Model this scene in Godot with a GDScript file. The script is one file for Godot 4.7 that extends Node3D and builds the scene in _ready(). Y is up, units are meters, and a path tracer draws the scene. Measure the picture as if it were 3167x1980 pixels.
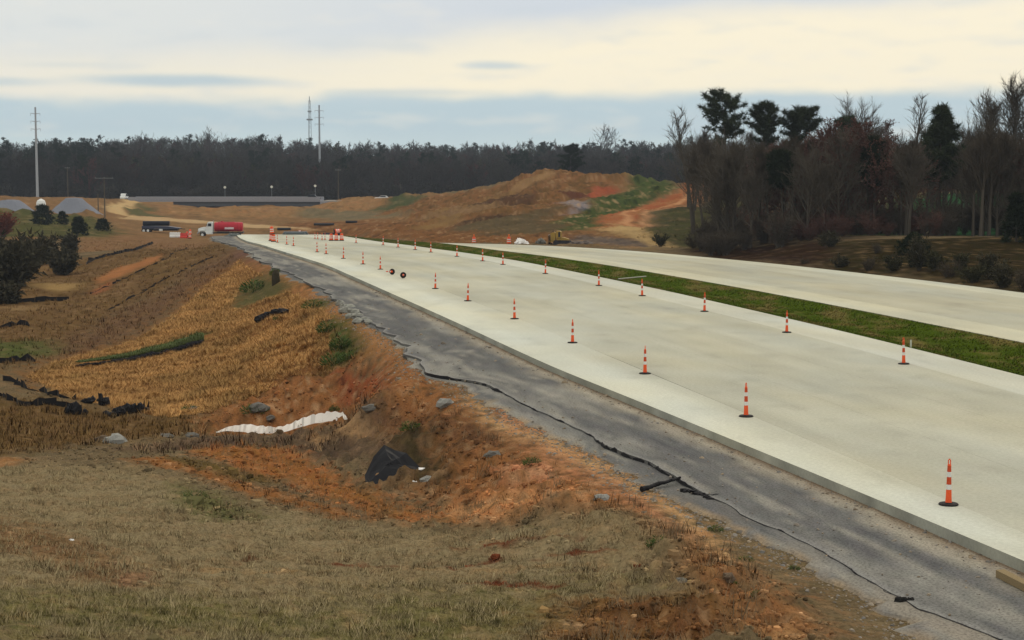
extends Node3D
# An unopened motorway on an earthwork site, seen from an overbridge. Metres; y up; the camera looks along -z.
# Places on the ground are kept as (metres right of the camera, metres ahead of it), so z = -ahead.

# ground levels taken along the site, each Vector3 is metres right of the camera, level, metres ahead
const LEVELS_0 := [
	Vector3(-7.6,0.56,24), Vector3(-6.4,0.56,24), Vector3(-12.1,0.56,24), Vector3(-4.7,0.27,25), Vector3(-2.8,-0.02,26), Vector3(4.1,-0.10,26), Vector3(-1.5,-0.16,26), Vector3(0.3,-0.16,26), Vector3(2.0,-0.16,26), Vector3(-9.2,-0.01,29), Vector3(4.5,-0.22,29), Vector3(-8.0,-0.27,30), Vector3(2.3,-0.40,30), Vector3(-5.8,-0.53,31), Vector3(0.3,-0.66,32), Vector3(-3.4,-0.79,32), Vector3(-1.8,-0.92,32), Vector3(2.6,-0.52,34), Vector3(-11.4,-0.86,36), Vector3(-9.8,-1.10,37), Vector3(0.4,-1.10,37), Vector3(-7.1,-1.33,38), Vector3(-4.1,-1.45,38), Vector3(-2.1,-1.45,38), Vector3(2.9,-0.42,38), Vector3(0.4,-1.14,42), Vector3(-14.2,-1.76,45), Vector3(-2.5,-1.86,46), Vector3(-12.1,-1.97,46), Vector3(-8.5,-1.97,46), Vector3(-4.9,-1.97,46), Vector3(-23.0,-1.97,46), Vector3(0.5,-0.84,46), Vector3(0.5,-0.46,50), Vector3(-2.9,-1.91,52), Vector3(-5.8,-2.61,54), Vector3(-18.0,-2.72,57), Vector3(-15.0,-2.72,57), Vector3(-10.5,-2.72,57), Vector3(-3.2,-1.45,58)]
const LEVELS_60 := [
	Vector3(-3.3,-0.94,62), Vector3(-6.6,-2.96,62), Vector3(-3.5,-0.40,65), Vector3(-21.1,-3.45,67), Vector3(-17.9,-3.62,68), Vector3(-12.9,-3.76,70), Vector3(-7.7,-3.51,72), Vector3(-37.3,-3.97,75), Vector3(-8.1,-3.13,76), Vector3(-8.4,-2.51,79), Vector3(-14.8,-4.11,80), Vector3(-25.8,-4.29,82), Vector3(-21.5,-4.40,82), Vector3(-8.8,-1.94,83), Vector3(-9.4,-1.41,88), Vector3(-16.6,-3.91,90), Vector3(-29.2,-4.29,93), Vector3(-24.4,-4.29,93), Vector3(-10.1,-0.83,95), Vector3(-18.0,-3.64,98), Vector3(-10.8,-0.43,102), Vector3(-32.3,-4.21,103), Vector3(-27.0,-4.21,103), Vector3(-52.0,-4.44,105), Vector3(-19.5,-3.17,106), Vector3(33.7,-0.14,108), Vector3(30.0,0.10,115), Vector3(-21.5,-2.75,117)]
const LEVELS_120 := [
	Vector3(-39.1,-4.43,125), Vector3(-32.7,-4.43,125), Vector3(25.5,0.11,125), Vector3(39.3,0.70,126), Vector3(61.5,0.05,126), Vector3(-24.2,-2.36,132), Vector3(35.2,0.91,135), Vector3(29.2,0.52,143), Vector3(46.7,1.49,150), Vector3(73.1,1.26,150), Vector3(-28.2,-2.01,154), Vector3(40.6,1.21,156), Vector3(-49.4,-4.30,158), Vector3(-41.2,-4.30,158), Vector3(-79.0,-4.45,160), Vector3(33.0,0.89,162), Vector3(26.2,-0.89,172), Vector3(-32.9,-1.75,180), Vector3(32.0,0.60,180), Vector3(45.9,0.60,180), Vector3(59.8,0.60,180), Vector3(87.6,0.60,180), Vector3(28.2,-0.29,185), Vector3(26.7,-0.61,195), Vector3(-62.4,-4.33,200), Vector3(-52.1,-4.33,200), Vector3(-36.6,-1.49,200), Vector3(21.0,-1.58,208), Vector3(14.9,-1.52,213), Vector3(40.0,0.50,225), Vector3(57.4,0.50,225), Vector3(74.7,0.50,225), Vector3(109.5,0.50,225), Vector3(5.9,-1.57,228), Vector3(-62.5,-4.21,240), Vector3(-1.8,-1.74,240), Vector3(-76.4,-4.46,245), Vector3(17.1,-0.98,245), Vector3(33.5,0.59,245), Vector3(-123.1,-4.70,250), Vector3(25.2,-0.84,250), Vector3(6.6,-1.00,255)]
const LEVELS_260 := [
	Vector3(-10.9,-2.70,265), Vector3(-2.1,-1.12,280), Vector3(28.7,0.93,285), Vector3(-90.3,-3.66,290), Vector3(-75.4,-4.41,290), Vector3(-12.1,-2.34,295), Vector3(-62.6,-5.21,300), Vector3(20.9,0.58,300), Vector3(41.0,2.89,300), Vector3(53.3,2.20,300), Vector3(76.5,2.20,300), Vector3(99.6,2.20,300), Vector3(145.9,2.20,300), Vector3(-23.1,-3.64,310), Vector3(8.2,0.24,315), Vector3(-102.8,-3.08,330), Vector3(-85.8,-3.50,330), Vector3(-2.5,-0.11,330), Vector3(33.2,2.85,330), Vector3(45.7,5.79,335), Vector3(-53.4,-5.76,340), Vector3(-36.4,-4.71,345), Vector3(-73.0,-5.34,350), Vector3(-26.1,-3.27,350), Vector3(-14.3,-1.47,350), Vector3(24.4,3.02,350), Vector3(-42.9,-4.79,355), Vector3(-57.3,-5.14,365), Vector3(9.5,2.83,365), Vector3(-39.0,-3.89,370), Vector3(38.2,4.29,380), Vector3(-2.9,2.57,385), Vector3(-61.9,-4.66,395), Vector3(-48.3,-4.30,400), Vector3(10.4,5.97,400), Vector3(27.8,5.04,400), Vector3(-84.4,-3.92,405), Vector3(-92.2,-3.92,405), Vector3(-96.3,-3.61,405), Vector3(-16.6,0.24,405), Vector3(-127.6,-2.48,410), Vector3(-106.5,-2.80,410), Vector3(-30.5,-2.48,410), Vector3(-3.1,4.35,410), Vector3(10.8,7.50,415), Vector3(-206.3,-2.73,420)]
const LEVELS_430 := [
	Vector3(-45.3,-2.97,430), Vector3(-17.6,1.11,430), Vector3(-69.0,-3.55,440), Vector3(-54.3,-3.46,450), Vector3(34.4,3.00,460), Vector3(64.0,1.00,460), Vector3(93.5,1.00,460), Vector3(152.6,1.00,460), Vector3(235.4,1.00,460), Vector3(-106.9,-2.13,470), Vector3(-34.9,-0.93,470), Vector3(-102.0,-3.17,490), Vector3(-155.4,0.33,500), Vector3(-129.7,-0.18,500), Vector3(-78.4,-3.26,500), Vector3(-60.3,-3.26,500), Vector3(-118.8,-0.57,500), Vector3(-52.6,-1.46,500), Vector3(-38.3,-0.02,515), Vector3(-255.3,-0.49,520), Vector3(-54.7,-0.09,520), Vector3(-127.4,-3.00,545), Vector3(-106.4,-3.00,545), Vector3(-85.4,-3.00,545), Vector3(-62.9,-3.00,545), Vector3(-336.2,-3.00,620), Vector3(-240.6,-3.00,620), Vector3(-176.8,-3.00,620), Vector3(-129.0,-3.00,620), Vector3(-81.2,-3.00,620), Vector3(-33.3,-3.00,620), Vector3(14.5,-3.00,620), Vector3(62.3,-3.00,620), Vector3(126.1,-3.00,620), Vector3(205.8,-3.00,620), Vector3(317.4,-3.00,620), Vector3(-412.1,3.00,760), Vector3(-294.9,3.00,760), Vector3(-216.7,3.00,760), Vector3(-158.1,3.00,760), Vector3(-99.5,3.00,760), Vector3(-40.9,3.00,760), Vector3(17.8,3.00,760), Vector3(76.4,3.00,760), Vector3(154.6,3.00,760), Vector3(252.3,3.00,760), Vector3(389.1,3.00,760), Vector3(-515.2,14.00,950), Vector3(-368.6,14.00,950), Vector3(-270.9,14.00,950), Vector3(-197.6,14.00,950), Vector3(-124.3,14.00,950), Vector3(-51.1,11.50,950), Vector3(22.2,11.50,950), Vector3(95.5,11.50,950), Vector3(193.2,11.50,950), Vector3(315.3,11.50,950), Vector3(486.3,11.50,950), Vector3(-650.7,19.00,1200), Vector3(-465.6,19.00,1200), Vector3(-342.2,19.00,1200), Vector3(-249.6,19.00,1200), Vector3(-157.1,19.00,1200), Vector3(-64.5,19.00,1200), Vector3(28.1,19.00,1200), Vector3(120.6,19.00,1200), Vector3(244.0,19.00,1200), Vector3(398.3,19.00,1200), Vector3(614.3,19.00,1200)]
# plan lines of the road: Vector2(metres ahead, metres right)
const SLAB := [Vector2(15.0,13.75), Vector2(31.3,9.97), Vector2(53.1,4.38), Vector2(64.1,1.48), Vector2(83.7,-3.04), Vector2(104.5,-7.95), Vector2(119.0,-11.40), Vector2(134.8,-15.20), Vector2(147.0,-18.50), Vector2(162.5,-22.55), Vector2(184.1,-27.60), Vector2(226.0,-36.40), Vector2(300.0,-50.00), Vector2(370.0,-62.00)]
const LROW := [Vector2(15.0,14.10), Vector2(36.8,9.92), Vector2(50.4,7.25), Vector2(61.3,5.00), Vector2(84.7,0.13), Vector2(107.1,-5.00), Vector2(128.9,-10.34), Vector2(156.4,-17.70), Vector2(184.1,-24.50), Vector2(209.0,-29.90), Vector2(300.0,-46.00), Vector2(370.0,-58.00)]
const RROW := [Vector2(15.0,24.00), Vector2(64.5,15.48), Vector2(77.4,13.00), Vector2(89.3,10.50), Vector2(110.0,5.83), Vector2(135.6,-0.75), Vector2(161.0,-7.95), Vector2(188.8,-15.00), Vector2(204.0,-19.00), Vector2(300.0,-38.00), Vector2(370.0,-51.00)]
const MNEAR := [Vector2(15.0,26.80), Vector2(60.6,19.03), Vector2(79.6,15.47), Vector2(102.0,10.65), Vector2(111.6,8.35), Vector2(142.4,0.45), Vector2(158.1,-4.10), Vector2(175.5,-8.90), Vector2(207.0,-15.60), Vector2(275.0,-26.30), Vector2(328.0,-34.60), Vector2(370.0,-42.00)]
const MFAR := [Vector2(15.0,33.20), Vector2(72.8,22.82), Vector2(94.2,18.30), Vector2(109.4,14.75), Vector2(128.6,9.70), Vector2(161.0,0.50), Vector2(172.5,-2.70), Vector2(189.4,-6.20), Vector2(206.0,-9.20), Vector2(275.0,-23.50), Vector2(328.0,-33.50), Vector2(370.0,-42.00)]
const FFAR := [Vector2(15.0,52.00), Vector2(60.0,42.30), Vector2(102.8,32.40), Vector2(116.0,29.00), Vector2(128.6,24.90), Vector2(148.0,18.00), Vector2(164.4,12.40), Vector2(176.8,7.50), Vector2(191.3,0.60), Vector2(206.0,-8.50), Vector2(275.0,-22.50), Vector2(328.0,-33.00), Vector2(370.0,-41.00)]
const PADOUT := [Vector2(15.0,11.05), Vector2(27.2,7.02), Vector2(28.3,6.89), Vector2(30.0,6.75), Vector2(31.0,6.42), Vector2(31.9,6.11), Vector2(33.4,5.82), Vector2(34.7,5.43), Vector2(36.2,4.90), Vector2(37.5,4.49), Vector2(39.2,4.02), Vector2(40.7,3.33), Vector2(44.3,2.60), Vector2(47.5,1.63), Vector2(52.3,0.17), Vector2(54.1,-0.38), Vector2(57.3,-1.07), Vector2(61.3,-2.18), Vector2(63.8,-3.33), Vector2(73.4,-4.82), Vector2(80.9,-6.43), Vector2(84.7,-7.43), Vector2(89.1,-8.39), Vector2(103.0,-11.20), Vector2(114.0,-13.68), Vector2(115.3,-13.27), Vector2(119.1,-15.39), Vector2(133.5,-18.77), Vector2(145.5,-21.97), Vector2(160.1,-25.37), Vector2(173.6,-28.19), Vector2(226.1,-39.31), Vector2(260.0,-47.00), Vector2(300.0,-55.00), Vector2(370.0,-67.00)]
const STEP := [Vector2(15.0,11.76), Vector2(27.0,8.16), Vector2(28.6,7.48), Vector2(29.5,7.17), Vector2(30.4,6.99), Vector2(31.4,6.79), Vector2(32.5,6.58), Vector2(33.6,6.34), Vector2(34.9,5.98), Vector2(35.9,5.66), Vector2(36.9,5.35), Vector2(37.9,5.11), Vector2(40.2,4.55), Vector2(42.5,4.08), Vector2(44.3,3.57), Vector2(45.8,2.96), Vector2(47.0,2.64), Vector2(48.7,2.32), Vector2(50.6,1.78), Vector2(53.9,0.75), Vector2(59.7,-0.72), Vector2(61.3,-1.35), Vector2(62.2,-2.21), Vector2(63.6,-3.22), Vector2(65.4,-3.53)]
func lay_patches():
	patch("far field", Color(0.048, 0.048, 0.026), Color(0.026, 0.023, 0.018), 25.00, 0.30, PackedVector2Array([Vector2(-290.3,624.0),Vector2(275.3,633.1),Vector2(345.1,794.4),Vector2(-361.7,778.3)]), "")
	patch("graded dirt", Color(0.216, 0.127, 0.054), Color(0.195, 0.105, 0.045), 4.00, 0.35, PackedVector2Array([Vector2(-175.0,356.1),Vector2(-251.6,648.3),Vector2(-201.8,649.0),Vector2(-148.6,650.1),Vector2(-80.1,511.3),Vector2(-75.7,648.8),Vector2(-48.5,653.0),Vector2(-25.7,478.8),Vector2(-3.1,412.7),Vector2(22.1,851.1),Vector2(27.8,399.3),Vector2(37.8,376.7),Vector2(13.8,197.8),Vector2(-8.7,226.5),Vector2(-30.8,332.6),Vector2(-52.8,359.8),Vector2(-40.4,234.2),Vector2(-62.6,282.5),Vector2(-75.8,288.6),Vector2(-89.8,266.1)]), "")
	patch("dark red dirt", Color(0.227, 0.105, 0.038), Color(0.136, 0.061, 0.022), 3.00, 0.45, PackedVector2Array([Vector2(-55.3,377.2),Vector2(-46.5,401.8),Vector2(-29.1,365.6),Vector2(5.7,244.4),Vector2(14.7,210.5),Vector2(-8.5,222.3),Vector2(-29.0,312.9)]), "")
	patch("cut under bridge", Color(0.283, 0.165, 0.068), Color(0.238, 0.120, 0.048), 3.00, 0.40, PackedVector2Array([Vector2(-145.3,642.9),Vector2(-117.9,596.2),Vector2(-78.1,498.2),Vector2(-71.8,621.3),Vector2(-39.2,501.6),Vector2(-38.5,441.7),Vector2(-56.4,430.5),Vector2(-75.0,423.0),Vector2(-92.3,443.3)]), "")
	patch("grey slope", Color(0.195, 0.150, 0.080), Color(0.120, 0.093, 0.051), 3.00, 0.30, PackedVector2Array([Vector2(-62.4,476.5),Vector2(-38.8,431.9),Vector2(-20.9,389.4),Vector2(-14.3,349.4),Vector2(-30.2,379.0),Vector2(-55.4,423.1)]), "")
	patch("cut grass", Color(0.084, 0.087, 0.036), Color(0.054, 0.063, 0.023), 2.00, 0.30, PackedVector2Array([Vector2(-36.8,428.6),Vector2(-35.0,478.6),Vector2(-26.5,460.1),Vector2(-21.9,407.1),Vector2(-25.5,398.2)]), "green")
	patch("haul road cut", Color(0.527, 0.376, 0.181), Color(0.456, 0.305, 0.141), 1.50, 0.15, PackedVector2Array([Vector2(-158.6,646.7),Vector2(-150.6,650.1),Vector2(-95.8,417.9),Vector2(-97.2,402.9)]), "")
	patch("haul road flat", Color(0.491, 0.342, 0.181), Color(0.402, 0.262, 0.127), 1.20, 0.15, PackedVector2Array([Vector2(-98.6,408.7),Vector2(-94.4,417.0),Vector2(-76.6,408.3),Vector2(-57.1,389.7),Vector2(-42.0,363.3),Vector2(-54.7,373.5),Vector2(-75.1,394.5),Vector2(-90.8,401.4)]), "")
	patch("cut verge", Color(0.117, 0.107, 0.045), Color(0.080, 0.076, 0.030), 1.50, 0.30, PackedVector2Array([Vector2(-110.8,483.3),Vector2(-100.5,459.8),Vector2(-88.6,421.5),Vector2(-94.8,419.0)]), "green")
	patch("spoil heap", Color(0.168, 0.089, 0.030), Color(0.168, 0.078, 0.030), 3.00, 0.40, PackedVector2Array([Vector2(-32.8,412.7),Vector2(-24.1,449.0),Vector2(-3.0,406.2),Vector2(21.9,846.4),Vector2(27.3,392.5),Vector2(18.6,342.3),Vector2(13.0,278.7),Vector2(6.4,246.2),Vector2(-11.2,292.4)]), "")
	patch("heap band", Color(0.258, 0.150, 0.056), Color(0.159, 0.093, 0.036), 2.00, 0.20, PackedVector2Array([Vector2(-19.8,309.2),Vector2(-13.6,354.9),Vector2(-4.8,377.4),Vector2(2.1,394.6),Vector2(3.1,386.5),Vector2(-5.4,353.0),Vector2(-13.3,306.5)]), "")
	patch("heap brown", Color(0.120, 0.065, 0.027), Color(0.074, 0.041, 0.018), 2.00, 0.30, PackedVector2Array([Vector2(-9.9,351.2),Vector2(-2.8,378.5),Vector2(1.9,357.1),Vector2(-5.0,329.5)]), "")
	patch("heap ridge", Color(0.305, 0.175, 0.072), Color(0.188, 0.107, 0.045), 1.20, 0.30, PackedVector2Array([Vector2(-1.9,390.8),Vector2(3.2,404.5),Vector2(9.6,409.3),Vector2(12.4,399.2),Vector2(5.1,389.3),Vector2(-0.4,376.5)]), "")
	patch("heap face", Color(0.107, 0.054, 0.025), Color(0.067, 0.034, 0.017), 1.50, 0.40, PackedVector2Array([Vector2(-5.6,369.7),Vector2(2.0,371.9),Vector2(7.4,355.0),Vector2(4.4,333.0),Vector2(-2.5,337.0)]), "")
	patch("heap bench", Color(0.238, 0.138, 0.061), Color(0.147, 0.087, 0.040), 1.20, 0.35, PackedVector2Array([Vector2(-17.6,343.5),Vector2(-8.2,357.9),Vector2(2.6,330.0),Vector2(1.7,320.1),Vector2(-8.5,334.8),Vector2(-15.6,321.5)]), "")
	patch("heap foot", Color(0.089, 0.048, 0.021), Color(0.056, 0.031, 0.014), 1.50, 0.40, PackedVector2Array([Vector2(-11.8,306.6),Vector2(-4.0,313.3),Vector2(2.4,300.4),Vector2(-0.7,285.0),Vector2(-7.9,283.0)]), "")
	patch("heap base", Color(0.127, 0.091, 0.044), Color(0.080, 0.058, 0.028), 3.00, 0.30, PackedVector2Array([Vector2(-10.7,279.5),Vector2(-2.2,299.5),Vector2(6.6,316.4),Vector2(8.3,267.6),Vector2(4.9,233.9),Vector2(-3.7,243.7)]), "")
	patch("red clay face", Color(0.352, 0.095, 0.042), Color(0.216, 0.060, 0.027), 1.50, 0.25, PackedVector2Array([Vector2(15.9,372.9),Vector2(22.3,367.5),Vector2(20.5,345.5),Vector2(15.6,345.3)]), "")
	patch("dark cut", Color(0.122, 0.048, 0.027), Color(0.076, 0.031, 0.018), 1.20, 0.30, PackedVector2Array([Vector2(7.2,366.7),Vector2(11.2,360.0),Vector2(16.5,354.5),Vector2(16.9,336.2),Vector2(11.6,344.7)]), "")
	patch("stone spill", Color(0.254, 0.223, 0.223), Color(0.171, 0.141, 0.133), 1.50, 0.50, PackedVector2Array([Vector2(8.0,325.6),Vector2(12.1,332.6),Vector2(14.9,328.2),Vector2(13.2,308.6),Vector2(9.0,301.3)]), "")
	patch("green bank", Color(0.074, 0.091, 0.025), Color(0.048, 0.063, 0.019), 2.00, 0.50, PackedVector2Array([Vector2(5.6,249.1),Vector2(14.5,320.8),Vector2(26.5,367.5),Vector2(68.4,737.5),Vector2(35.1,344.7),Vector2(23.9,308.5),Vector2(13.6,262.0),Vector2(8.4,240.6)]), "green")
	patch("red road bank", Color(0.352, 0.150, 0.061), Color(0.262, 0.080, 0.032), 1.50, 0.25, PackedVector2Array([Vector2(9.9,246.5),Vector2(23.2,309.8),Vector2(33.1,329.7),Vector2(108.5,795.5),Vector2(44.3,325.0),Vector2(29.9,297.7),Vector2(15.6,251.7),Vector2(11.8,239.1)]), "")
	patch("rut one", Color(0.578, 0.296, 0.138), Color(0.352, 0.181, 0.087), 0.70, 0.15, PackedVector2Array([Vector2(11.9,242.3),Vector2(23.4,292.1),Vector2(35.1,317.1),Vector2(45.3,338.7),Vector2(44.2,330.4),Vector2(34.6,312.4),Vector2(23.2,285.5),Vector2(13.5,242.9)]), "")
	patch("rut two", Color(0.552, 0.287, 0.138), Color(0.332, 0.175, 0.087), 0.70, 0.15, PackedVector2Array([Vector2(14.6,246.0),Vector2(25.8,285.2),Vector2(34.6,305.3),Vector2(43.6,325.8),Vector2(43.2,322.8),Vector2(34.2,301.2),Vector2(25.5,278.4),Vector2(15.8,244.7)]), "")
	patch("right verge", Color(0.076, 0.076, 0.025), Color(0.048, 0.042, 0.019), 3.00, 0.30, PackedVector2Array([Vector2(15.7,242.4),Vector2(28.9,287.0),Vector2(43.6,319.4),Vector2(54.6,307.1),Vector2(31.8,189.4),Vector2(21.3,191.7),Vector2(17.2,201.8)]), "green")
	patch("track mouth", Color(0.491, 0.328, 0.144), Color(0.296, 0.202, 0.089), 1.50, 0.20, PackedVector2Array([Vector2(10.2,245.3),Vector2(15.7,263.6),Vector2(16.5,245.7),Vector2(16.7,222.4),Vector2(18.1,200.0),Vector2(14.0,200.0),Vector2(12.5,230.2)]), "")
	patch("verge rubble", Color(0.156, 0.117, 0.089), Color(0.098, 0.072, 0.056), 1.50, 0.40, PackedVector2Array([Vector2(5.0,212.6),Vector2(7.8,232.3),Vector2(13.0,219.1),Vector2(16.0,199.8),Vector2(11.1,204.5)]), "")
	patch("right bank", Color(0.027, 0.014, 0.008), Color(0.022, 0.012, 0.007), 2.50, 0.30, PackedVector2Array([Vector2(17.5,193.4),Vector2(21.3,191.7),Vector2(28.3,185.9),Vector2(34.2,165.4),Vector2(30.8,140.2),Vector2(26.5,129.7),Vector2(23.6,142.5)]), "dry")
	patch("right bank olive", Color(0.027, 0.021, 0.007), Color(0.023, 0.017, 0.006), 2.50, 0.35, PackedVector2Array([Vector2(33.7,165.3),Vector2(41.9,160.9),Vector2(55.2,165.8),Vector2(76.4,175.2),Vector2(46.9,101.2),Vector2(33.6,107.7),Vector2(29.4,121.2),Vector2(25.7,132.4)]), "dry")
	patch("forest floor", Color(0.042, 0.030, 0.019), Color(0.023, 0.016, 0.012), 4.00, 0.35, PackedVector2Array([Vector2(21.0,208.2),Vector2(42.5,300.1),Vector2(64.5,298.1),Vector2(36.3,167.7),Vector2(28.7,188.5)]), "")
	patch("green meadow", Color(0.030, 0.093, 0.032), Color(0.023, 0.061, 0.023), 4.00, 0.25, PackedVector2Array([Vector2(38.9,179.4),Vector2(57.7,266.5),Vector2(81.7,320.6),Vector2(136.0,354.7),Vector2(71.3,185.5)]), "")
	patch("left hill grass", Color(0.089, 0.089, 0.027), Color(0.065, 0.058, 0.019), 3.00, 0.35, PackedVector2Array([Vector2(-181.7,413.2),Vector2(-125.8,404.2),Vector2(-109.3,397.3),Vector2(-99.2,395.6),Vector2(-80.9,345.5),Vector2(-77.1,305.5),Vector2(-89.7,287.9),Vector2(-125.3,284.4)]), "green")
	patch("berm top", Color(0.242, 0.130, 0.060), Color(0.159, 0.091, 0.040), 2.00, 0.30, PackedVector2Array([Vector2(-77.9,285.5),Vector2(-77.1,329.4),Vector2(-63.1,326.6),Vector2(-42.8,249.9),Vector2(-37.5,199.5),Vector2(-60.1,256.2),Vector2(-64.7,241.4)]), "dry")
	patch("valley brown", Color(0.165, 0.095, 0.041), Color(0.117, 0.070, 0.027), 3.00, 0.35, PackedVector2Array([Vector2(-41.5,93.4),Vector2(-90.6,205.3),Vector2(-76.3,244.6),Vector2(-58.5,224.6),Vector2(-59.7,269.3),Vector2(-41.8,244.4),Vector2(-29.5,176.0),Vector2(-31.1,132.3),Vector2(-28.6,103.2),Vector2(-30.4,96.7)]), "dry")
	patch("washed orange", Color(0.413, 0.175, 0.065), Color(0.250, 0.107, 0.041), 0.80, 0.25, PackedVector2Array([Vector2(-44.2,172.1),Vector2(-45.5,189.6),Vector2(-44.3,207.1),Vector2(-41.3,188.4),Vector2(-41.2,173.5),Vector2(-41.7,165.0)]), "")
	patch("washed tan", Color(0.413, 0.262, 0.102), Color(0.250, 0.162, 0.065), 1.00, 0.25, PackedVector2Array([Vector2(-50.3,172.4),Vector2(-45.4,169.8),Vector2(-43.2,163.4),Vector2(-44.7,161.6),Vector2(-47.8,165.2)]), "")
	patch("washed edge", Color(0.305, 0.114, 0.048), Color(0.188, 0.072, 0.031), 0.80, 0.25, PackedVector2Array([Vector2(-40.9,157.0),Vector2(-40.9,166.8),Vector2(-39.3,158.7),Vector2(-39.4,153.2)]), "")
	patch("tan patch", Color(0.305, 0.195, 0.089), Color(0.188, 0.120, 0.056), 0.80, 0.20, PackedVector2Array([Vector2(-44.0,145.4),Vector2(-41.8,145.0),Vector2(-41.0,141.5),Vector2(-42.5,141.1)]), "")
	patch("heather band", Color(0.141, 0.080, 0.044), Color(0.127, 0.072, 0.034), 2.00, 0.30, PackedVector2Array([Vector2(-32.6,193.0),Vector2(-26.4,173.8),Vector2(-24.1,150.6),Vector2(-25.9,137.6),Vector2(-26.2,115.0),Vector2(-26.1,102.7),Vector2(-28.5,100.9),Vector2(-31.4,114.5),Vector2(-32.1,133.5),Vector2(-31.1,148.6)]), "dry")
	patch("sedge", Color(0.231, 0.107, 0.037), Color(0.171, 0.078, 0.025), 2.00, 0.25, PackedVector2Array([Vector2(-28.1,94.9),Vector2(-28.3,100.9),Vector2(-27.5,104.2),Vector2(-25.6,112.4),Vector2(-25.4,124.5),Vector2(-26.9,147.1),Vector2(-27.1,165.9),Vector2(-20.0,136.5),Vector2(-15.5,117.7),Vector2(-11.1,99.7),Vector2(-8.3,84.4),Vector2(-7.6,78.8),Vector2(-9.8,80.5),Vector2(-12.1,78.7),Vector2(-13.9,77.3),Vector2(-16.4,78.0),Vector2(-20.7,82.8),Vector2(-24.7,88.1)]), "sedge")
	patch("sedge green", Color(0.117, 0.102, 0.040), Color(0.072, 0.065, 0.025), 1.50, 0.30, PackedVector2Array([Vector2(-22.2,132.4),Vector2(-21.8,138.8),Vector2(-18.5,130.3),Vector2(-15.7,117.2),Vector2(-17.2,116.9),Vector2(-18.7,114.9),Vector2(-20.8,120.3)]), "")
	patch("edge clay", Color(0.456, 0.209, 0.076), Color(0.309, 0.136, 0.054), 1.20, 0.35, PackedVector2Array([Vector2(-24.4,152.9),Vector2(-20.7,140.6),Vector2(-15.6,118.8),Vector2(-12.0,105.6),Vector2(-9.0,91.8),Vector2(-5.0,74.1),Vector2(-3.7,67.8),Vector2(-4.3,66.0),Vector2(-7.7,82.2),Vector2(-10.5,94.2),Vector2(-15.6,116.2)]), "")
	patch("edge heather", Color(0.188, 0.098, 0.068), Color(0.117, 0.061, 0.044), 1.00, 0.30, PackedVector2Array([Vector2(-30.5,182.5),Vector2(-23.7,161.1),Vector2(-15.6,123.2),Vector2(-15.8,119.9),Vector2(-21.7,142.9),Vector2(-27.9,166.8)]), "")
	patch("green weeds", Color(0.054, 0.080, 0.019), Color(0.034, 0.054, 0.014), 1.00, 0.30, PackedVector2Array([Vector2(-11.2,94.5),Vector2(-9.6,90.7),Vector2(-7.7,80.7),Vector2(-7.5,78.2),Vector2(-8.4,79.4),Vector2(-9.5,81.5),Vector2(-9.1,83.7)]), "weed")
	patch("green weeds two", Color(0.080, 0.084, 0.025), Color(0.054, 0.061, 0.019), 1.00, 0.30, PackedVector2Array([Vector2(-13.5,105.8),Vector2(-12.2,105.0),Vector2(-11.3,102.1),Vector2(-11.8,98.3)]), "weed")
	patch("left green", Color(0.089, 0.107, 0.030), Color(0.068, 0.072, 0.023), 1.50, 0.30, PackedVector2Array([Vector2(-42.0,115.0),Vector2(-32.9,114.4),Vector2(-29.7,106.2),Vector2(-29.8,102.8),Vector2(-37.6,103.0)]), "weed")
	patch("log green", Color(0.089, 0.122, 0.037), Color(0.056, 0.076, 0.024), 0.50, 0.25, PackedVector2Array([Vector2(-26.3,100.4),Vector2(-24.6,104.4),Vector2(-22.1,108.1),Vector2(-19.9,108.2),Vector2(-19.4,106.6),Vector2(-21.0,104.0),Vector2(-23.2,99.6)]), "")
	patch("ditch bank", Color(0.141, 0.084, 0.034), Color(0.107, 0.063, 0.023), 2.00, 0.35, PackedVector2Array([Vector2(-33.6,85.6),Vector2(-27.1,86.2),Vector2(-22.8,82.6),Vector2(-17.9,78.4),Vector2(-15.0,78.1),Vector2(-12.9,76.6),Vector2(-11.9,70.3),Vector2(-14.4,68.5),Vector2(-16.9,64.1),Vector2(-19.0,60.2),Vector2(-23.3,59.3)]), "dry")
	patch("clay hill", Color(0.319, 0.141, 0.053), Color(0.202, 0.084, 0.031), 1.20, 0.50, PackedVector2Array([Vector2(-14.3,75.5),Vector2(-13.3,79.9),Vector2(-10.9,82.1),Vector2(-7.7,78.6),Vector2(-4.5,69.4),Vector2(-3.6,67.2),Vector2(-2.1,59.3),Vector2(-0.1,50.6),Vector2(1.6,44.1),Vector2(2.8,39.4),Vector2(4.0,35.1),Vector2(4.7,32.3),Vector2(5.1,28.7),Vector2(5.4,25.9),Vector2(3.3,25.8),Vector2(3.1,30.2),Vector2(2.9,33.9),Vector2(1.9,38.1),Vector2(-1.2,41.5),Vector2(-3.1,48.2),Vector2(-4.6,57.4),Vector2(-5.8,63.3),Vector2(-9.2,69.5),Vector2(-12.3,68.6)]), "")
	patch("clay light", Color(0.485, 0.231, 0.117), Color(0.352, 0.153, 0.072), 0.60, 0.50, PackedVector2Array([Vector2(-0.4,56.6),Vector2(1.1,47.1),Vector2(2.6,40.7),Vector2(3.6,35.6),Vector2(3.2,35.3),Vector2(2.0,40.7),Vector2(0.5,46.6),Vector2(-0.8,54.0)]), "")
	patch("clay dark", Color(0.165, 0.080, 0.038), Color(0.102, 0.051, 0.025), 0.80, 0.40, PackedVector2Array([Vector2(-5.3,62.3),Vector2(-3.2,58.1),Vector2(-0.8,51.6),Vector2(-0.1,47.9),Vector2(-1.7,50.7),Vector2(-3.7,56.4)]), "")
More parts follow.
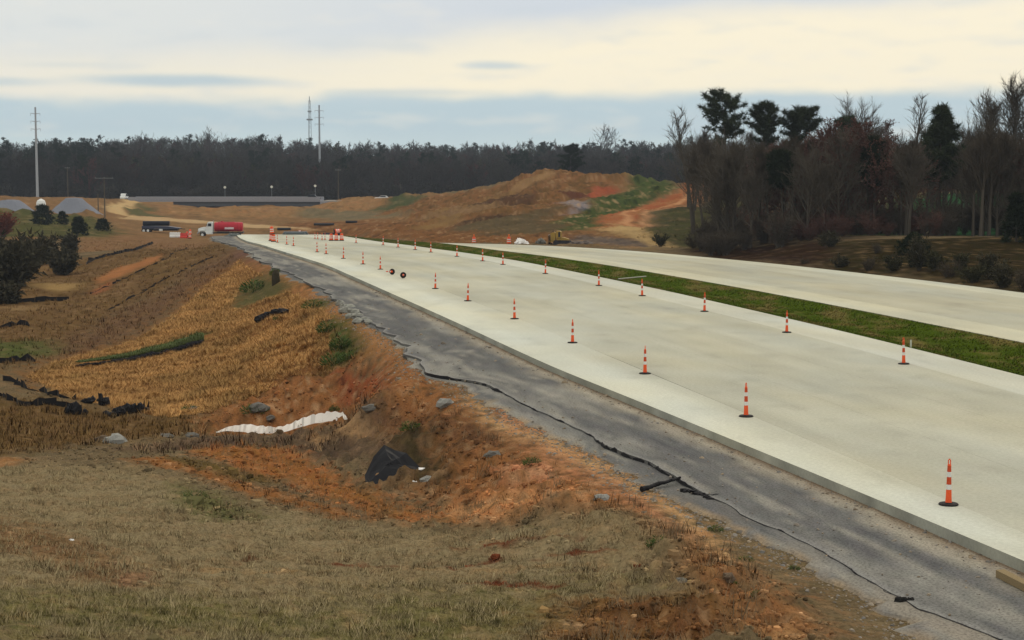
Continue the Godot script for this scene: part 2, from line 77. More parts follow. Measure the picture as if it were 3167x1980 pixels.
	patch("clay rust", Color(0.305, 0.084, 0.036), Color(0.188, 0.053, 0.023), 0.70, 0.50, PackedVector2Array([Vector2(-9.1,79.5),Vector2(-6.3,73.2),Vector2(-5.2,65.2),Vector2(-8.1,75.9)]), "")
	patch("sand lips", Color(0.552, 0.287, 0.122), Color(0.352, 0.150, 0.058), 0.50, 0.45, PackedVector2Array([Vector2(-2.1,44.2),Vector2(-1.0,44.1),Vector2(0.6,42.4),Vector2(1.5,39.4),Vector2(0.3,40.4),Vector2(-1.7,42.6)]), "")
	patch("sand lips two", Color(0.565, 0.305, 0.162), Color(0.352, 0.150, 0.072), 0.50, 0.45, PackedVector2Array([Vector2(-0.5,46.5),Vector2(0.6,44.5),Vector2(1.1,42.2),Vector2(0.1,43.6)]), "")
	patch("pad sand", Color(0.515, 0.342, 0.162), Color(0.376, 0.195, 0.084), 0.50, 0.50, PackedVector2Array([Vector2(-2.0,59.6),Vector2(-0.4,51.9),Vector2(1.5,46.0),Vector2(2.9,40.6),Vector2(4.1,36.7),Vector2(4.8,33.5),Vector2(4.7,32.8),Vector2(3.7,36.5),Vector2(2.5,40.8),Vector2(0.9,46.5),Vector2(-1.0,53.0)]), "")
	patch("ditch floor", Color(0.133, 0.089, 0.054), Color(0.089, 0.058, 0.037), 1.00, 0.40, PackedVector2Array([Vector2(-12.4,67.3),Vector2(-9.1,68.6),Vector2(-5.7,62.6),Vector2(-4.6,57.4),Vector2(-3.4,50.1),Vector2(-5.1,54.8),Vector2(-7.5,58.9),Vector2(-10.2,64.6),Vector2(-13.3,61.3),Vector2(-15.6,62.4)]), "dry")
	patch("ditch sand", Color(0.434, 0.254, 0.117), Color(0.262, 0.156, 0.072), 0.40, 0.30, PackedVector2Array([Vector2(-8.9,66.1),Vector2(-7.1,63.6),Vector2(-5.5,60.3),Vector2(-5.8,60.1),Vector2(-8.1,63.9)]), "")
	patch("veg mound", Color(0.076, 0.054, 0.027), Color(0.045, 0.034, 0.018), 0.70, 0.40, PackedVector2Array([Vector2(-3.9,57.3),Vector2(-2.8,54.2),Vector2(-1.9,48.3),Vector2(-2.2,47.7),Vector2(-3.7,50.5),Vector2(-4.5,55.2)]), "dry")
	patch("near grass", Color(0.270, 0.212, 0.117), Color(0.191, 0.138, 0.072), 1.20, 0.28, PackedVector2Array([Vector2(-22.7,57.8),Vector2(-18.0,57.0),Vector2(-15.9,55.9),Vector2(-13.0,54.6),Vector2(-10.6,51.3),Vector2(-8.7,48.3),Vector2(-5.9,44.3),Vector2(-3.4,42.5),Vector2(-0.1,39.8),Vector2(2.8,36.5),Vector2(3.2,33.7),Vector2(2.2,31.4),Vector2(3.2,29.5),Vector2(3.7,25.8),Vector2(-9.3,23.4)]), "grass")
	patch("near green", Color(0.162, 0.138, 0.054), Color(0.122, 0.107, 0.040), 2.50, 0.40, PackedVector2Array([Vector2(-10.6,26.7),Vector2(-9.2,29.1),Vector2(-7.1,29.7),Vector2(-3.9,29.3),Vector2(-1.8,32.4),Vector2(0.7,30.6),Vector2(2.0,28.3),Vector2(0.6,25.9),Vector2(-9.3,23.4)]), "grass")
	patch("near green two", Color(0.150, 0.138, 0.056), Color(0.093, 0.087, 0.036), 0.60, 0.40, PackedVector2Array([Vector2(-10.8,51.2),Vector2(-8.7,48.3),Vector2(-6.7,43.6),Vector2(-7.9,42.6),Vector2(-9.7,46.0)]), "")
	patch("orange wash", Color(0.279, 0.125, 0.038), Color(0.258, 0.100, 0.034), 0.60, 0.35, PackedVector2Array([Vector2(-12.5,62.4),Vector2(-10.9,64.5),Vector2(-9.0,63.0),Vector2(-7.4,58.2),Vector2(-6.1,54.0),Vector2(-3.8,47.4),Vector2(-1.7,42.4),Vector2(-3.0,42.9),Vector2(-4.9,46.2),Vector2(-7.5,52.2),Vector2(-9.3,55.2)]), "")
	patch("orange wash two", Color(0.250, 0.105, 0.032), Color(0.205, 0.089, 0.032), 0.50, 0.40, PackedVector2Array([Vector2(-13.9,58.4),Vector2(-13.1,59.7),Vector2(-10.1,54.8),Vector2(-7.5,50.3),Vector2(-5.4,46.2),Vector2(-3.8,43.6),Vector2(-5.2,44.1),Vector2(-7.7,48.4),Vector2(-10.6,53.5),Vector2(-12.8,55.9)]), "")
	patch("wash olive", Color(0.150, 0.098, 0.034), Color(0.093, 0.061, 0.022), 0.40, 0.40, PackedVector2Array([Vector2(-13.0,59.3),Vector2(-11.0,58.1),Vector2(-9.3,55.2),Vector2(-7.7,52.1),Vector2(-8.9,52.7),Vector2(-10.7,54.8)]), "")
	patch("orange lip", Color(0.332, 0.168, 0.068), Color(0.202, 0.105, 0.044), 0.30, 0.40, PackedVector2Array([Vector2(-21.8,59.3),Vector2(-17.8,59.5),Vector2(-17.0,58.2),Vector2(-16.9,56.4),Vector2(-20.8,56.6)]), "")
	patch("bare brown", Color(0.209, 0.122, 0.061), Color(0.162, 0.098, 0.045), 0.60, 0.40, PackedVector2Array([Vector2(-17.4,44.1),Vector2(-13.5,42.7),Vector2(-11.4,39.9),Vector2(-9.2,36.3),Vector2(-7.5,32.4),Vector2(-7.2,30.3),Vector2(-8.2,30.9),Vector2(-10.1,34.2),Vector2(-13.3,33.7)]), "grass")
	patch("bare pink", Color(0.262, 0.144, 0.076), Color(0.162, 0.089, 0.048), 0.40, 0.40, PackedVector2Array([Vector2(-7.9,32.2),Vector2(-7.5,33.0),Vector2(-7.1,31.7),Vector2(-7.4,30.8)]), "")
	patch("lower clay", Color(0.188, 0.084, 0.034), Color(0.138, 0.072, 0.027), 0.80, 0.45, PackedVector2Array([Vector2(0.6,29.5),Vector2(1.6,29.6),Vector2(2.7,28.9),Vector2(3.4,29.4),Vector2(4.1,26.3),Vector2(4.0,25.5),Vector2(0.2,25.5)]), "")
	patch("sand corner", Color(0.491, 0.262, 0.112), Color(0.296, 0.162, 0.070), 0.40, 0.30, PackedVector2Array([Vector2(4.3,26.6),Vector2(4.8,27.4),Vector2(4.7,25.7),Vector2(4.1,25.6)]), "")
	patch("rill one", Color(0.162, 0.045, 0.019), Color(0.100, 0.030, 0.013), 0.12, 0.40, PackedVector2Array([Vector2(-6.1,35.2),Vector2(-5.9,36.0),Vector2(-5.7,36.5),Vector2(-5.7,36.1),Vector2(-5.9,35.1)]), "")
	patch("rill two", Color(0.162, 0.045, 0.019), Color(0.100, 0.030, 0.013), 0.12, 0.40, PackedVector2Array([Vector2(-1.8,35.8),Vector2(-1.0,35.7),Vector2(-0.3,35.9),Vector2(-0.2,35.5),Vector2(-0.9,35.1)]), "")
	patch("rill three", Color(0.162, 0.045, 0.019), Color(0.100, 0.030, 0.013), 0.12, 0.40, PackedVector2Array([Vector2(-1.4,33.7),Vector2(-0.5,32.9),Vector2(0.3,31.8),Vector2(0.2,31.5),Vector2(-0.7,32.6)]), "")
	patch("rill four", Color(0.162, 0.045, 0.019), Color(0.100, 0.030, 0.013), 0.12, 0.40, PackedVector2Array([Vector2(-4.8,36.2),Vector2(-3.4,36.6),Vector2(-2.0,36.3),Vector2(-3.4,36.2)]), "")
	patch("rill five", Color(0.162, 0.045, 0.019), Color(0.100, 0.030, 0.013), 0.12, 0.40, PackedVector2Array([Vector2(-0.2,32.7),Vector2(0.4,31.6),Vector2(0.8,30.7),Vector2(0.3,31.1)]), "")
	patch("rill six", Color(0.162, 0.045, 0.019), Color(0.100, 0.030, 0.013), 0.12, 0.40, PackedVector2Array([Vector2(0.3,34.8),Vector2(1.1,34.9),Vector2(1.9,34.3),Vector2(1.1,34.4)]), "")
	patch("rill seven", Color(0.162, 0.045, 0.019), Color(0.100, 0.030, 0.013), 0.12, 0.40, PackedVector2Array([Vector2(-1.6,38.3),Vector2(-0.1,37.5),Vector2(1.3,35.7),Vector2(-0.1,37.1)]), "")
	patch("rill eight", Color(0.162, 0.045, 0.019), Color(0.100, 0.030, 0.013), 0.12, 0.40, PackedVector2Array([Vector2(0.8,32.7),Vector2(1.6,32.3),Vector2(2.4,31.3),Vector2(1.6,31.9)]), "")
	patch("tan line one", Color(0.352, 0.231, 0.107), Color(0.216, 0.141, 0.067), 0.20, 0.40, PackedVector2Array([Vector2(-1.6,38.9),Vector2(-0.1,38.1),Vector2(1.8,35.7),Vector2(-0.1,37.7)]), "")
	patch("tan line two", Color(0.352, 0.231, 0.107), Color(0.216, 0.141, 0.067), 0.20, 0.40, PackedVector2Array([Vector2(-2.0,35.6),Vector2(0.4,34.0),Vector2(2.1,32.8),Vector2(0.4,33.7)]), "")
	patch("tan line three", Color(0.352, 0.231, 0.107), Color(0.216, 0.141, 0.067), 0.20, 0.40, PackedVector2Array([Vector2(-9.6,34.4),Vector2(-6.3,33.7),Vector2(-3.8,35.1),Vector2(-6.2,33.3)]), "")
const POSTS_LEFT := [Vector2(9.92, 36.80), Vector2(7.25, 50.40), Vector2(5.00, 61.32), Vector2(2.69, 72.62), Vector2(0.13, 84.67), Vector2(-2.61, 96.68), Vector2(-5.01, 107.05), Vector2(-10.34, 128.85), Vector2(-12.39, 136.39), Vector2(-15.04, 146.39), Vector2(-17.71, 156.42), Vector2(-19.18, 161.54)]
const POSTS_LEFT_FAR := [Vector2(-24.50, 184.10), Vector2(-26.35, 192.16), Vector2(-29.88, 209.18)]
const POSTS_RIGHT := [Vector2(15.48, 64.48), Vector2(13.01, 77.39), Vector2(10.50, 89.27), Vector2(8.01, 100.77), Vector2(5.83, 110.00), Vector2(2.51, 123.21), Vector2(-0.75, 135.63), Vector2(-2.53, 141.60), Vector2(-5.05, 150.62), Vector2(-7.96, 161.00), Vector2(-9.95, 168.77), Vector2(-12.34, 177.85), Vector2(-14.82, 188.81), Vector2(-19.35, 203.78)]
const POSTS_BUNCH := [Vector2(-30.64, 255.48), Vector2(-29.90, 252.91), Vector2(-27.58, 238.53), Vector2(-27.31, 239.89)]
const POSTS_DOWN := [Vector2(-8.91, 122.02), Vector2(-7.82, 117.86)]
const DRUM_SPOTS := [Vector2(-24.58, 229.81), Vector2(-25.67, 243.14), Vector2(-26.81, 247.93), Vector2(-31.84, 217.87), Vector2(-38.76, 263.50), Vector2(-60.90, 470.17)]
const DRUM_FAR := [Vector2(-5.17, 223.44), Vector2(-0.41, 216.65)]
const DOZER_SPOT := [Vector2(6.33, 212.23)]
const SHEET_HEAP := [Vector2(1.20, 213.91)]
const GREY_HEAP := [Vector2(3.71, 213.03)]
const TANKER_SPOT := [Vector2(-61.31, 346.00)]
const TRAILER_SPOT := [Vector2(-74.55, 350.00)]
const TARP_HEAP := [Vector2(-57.16, 338.00)]
const BARRIERS := [Vector2(-68.21, 330.00), Vector2(-67.28, 330.50), Vector2(-65.68, 329.00), Vector2(-64.31, 328.00)]
const FENCE_ONE := [Vector2(-64.42, 294.52), Vector2(-58.10, 252.89), Vector2(-56.69, 233.74), Vector2(-56.41, 222.46), Vector2(-53.86, 207.11)]
const FENCE_TWO := [Vector2(-52.65, 266.19), Vector2(-40.40, 193.44), Vector2(-40.37, 182.82), Vector2(-40.26, 173.64), Vector2(-40.33, 163.53), Vector2(-40.65, 157.75)]
const FENCE_THREE := [Vector2(-33.07, 181.30), Vector2(-33.46, 173.00), Vector2(-33.58, 165.74), Vector2(-33.99, 159.75), Vector2(-33.59, 150.68), Vector2(-33.77, 144.30), Vector2(-33.59, 137.03)]
const FENCE_FOUR := [Vector2(-48.12, 151.24), Vector2(-46.50, 150.48), Vector2(-45.01, 150.55), Vector2(-43.37, 152.04), Vector2(-41.21, 152.56)]
const FENCE_FIVE := [Vector2(-40.11, 124.44), Vector2(-39.55, 126.33), Vector2(-39.26, 127.63), Vector2(-39.06, 128.93), Vector2(-38.44, 128.83), Vector2(-37.50, 127.63)]
const FENCE_SIX := [Vector2(-32.80, 102.19), Vector2(-31.90, 101.71), Vector2(-31.06, 101.70), Vector2(-30.75, 102.54), Vector2(-29.96, 102.08)]
const FENCE_SEVEN := [Vector2(-28.69, 88.23), Vector2(-27.11, 86.26), Vector2(-26.21, 84.87), Vector2(-25.17, 83.21), Vector2(-24.40, 82.42), Vector2(-23.44, 81.68), Vector2(-22.32, 81.15), Vector2(-21.32, 80.48)]
const FENCE_EIGHT := [Vector2(-28.77, 93.25), Vector2(-27.26, 90.50), Vector2(-26.43, 89.35), Vector2(-25.70, 88.52), Vector2(-24.87, 87.32), Vector2(-23.98, 86.10), Vector2(-23.07, 85.36)]
const SOCK_LINE := [Vector2(-19.86, 104.21), Vector2(-20.52, 103.65), Vector2(-21.68, 102.81), Vector2(-22.72, 101.53), Vector2(-23.43, 100.55), Vector2(-24.72, 99.82), Vector2(-26.26, 98.68)]
const BLACK_STRIP := [Vector2(-14.29, 103.10), Vector2(-14.95, 104.07), Vector2(-15.48, 104.38), Vector2(-15.88, 103.88), Vector2(-16.11, 103.82)]
const BUNDLES := [Vector2(-21.30, 79.83), Vector2(-21.20, 82.94), Vector2(-19.49, 79.94), Vector2(-18.61, 80.46)]
const WHITE_SHEET := [Vector2(-12.86, 69.29), Vector2(-12.43, 69.54), Vector2(-11.96, 70.21), Vector2(-11.55, 70.62), Vector2(-10.81, 70.39), Vector2(-10.24, 71.40), Vector2(-9.78, 71.61), Vector2(-9.16, 71.47), Vector2(-8.51, 71.07), Vector2(-7.72, 69.35), Vector2(-6.91, 66.86), Vector2(-6.65, 67.09)]
const BLACK_SHEET := [Vector2(-3.76, 49.91)]
const PALE_ROCKS := [Vector2(-2.32, 57.71), Vector2(-11.84, 76.00), Vector2(-11.17, 75.30), Vector2(-16.05, 65.93), Vector2(-16.91, 66.98), Vector2(-14.78, 69.25), Vector2(-13.30, 67.68), Vector2(-2.54, 48.25), Vector2(-2.92, 48.56), Vector2(-5.31, 61.03), Vector2(-0.54, 47.89), Vector2(3.20, 30.40), Vector2(4.03, 30.00), Vector2(-10.30, 37.77), Vector2(-15.65, 80.09), Vector2(2.20, 39.96)]
const RIPRAP := [Vector2(-10.40, 98.74), Vector2(-9.93, 96.38), Vector2(-9.51, 95.62), Vector2(-9.20, 93.41), Vector2(-8.81, 91.89), Vector2(-8.37, 89.82), Vector2(-8.69, 90.02), Vector2(-9.54, 93.65), Vector2(-7.96, 87.85), Vector2(-8.27, 87.39), Vector2(-7.54, 85.95), Vector2(-9.04, 90.47)]
const PAD_SCRAPS := [Vector2(3.23, 40.34), Vector2(3.76, 40.81), Vector2(4.29, 41.29)]
const PAD_SCRAPS_TWO := [Vector2(4.38, 40.02), Vector2(4.56, 39.61), Vector2(4.70, 39.12), Vector2(4.84, 39.36)]
const PAD_CHUNK := [Vector2(7.21, 29.49)]
const TIMBER := [Vector2(9.40, 31.06), Vector2(9.83, 28.70)]
const STAKE := [Vector2(17.37, 71.13)]
const MEDIAN_PIPE := [Vector2(7.71, 118.97), Vector2(9.88, 120.86)]
const STUMP := [Vector2(-18.05, 125.24)]
const DARK_PATCHES := [Vector2(-4.78, 57.76), Vector2(-4.32, 56.59), Vector2(-3.36, 54.71), Vector2(-2.65, 52.58), Vector2(-3.26, 55.78), Vector2(-8.20, 74.61), Vector2(-0.27, 46.71), Vector2(0.60, 45.50)]
const CEDARS := [Vector4(-97.51, 341.42, 5.81, 4.40), Vector4(-96.35, 352.32, 3.09, 2.91), Vector4(-80.82, 306.61, 4.27, 3.48), Vector4(-82.29, 330.34, 3.92, 2.55), Vector4(31.04, 125.16, 2.13, 1.16), Vector4(33.18, 135.98, 3.15, 1.68), Vector4(44.91, 146.31, 3.39, 4.53)]
const DARK_SHRUBS := [Vector4(-51.89, 170.32, 6.58, 5.71), Vector4(-61.81, 214.98, 6.09, 4.43), Vector4(-52.21, 190.92, 3.94, 3.44), Vector4(-71.34, 232.59, 7.19, 3.60), Vector4(-54.85, 164.65, 5.94, 5.52), Vector4(-65.06, 241.60, 2.49, 3.11), Vector4(-46.20, 148.98, 3.07, 2.30)]
const RED_SHRUBS := [Vector4(-89.83, 290.73, 4.80, 4.35)]
const LOW_SHRUBS := [Vector4(26.50, 132.34, 1.50, 0.96), Vector4(27.71, 127.66, 0.99, 1.12), Vector4(29.11, 125.18, 1.61, 1.29), Vector4(30.54, 122.87, 1.14, 2.22), Vector4(31.48, 118.23, 1.83, 1.34), Vector4(32.24, 114.40, 2.06, 1.42), Vector4(33.18, 110.61, 1.71, 1.71), Vector4(33.69, 107.66, 1.66, 1.66), Vector4(31.33, 121.84, 1.26, 1.38), Vector4(33.58, 114.98, 1.48, 1.78), Vector4(24.66, 138.34, 0.93, 0.57), Vector4(33.08, 120.78, 1.25, 1.25), Vector4(34.99, 106.54, 1.92, 1.65), Vector4(21.30, 191.72, 2.96, 1.98), Vector4(18.32, 202.48, 1.88, 1.46), Vector4(30.01, 155.01, 2.40, 1.60), Vector4(31.05, 139.84, 1.08, 0.94)]
const WEED_CLUMPS := [Vector4(3.13, 34.56, 0.43, 0.32), Vector4(3.48, 33.97, 0.30, 0.23), Vector4(4.10, 30.28, 0.27, 0.17), Vector4(5.65, 32.32, 0.22, 0.15), Vector4(4.37, 28.61, 0.22, 0.15), Vector4(-8.08, 74.10, 0.42, 0.31), Vector4(-9.47, 48.38, 0.75, 0.25), Vector4(0.47, 39.02, 0.60, 0.10), Vector4(-10.11, 88.88, 0.92, 0.78), Vector4(-8.66, 82.69, 0.94, 1.07), Vector4(-8.80, 80.95, 1.25, 0.83), Vector4(-8.06, 79.89, 0.82, 0.62), Vector4(-12.23, 100.79, 1.30, 0.68), Vector4(-20.35, 129.27, 2.00, 1.33), Vector4(-3.37, 54.04, 0.61, 0.42), Vector4(0.55, 45.54, 0.47, 0.31), Vector4(-14.52, 102.15, 0.79, 0.37), Vector4(4.75, 32.85, 0.34, 0.17), Vector4(4.51, 35.84, 0.31, 0.20), Vector4(-12.04, 75.96, 1.17, 0.59), Vector4(-15.78, 79.91, 0.82, 0.45), Vector4(-19.02, 131.77, 0.82, 0.68)]
const GRAVEL := [Vector2(-108.62, 408.12), Vector2(-125.79, 412.82)]

const EYE_LEVEL := 7.5
const X_SCALE := 12.0
const X_STEP := 0.0129
const X_HALF := 336
const A_START := 16.0
const A_RATIO := 0.0057
const A_ROWS := 770
const COARSE := 8

var noise_big := FastNoiseLite.new()
var noise_mid := FastNoiseLite.new()
var noise_fine := FastNoiseLite.new()
var noise_warp := FastNoiseLite.new()
var dice := RandomNumberGenerator.new()
var level_points := PackedVector2Array()
var level_weights := PackedFloat64Array()
var coarse := PackedFloat32Array()
var coarse_cols := 0
var coarse_rows := 0
var patches := []
var mats := {}
var taken := {}
var grain_tex: ImageTexture
var fine_tex: ImageTexture
var bump_tex: ImageTexture


# ---------- mesh building ----------
class MB:
	var v := PackedVector3Array()
	var n := PackedVector3Array()
	var k := PackedColorArray()
	var c := Color.WHITE
	func tri(a: Vector3, b: Vector3, d: Vector3) -> void:   # counter-clockwise seen from outside
		var m := (b - a).cross(d - a).normalized()
		v.append(a); v.append(d); v.append(b)
		n.append(m); n.append(m); n.append(m)
		k.append(c); k.append(c); k.append(c)
	func tri_n(a: Vector3, b: Vector3, d: Vector3, na: Vector3, nb: Vector3, nd: Vector3) -> void:
		v.append(a); v.append(d); v.append(b)
		n.append(na); n.append(nd); n.append(nb)
		k.append(c); k.append(c); k.append(c)
	func quad(a: Vector3, b: Vector3, d: Vector3, e: Vector3) -> void:
		tri(a, b, d); tri(a, d, e)
	func quad_n(a: Vector3, b: Vector3, d: Vector3, e: Vector3, na: Vector3, nb: Vector3, nd: Vector3, ne: Vector3) -> void:
		tri_n(a, b, d, na, nb, nd); tri_n(a, d, e, na, nd, ne)
	func box(m: Vector3, s: Vector3, turn := Basis(), bev := 0.0) -> void:
		var h := s * 0.5
		if bev <= 0.0:
			var p := []
			for i in 8:
				p.append(m + turn * Vector3(h.x if i & 1 else -h.x, h.y if i & 2 else -h.y, h.z if i & 4 else -h.z))
			quad(p[4], p[5], p[7], p[6]); quad(p[1], p[0], p[2], p[3]); quad(p[5], p[1], p[3], p[7])
			quad(p[0], p[4], p[6], p[2]); quad(p[6], p[7], p[3], p[2]); quad(p[0], p[1], p[5], p[4])
			return
		prism_rect(m, h, turn, bev)
	func prism_rect(m: Vector3, h: Vector3, turn: Basis, bev: float) -> void:
		var ring := func(y: float, i: float) -> Array:
			var q := []
			for s in [[1, 1, 0], [1, 1, 1], [-1, 1, 1], [-1, 1, 0], [-1, -1, 0], [-1, -1, 1], [1, -1, 1], [1, -1, 0]]:
				var x: float = s[0] * (h.x - i - (bev if s[2] == 1 else 0.0))
				var z: float = s[1] * (h.z - i - (0.0 if s[2] == 1 else bev))
				q.append(m + turn * Vector3(x, y, z))
			return q
		var rs := [ring.call(-h.y, bev), ring.call(-h.y + bev, 0.0), ring.call(h.y - bev, 0.0), ring.call(h.y, bev)]
		for j in 3:
			for i in 8:
				var e := (i + 1) % 8
				quad(rs[j][e], rs[j][i], rs[j + 1][i], rs[j + 1][e])
		for i in range(1, 7):
			tri(rs[3][0], rs[3][i + 1], rs[3][i]); tri(rs[0][0], rs[0][i], rs[0][i + 1])
	func tube(a: Vector3, b: Vector3, ra: float, rb: float, sides := 5, ends := false) -> void:
		var d := b - a
		if d.length_squared() < 1e-10:
			return
		d = d.normalized()
		var u := d.cross(Vector3.RIGHT if absf(d.x) < 0.8 else Vector3.UP).normalized()
		var w := d.cross(u)
		var pu := u
		for i in sides:
			var t := TAU * (i + 1) / sides
			var nu := u * cos(t) + w * sin(t)
			quad_n(a + pu * ra, a + nu * ra, b + nu * rb, b + pu * rb, pu, nu, nu, pu)
			if ends:
				tri(b, b + pu * rb, b + nu * rb)
				tri(a, a + nu * ra, a + pu * ra)
			pu = nu
	func lathe(profile: Array, sides: int, xf := Transform3D(), caps := true) -> void:   # profile of Vector2(radius, height), upwards
		for i in sides:
			var t0 := TAU * i / sides
			var t1 := TAU * (i + 1) / sides
			for j in profile.size() - 1:
				var p: Vector2 = profile[j]
				var q: Vector2 = profile[j + 1]
				var sl := Vector2(q.y - p.y, p.x - q.x).normalized()
				var n0 := (xf.basis * Vector3(cos(t0) * sl.x, sl.y, sin(t0) * sl.x)).normalized()
				var n1 := (xf.basis * Vector3(cos(t1) * sl.x, sl.y, sin(t1) * sl.x)).normalized()
				quad_n(xf * Vector3(p.x * cos(t1), p.y, p.x * sin(t1)), xf * Vector3(p.x * cos(t0), p.y, p.x * sin(t0)), xf * Vector3(q.x * cos(t0), q.y, q.x * sin(t0)), xf * Vector3(q.x * cos(t1), q.y, q.x * sin(t1)), n1, n0, n0, n1)
			if caps:
				var f: Vector2 = profile[0]
				var l: Vector2 = profile[-1]
				if f.x > 0.001:
					tri(xf * Vector3(0, f.y, 0), xf * Vector3(f.x * cos(t0), f.y, f.x * sin(t0)), xf * Vector3(f.x * cos(t1), f.y, f.x * sin(t1)))
				if l.x > 0.001:
					tri(xf * Vector3(0, l.y, 0), xf * Vector3(l.x * cos(t1), l.y, l.x * sin(t1)), xf * Vector3(l.x * cos(t0), l.y, l.x * sin(t0)))
	func lump(m: Vector3, r: Vector3, rng: RandomNumberGenerator, rough := 0.25, rings := 5, sides := 8, flat := false) -> void:
		var p := []
		for j in rings + 1:
			var row := []
			for i in sides:
				var th := PI * j / rings
				var ph := TAU * i / sides
				var s := 1.0 + rng.randf_range(-rough, rough)
				row.append(m + Vector3(r.x * sin(th) * cos(ph) * s, r.y * cos(th) * s, r.z * sin(th) * sin(ph) * s))
			if j == 0 or j == rings:
				for i in sides:
					row[i] = row[0]
			p.append(row)
		for j in rings:
			for i in sides:
				var e := (i + 1) % sides
				if flat:
					quad(p[j][i], p[j][e], p[j + 1][e], p[j + 1][i])
				else:
					quad_n(p[j][i], p[j][e], p[j + 1][e], p[j + 1][i], ((p[j][i] - m) / r).normalized(), ((p[j][e] - m) / r).normalized(), ((p[j + 1][e] - m) / r).normalized(), ((p[j + 1][i] - m) / r).normalized())
	func mesh() -> ArrayMesh:
		var a := []
		a.resize(Mesh.ARRAY_MAX)
		a[Mesh.ARRAY_VERTEX] = v
		a[Mesh.ARRAY_NORMAL] = n
		a[Mesh.ARRAY_COLOR] = k
		var r := ArrayMesh.new()
		r.add_surface_from_arrays(Mesh.PRIMITIVE_TRIANGLES, a)
		return r


# ---------- naming ----------
func numbered(called: String) -> String:
	var i: int = taken.get(called, 0)
	taken[called] = i + 1
	return called if i == 0 else "%s_%03d" % [called, i]

func tag(o: Node3D, label := "", category := "", group := "", kind := "") -> Node3D:
	for m in [["label", label], ["category", category], ["group", group], ["kind", kind]]:
		if m[1]:
			o.set_meta(m[0], m[1])
	return o

func thing(called: String, label: String, category: String, where := Vector3.ZERO, turn := 0.0, group := "") -> Node3D:
	var o := Node3D.new()
	o.name = numbered(called)
	add_child(o)
	o.position = where
	o.rotation.y = turn
	tag(o, label, category, group)
	return o

func put(called: String, mesh: Mesh, m: Material, parent: Node3D = null) -> MeshInstance3D:
	var o := MeshInstance3D.new()
	o.mesh = mesh
	o.material_override = m
	if parent == null:
		o.name = numbered(called)
		add_child(o)
	else:
		o.name = called
		var i := 0
		while parent.has_node(NodePath(String(o.name))):
			i += 1
			o.name = "%s_%03d" % [called, i]
		parent.add_child(o, true)
	return o

func copy(o: Node3D, where: Vector3, turn := 0.0, label := "", group := "") -> Node3D:
	var r: Node3D = o.duplicate()
	var plain := String(o.name).trim_suffix(String(o.name).right(4)) if String(o.name).right(4).begins_with("_") and String(o.name).right(3).is_valid_int() else String(o.name)
	r.name = numbered(plain)
	add_child(r)
	r.position = where
	r.rotation = Vector3(0, turn, 0)
	if label:
		r.set_meta("label", label)
	if group:
		r.set_meta("group", group)
	return r

func scatter(called: String, mesh: Mesh, m: Material, where: Array, tints: Array, label := "", category := "", parent: Node3D = null) -> MultiMeshInstance3D:
	var mm := MultiMesh.new()
	mm.transform_format = MultiMesh.TRANSFORM_3D
	mm.use_colors = true
	mm.mesh = mesh
	mm.instance_count = where.size()
	for i in where.size():
		mm.set_instance_transform(i, where[i])
		mm.set_instance_color(i, tints[i])
	var o := MultiMeshInstance3D.new()
	o.multimesh = mm
	o.material_override = m
	if parent:
		o.name = called
		parent.add_child(o, true)
	else:
		o.name = numbered(called)
		add_child(o)
	tag(o, label, category, "", "stuff")
	return o


# ---------- materials ----------
func paint(called: String, color: Color, rough := 0.9, grain := 0.0, scale := 0.5, bump := 0.0) -> StandardMaterial3D:
	if mats.has(called):
		return mats[called]
	var m := StandardMaterial3D.new()
	m.resource_name = called
	m.albedo_color = color.linear_to_srgb()
	m.roughness = rough
	m.metallic_specular = 0.3 if rough < 0.84 else 0.06
	m.vertex_color_use_as_albedo = true
	if grain > 0.0:
		m.albedo_texture = grain_tex if grain > 0.5 else fine_tex
		m.uv1_triplanar = true
		m.uv1_world_triplanar = true
		m.uv1_scale = Vector3.ONE * scale
		if bump > 0.0:
			m.normal_enabled = true
			m.normal_texture = bump_tex
			m.normal_scale = bump
	mats[called] = m
	return m

func make_textures() -> void:
	var f := FastNoiseLite.new()
	f.seed = 5
	f.noise_type = FastNoiseLite.TYPE_SIMPLEX_SMOOTH
	f.frequency = 0.035
	f.fractal_octaves = 5
	f.fractal_gain = 0.72
	var im := f.get_seamless_image(512, 512)
	im.convert(Image.FORMAT_RGB8)
	var h := f.get_seamless_image(512, 512)
	h.convert(Image.FORMAT_RGBA8)
	h.bump_map_to_normal_map(6.0)
	bump_tex = ImageTexture.create_from_image(h)
	grain_tex = graded(im, 0.88, 1.15)
	fine_tex = graded(im, 0.94, 0.26)

func graded(im: Image, mean: float, swing: float) -> ImageTexture:   # noise as a reflectance that varies about a mean
	var o := Image.create(512, 512, false, Image.FORMAT_RGB8)
	for y in 512:
		for x in 512:
			var v := clampf(mean + (im.get_pixel(x, y).r - 0.5) * swing, 0.2, 1.0)
			o.set_pixel(x, y, Color(v, v, v).linear_to_srgb())
	return ImageTexture.create_from_image(o)


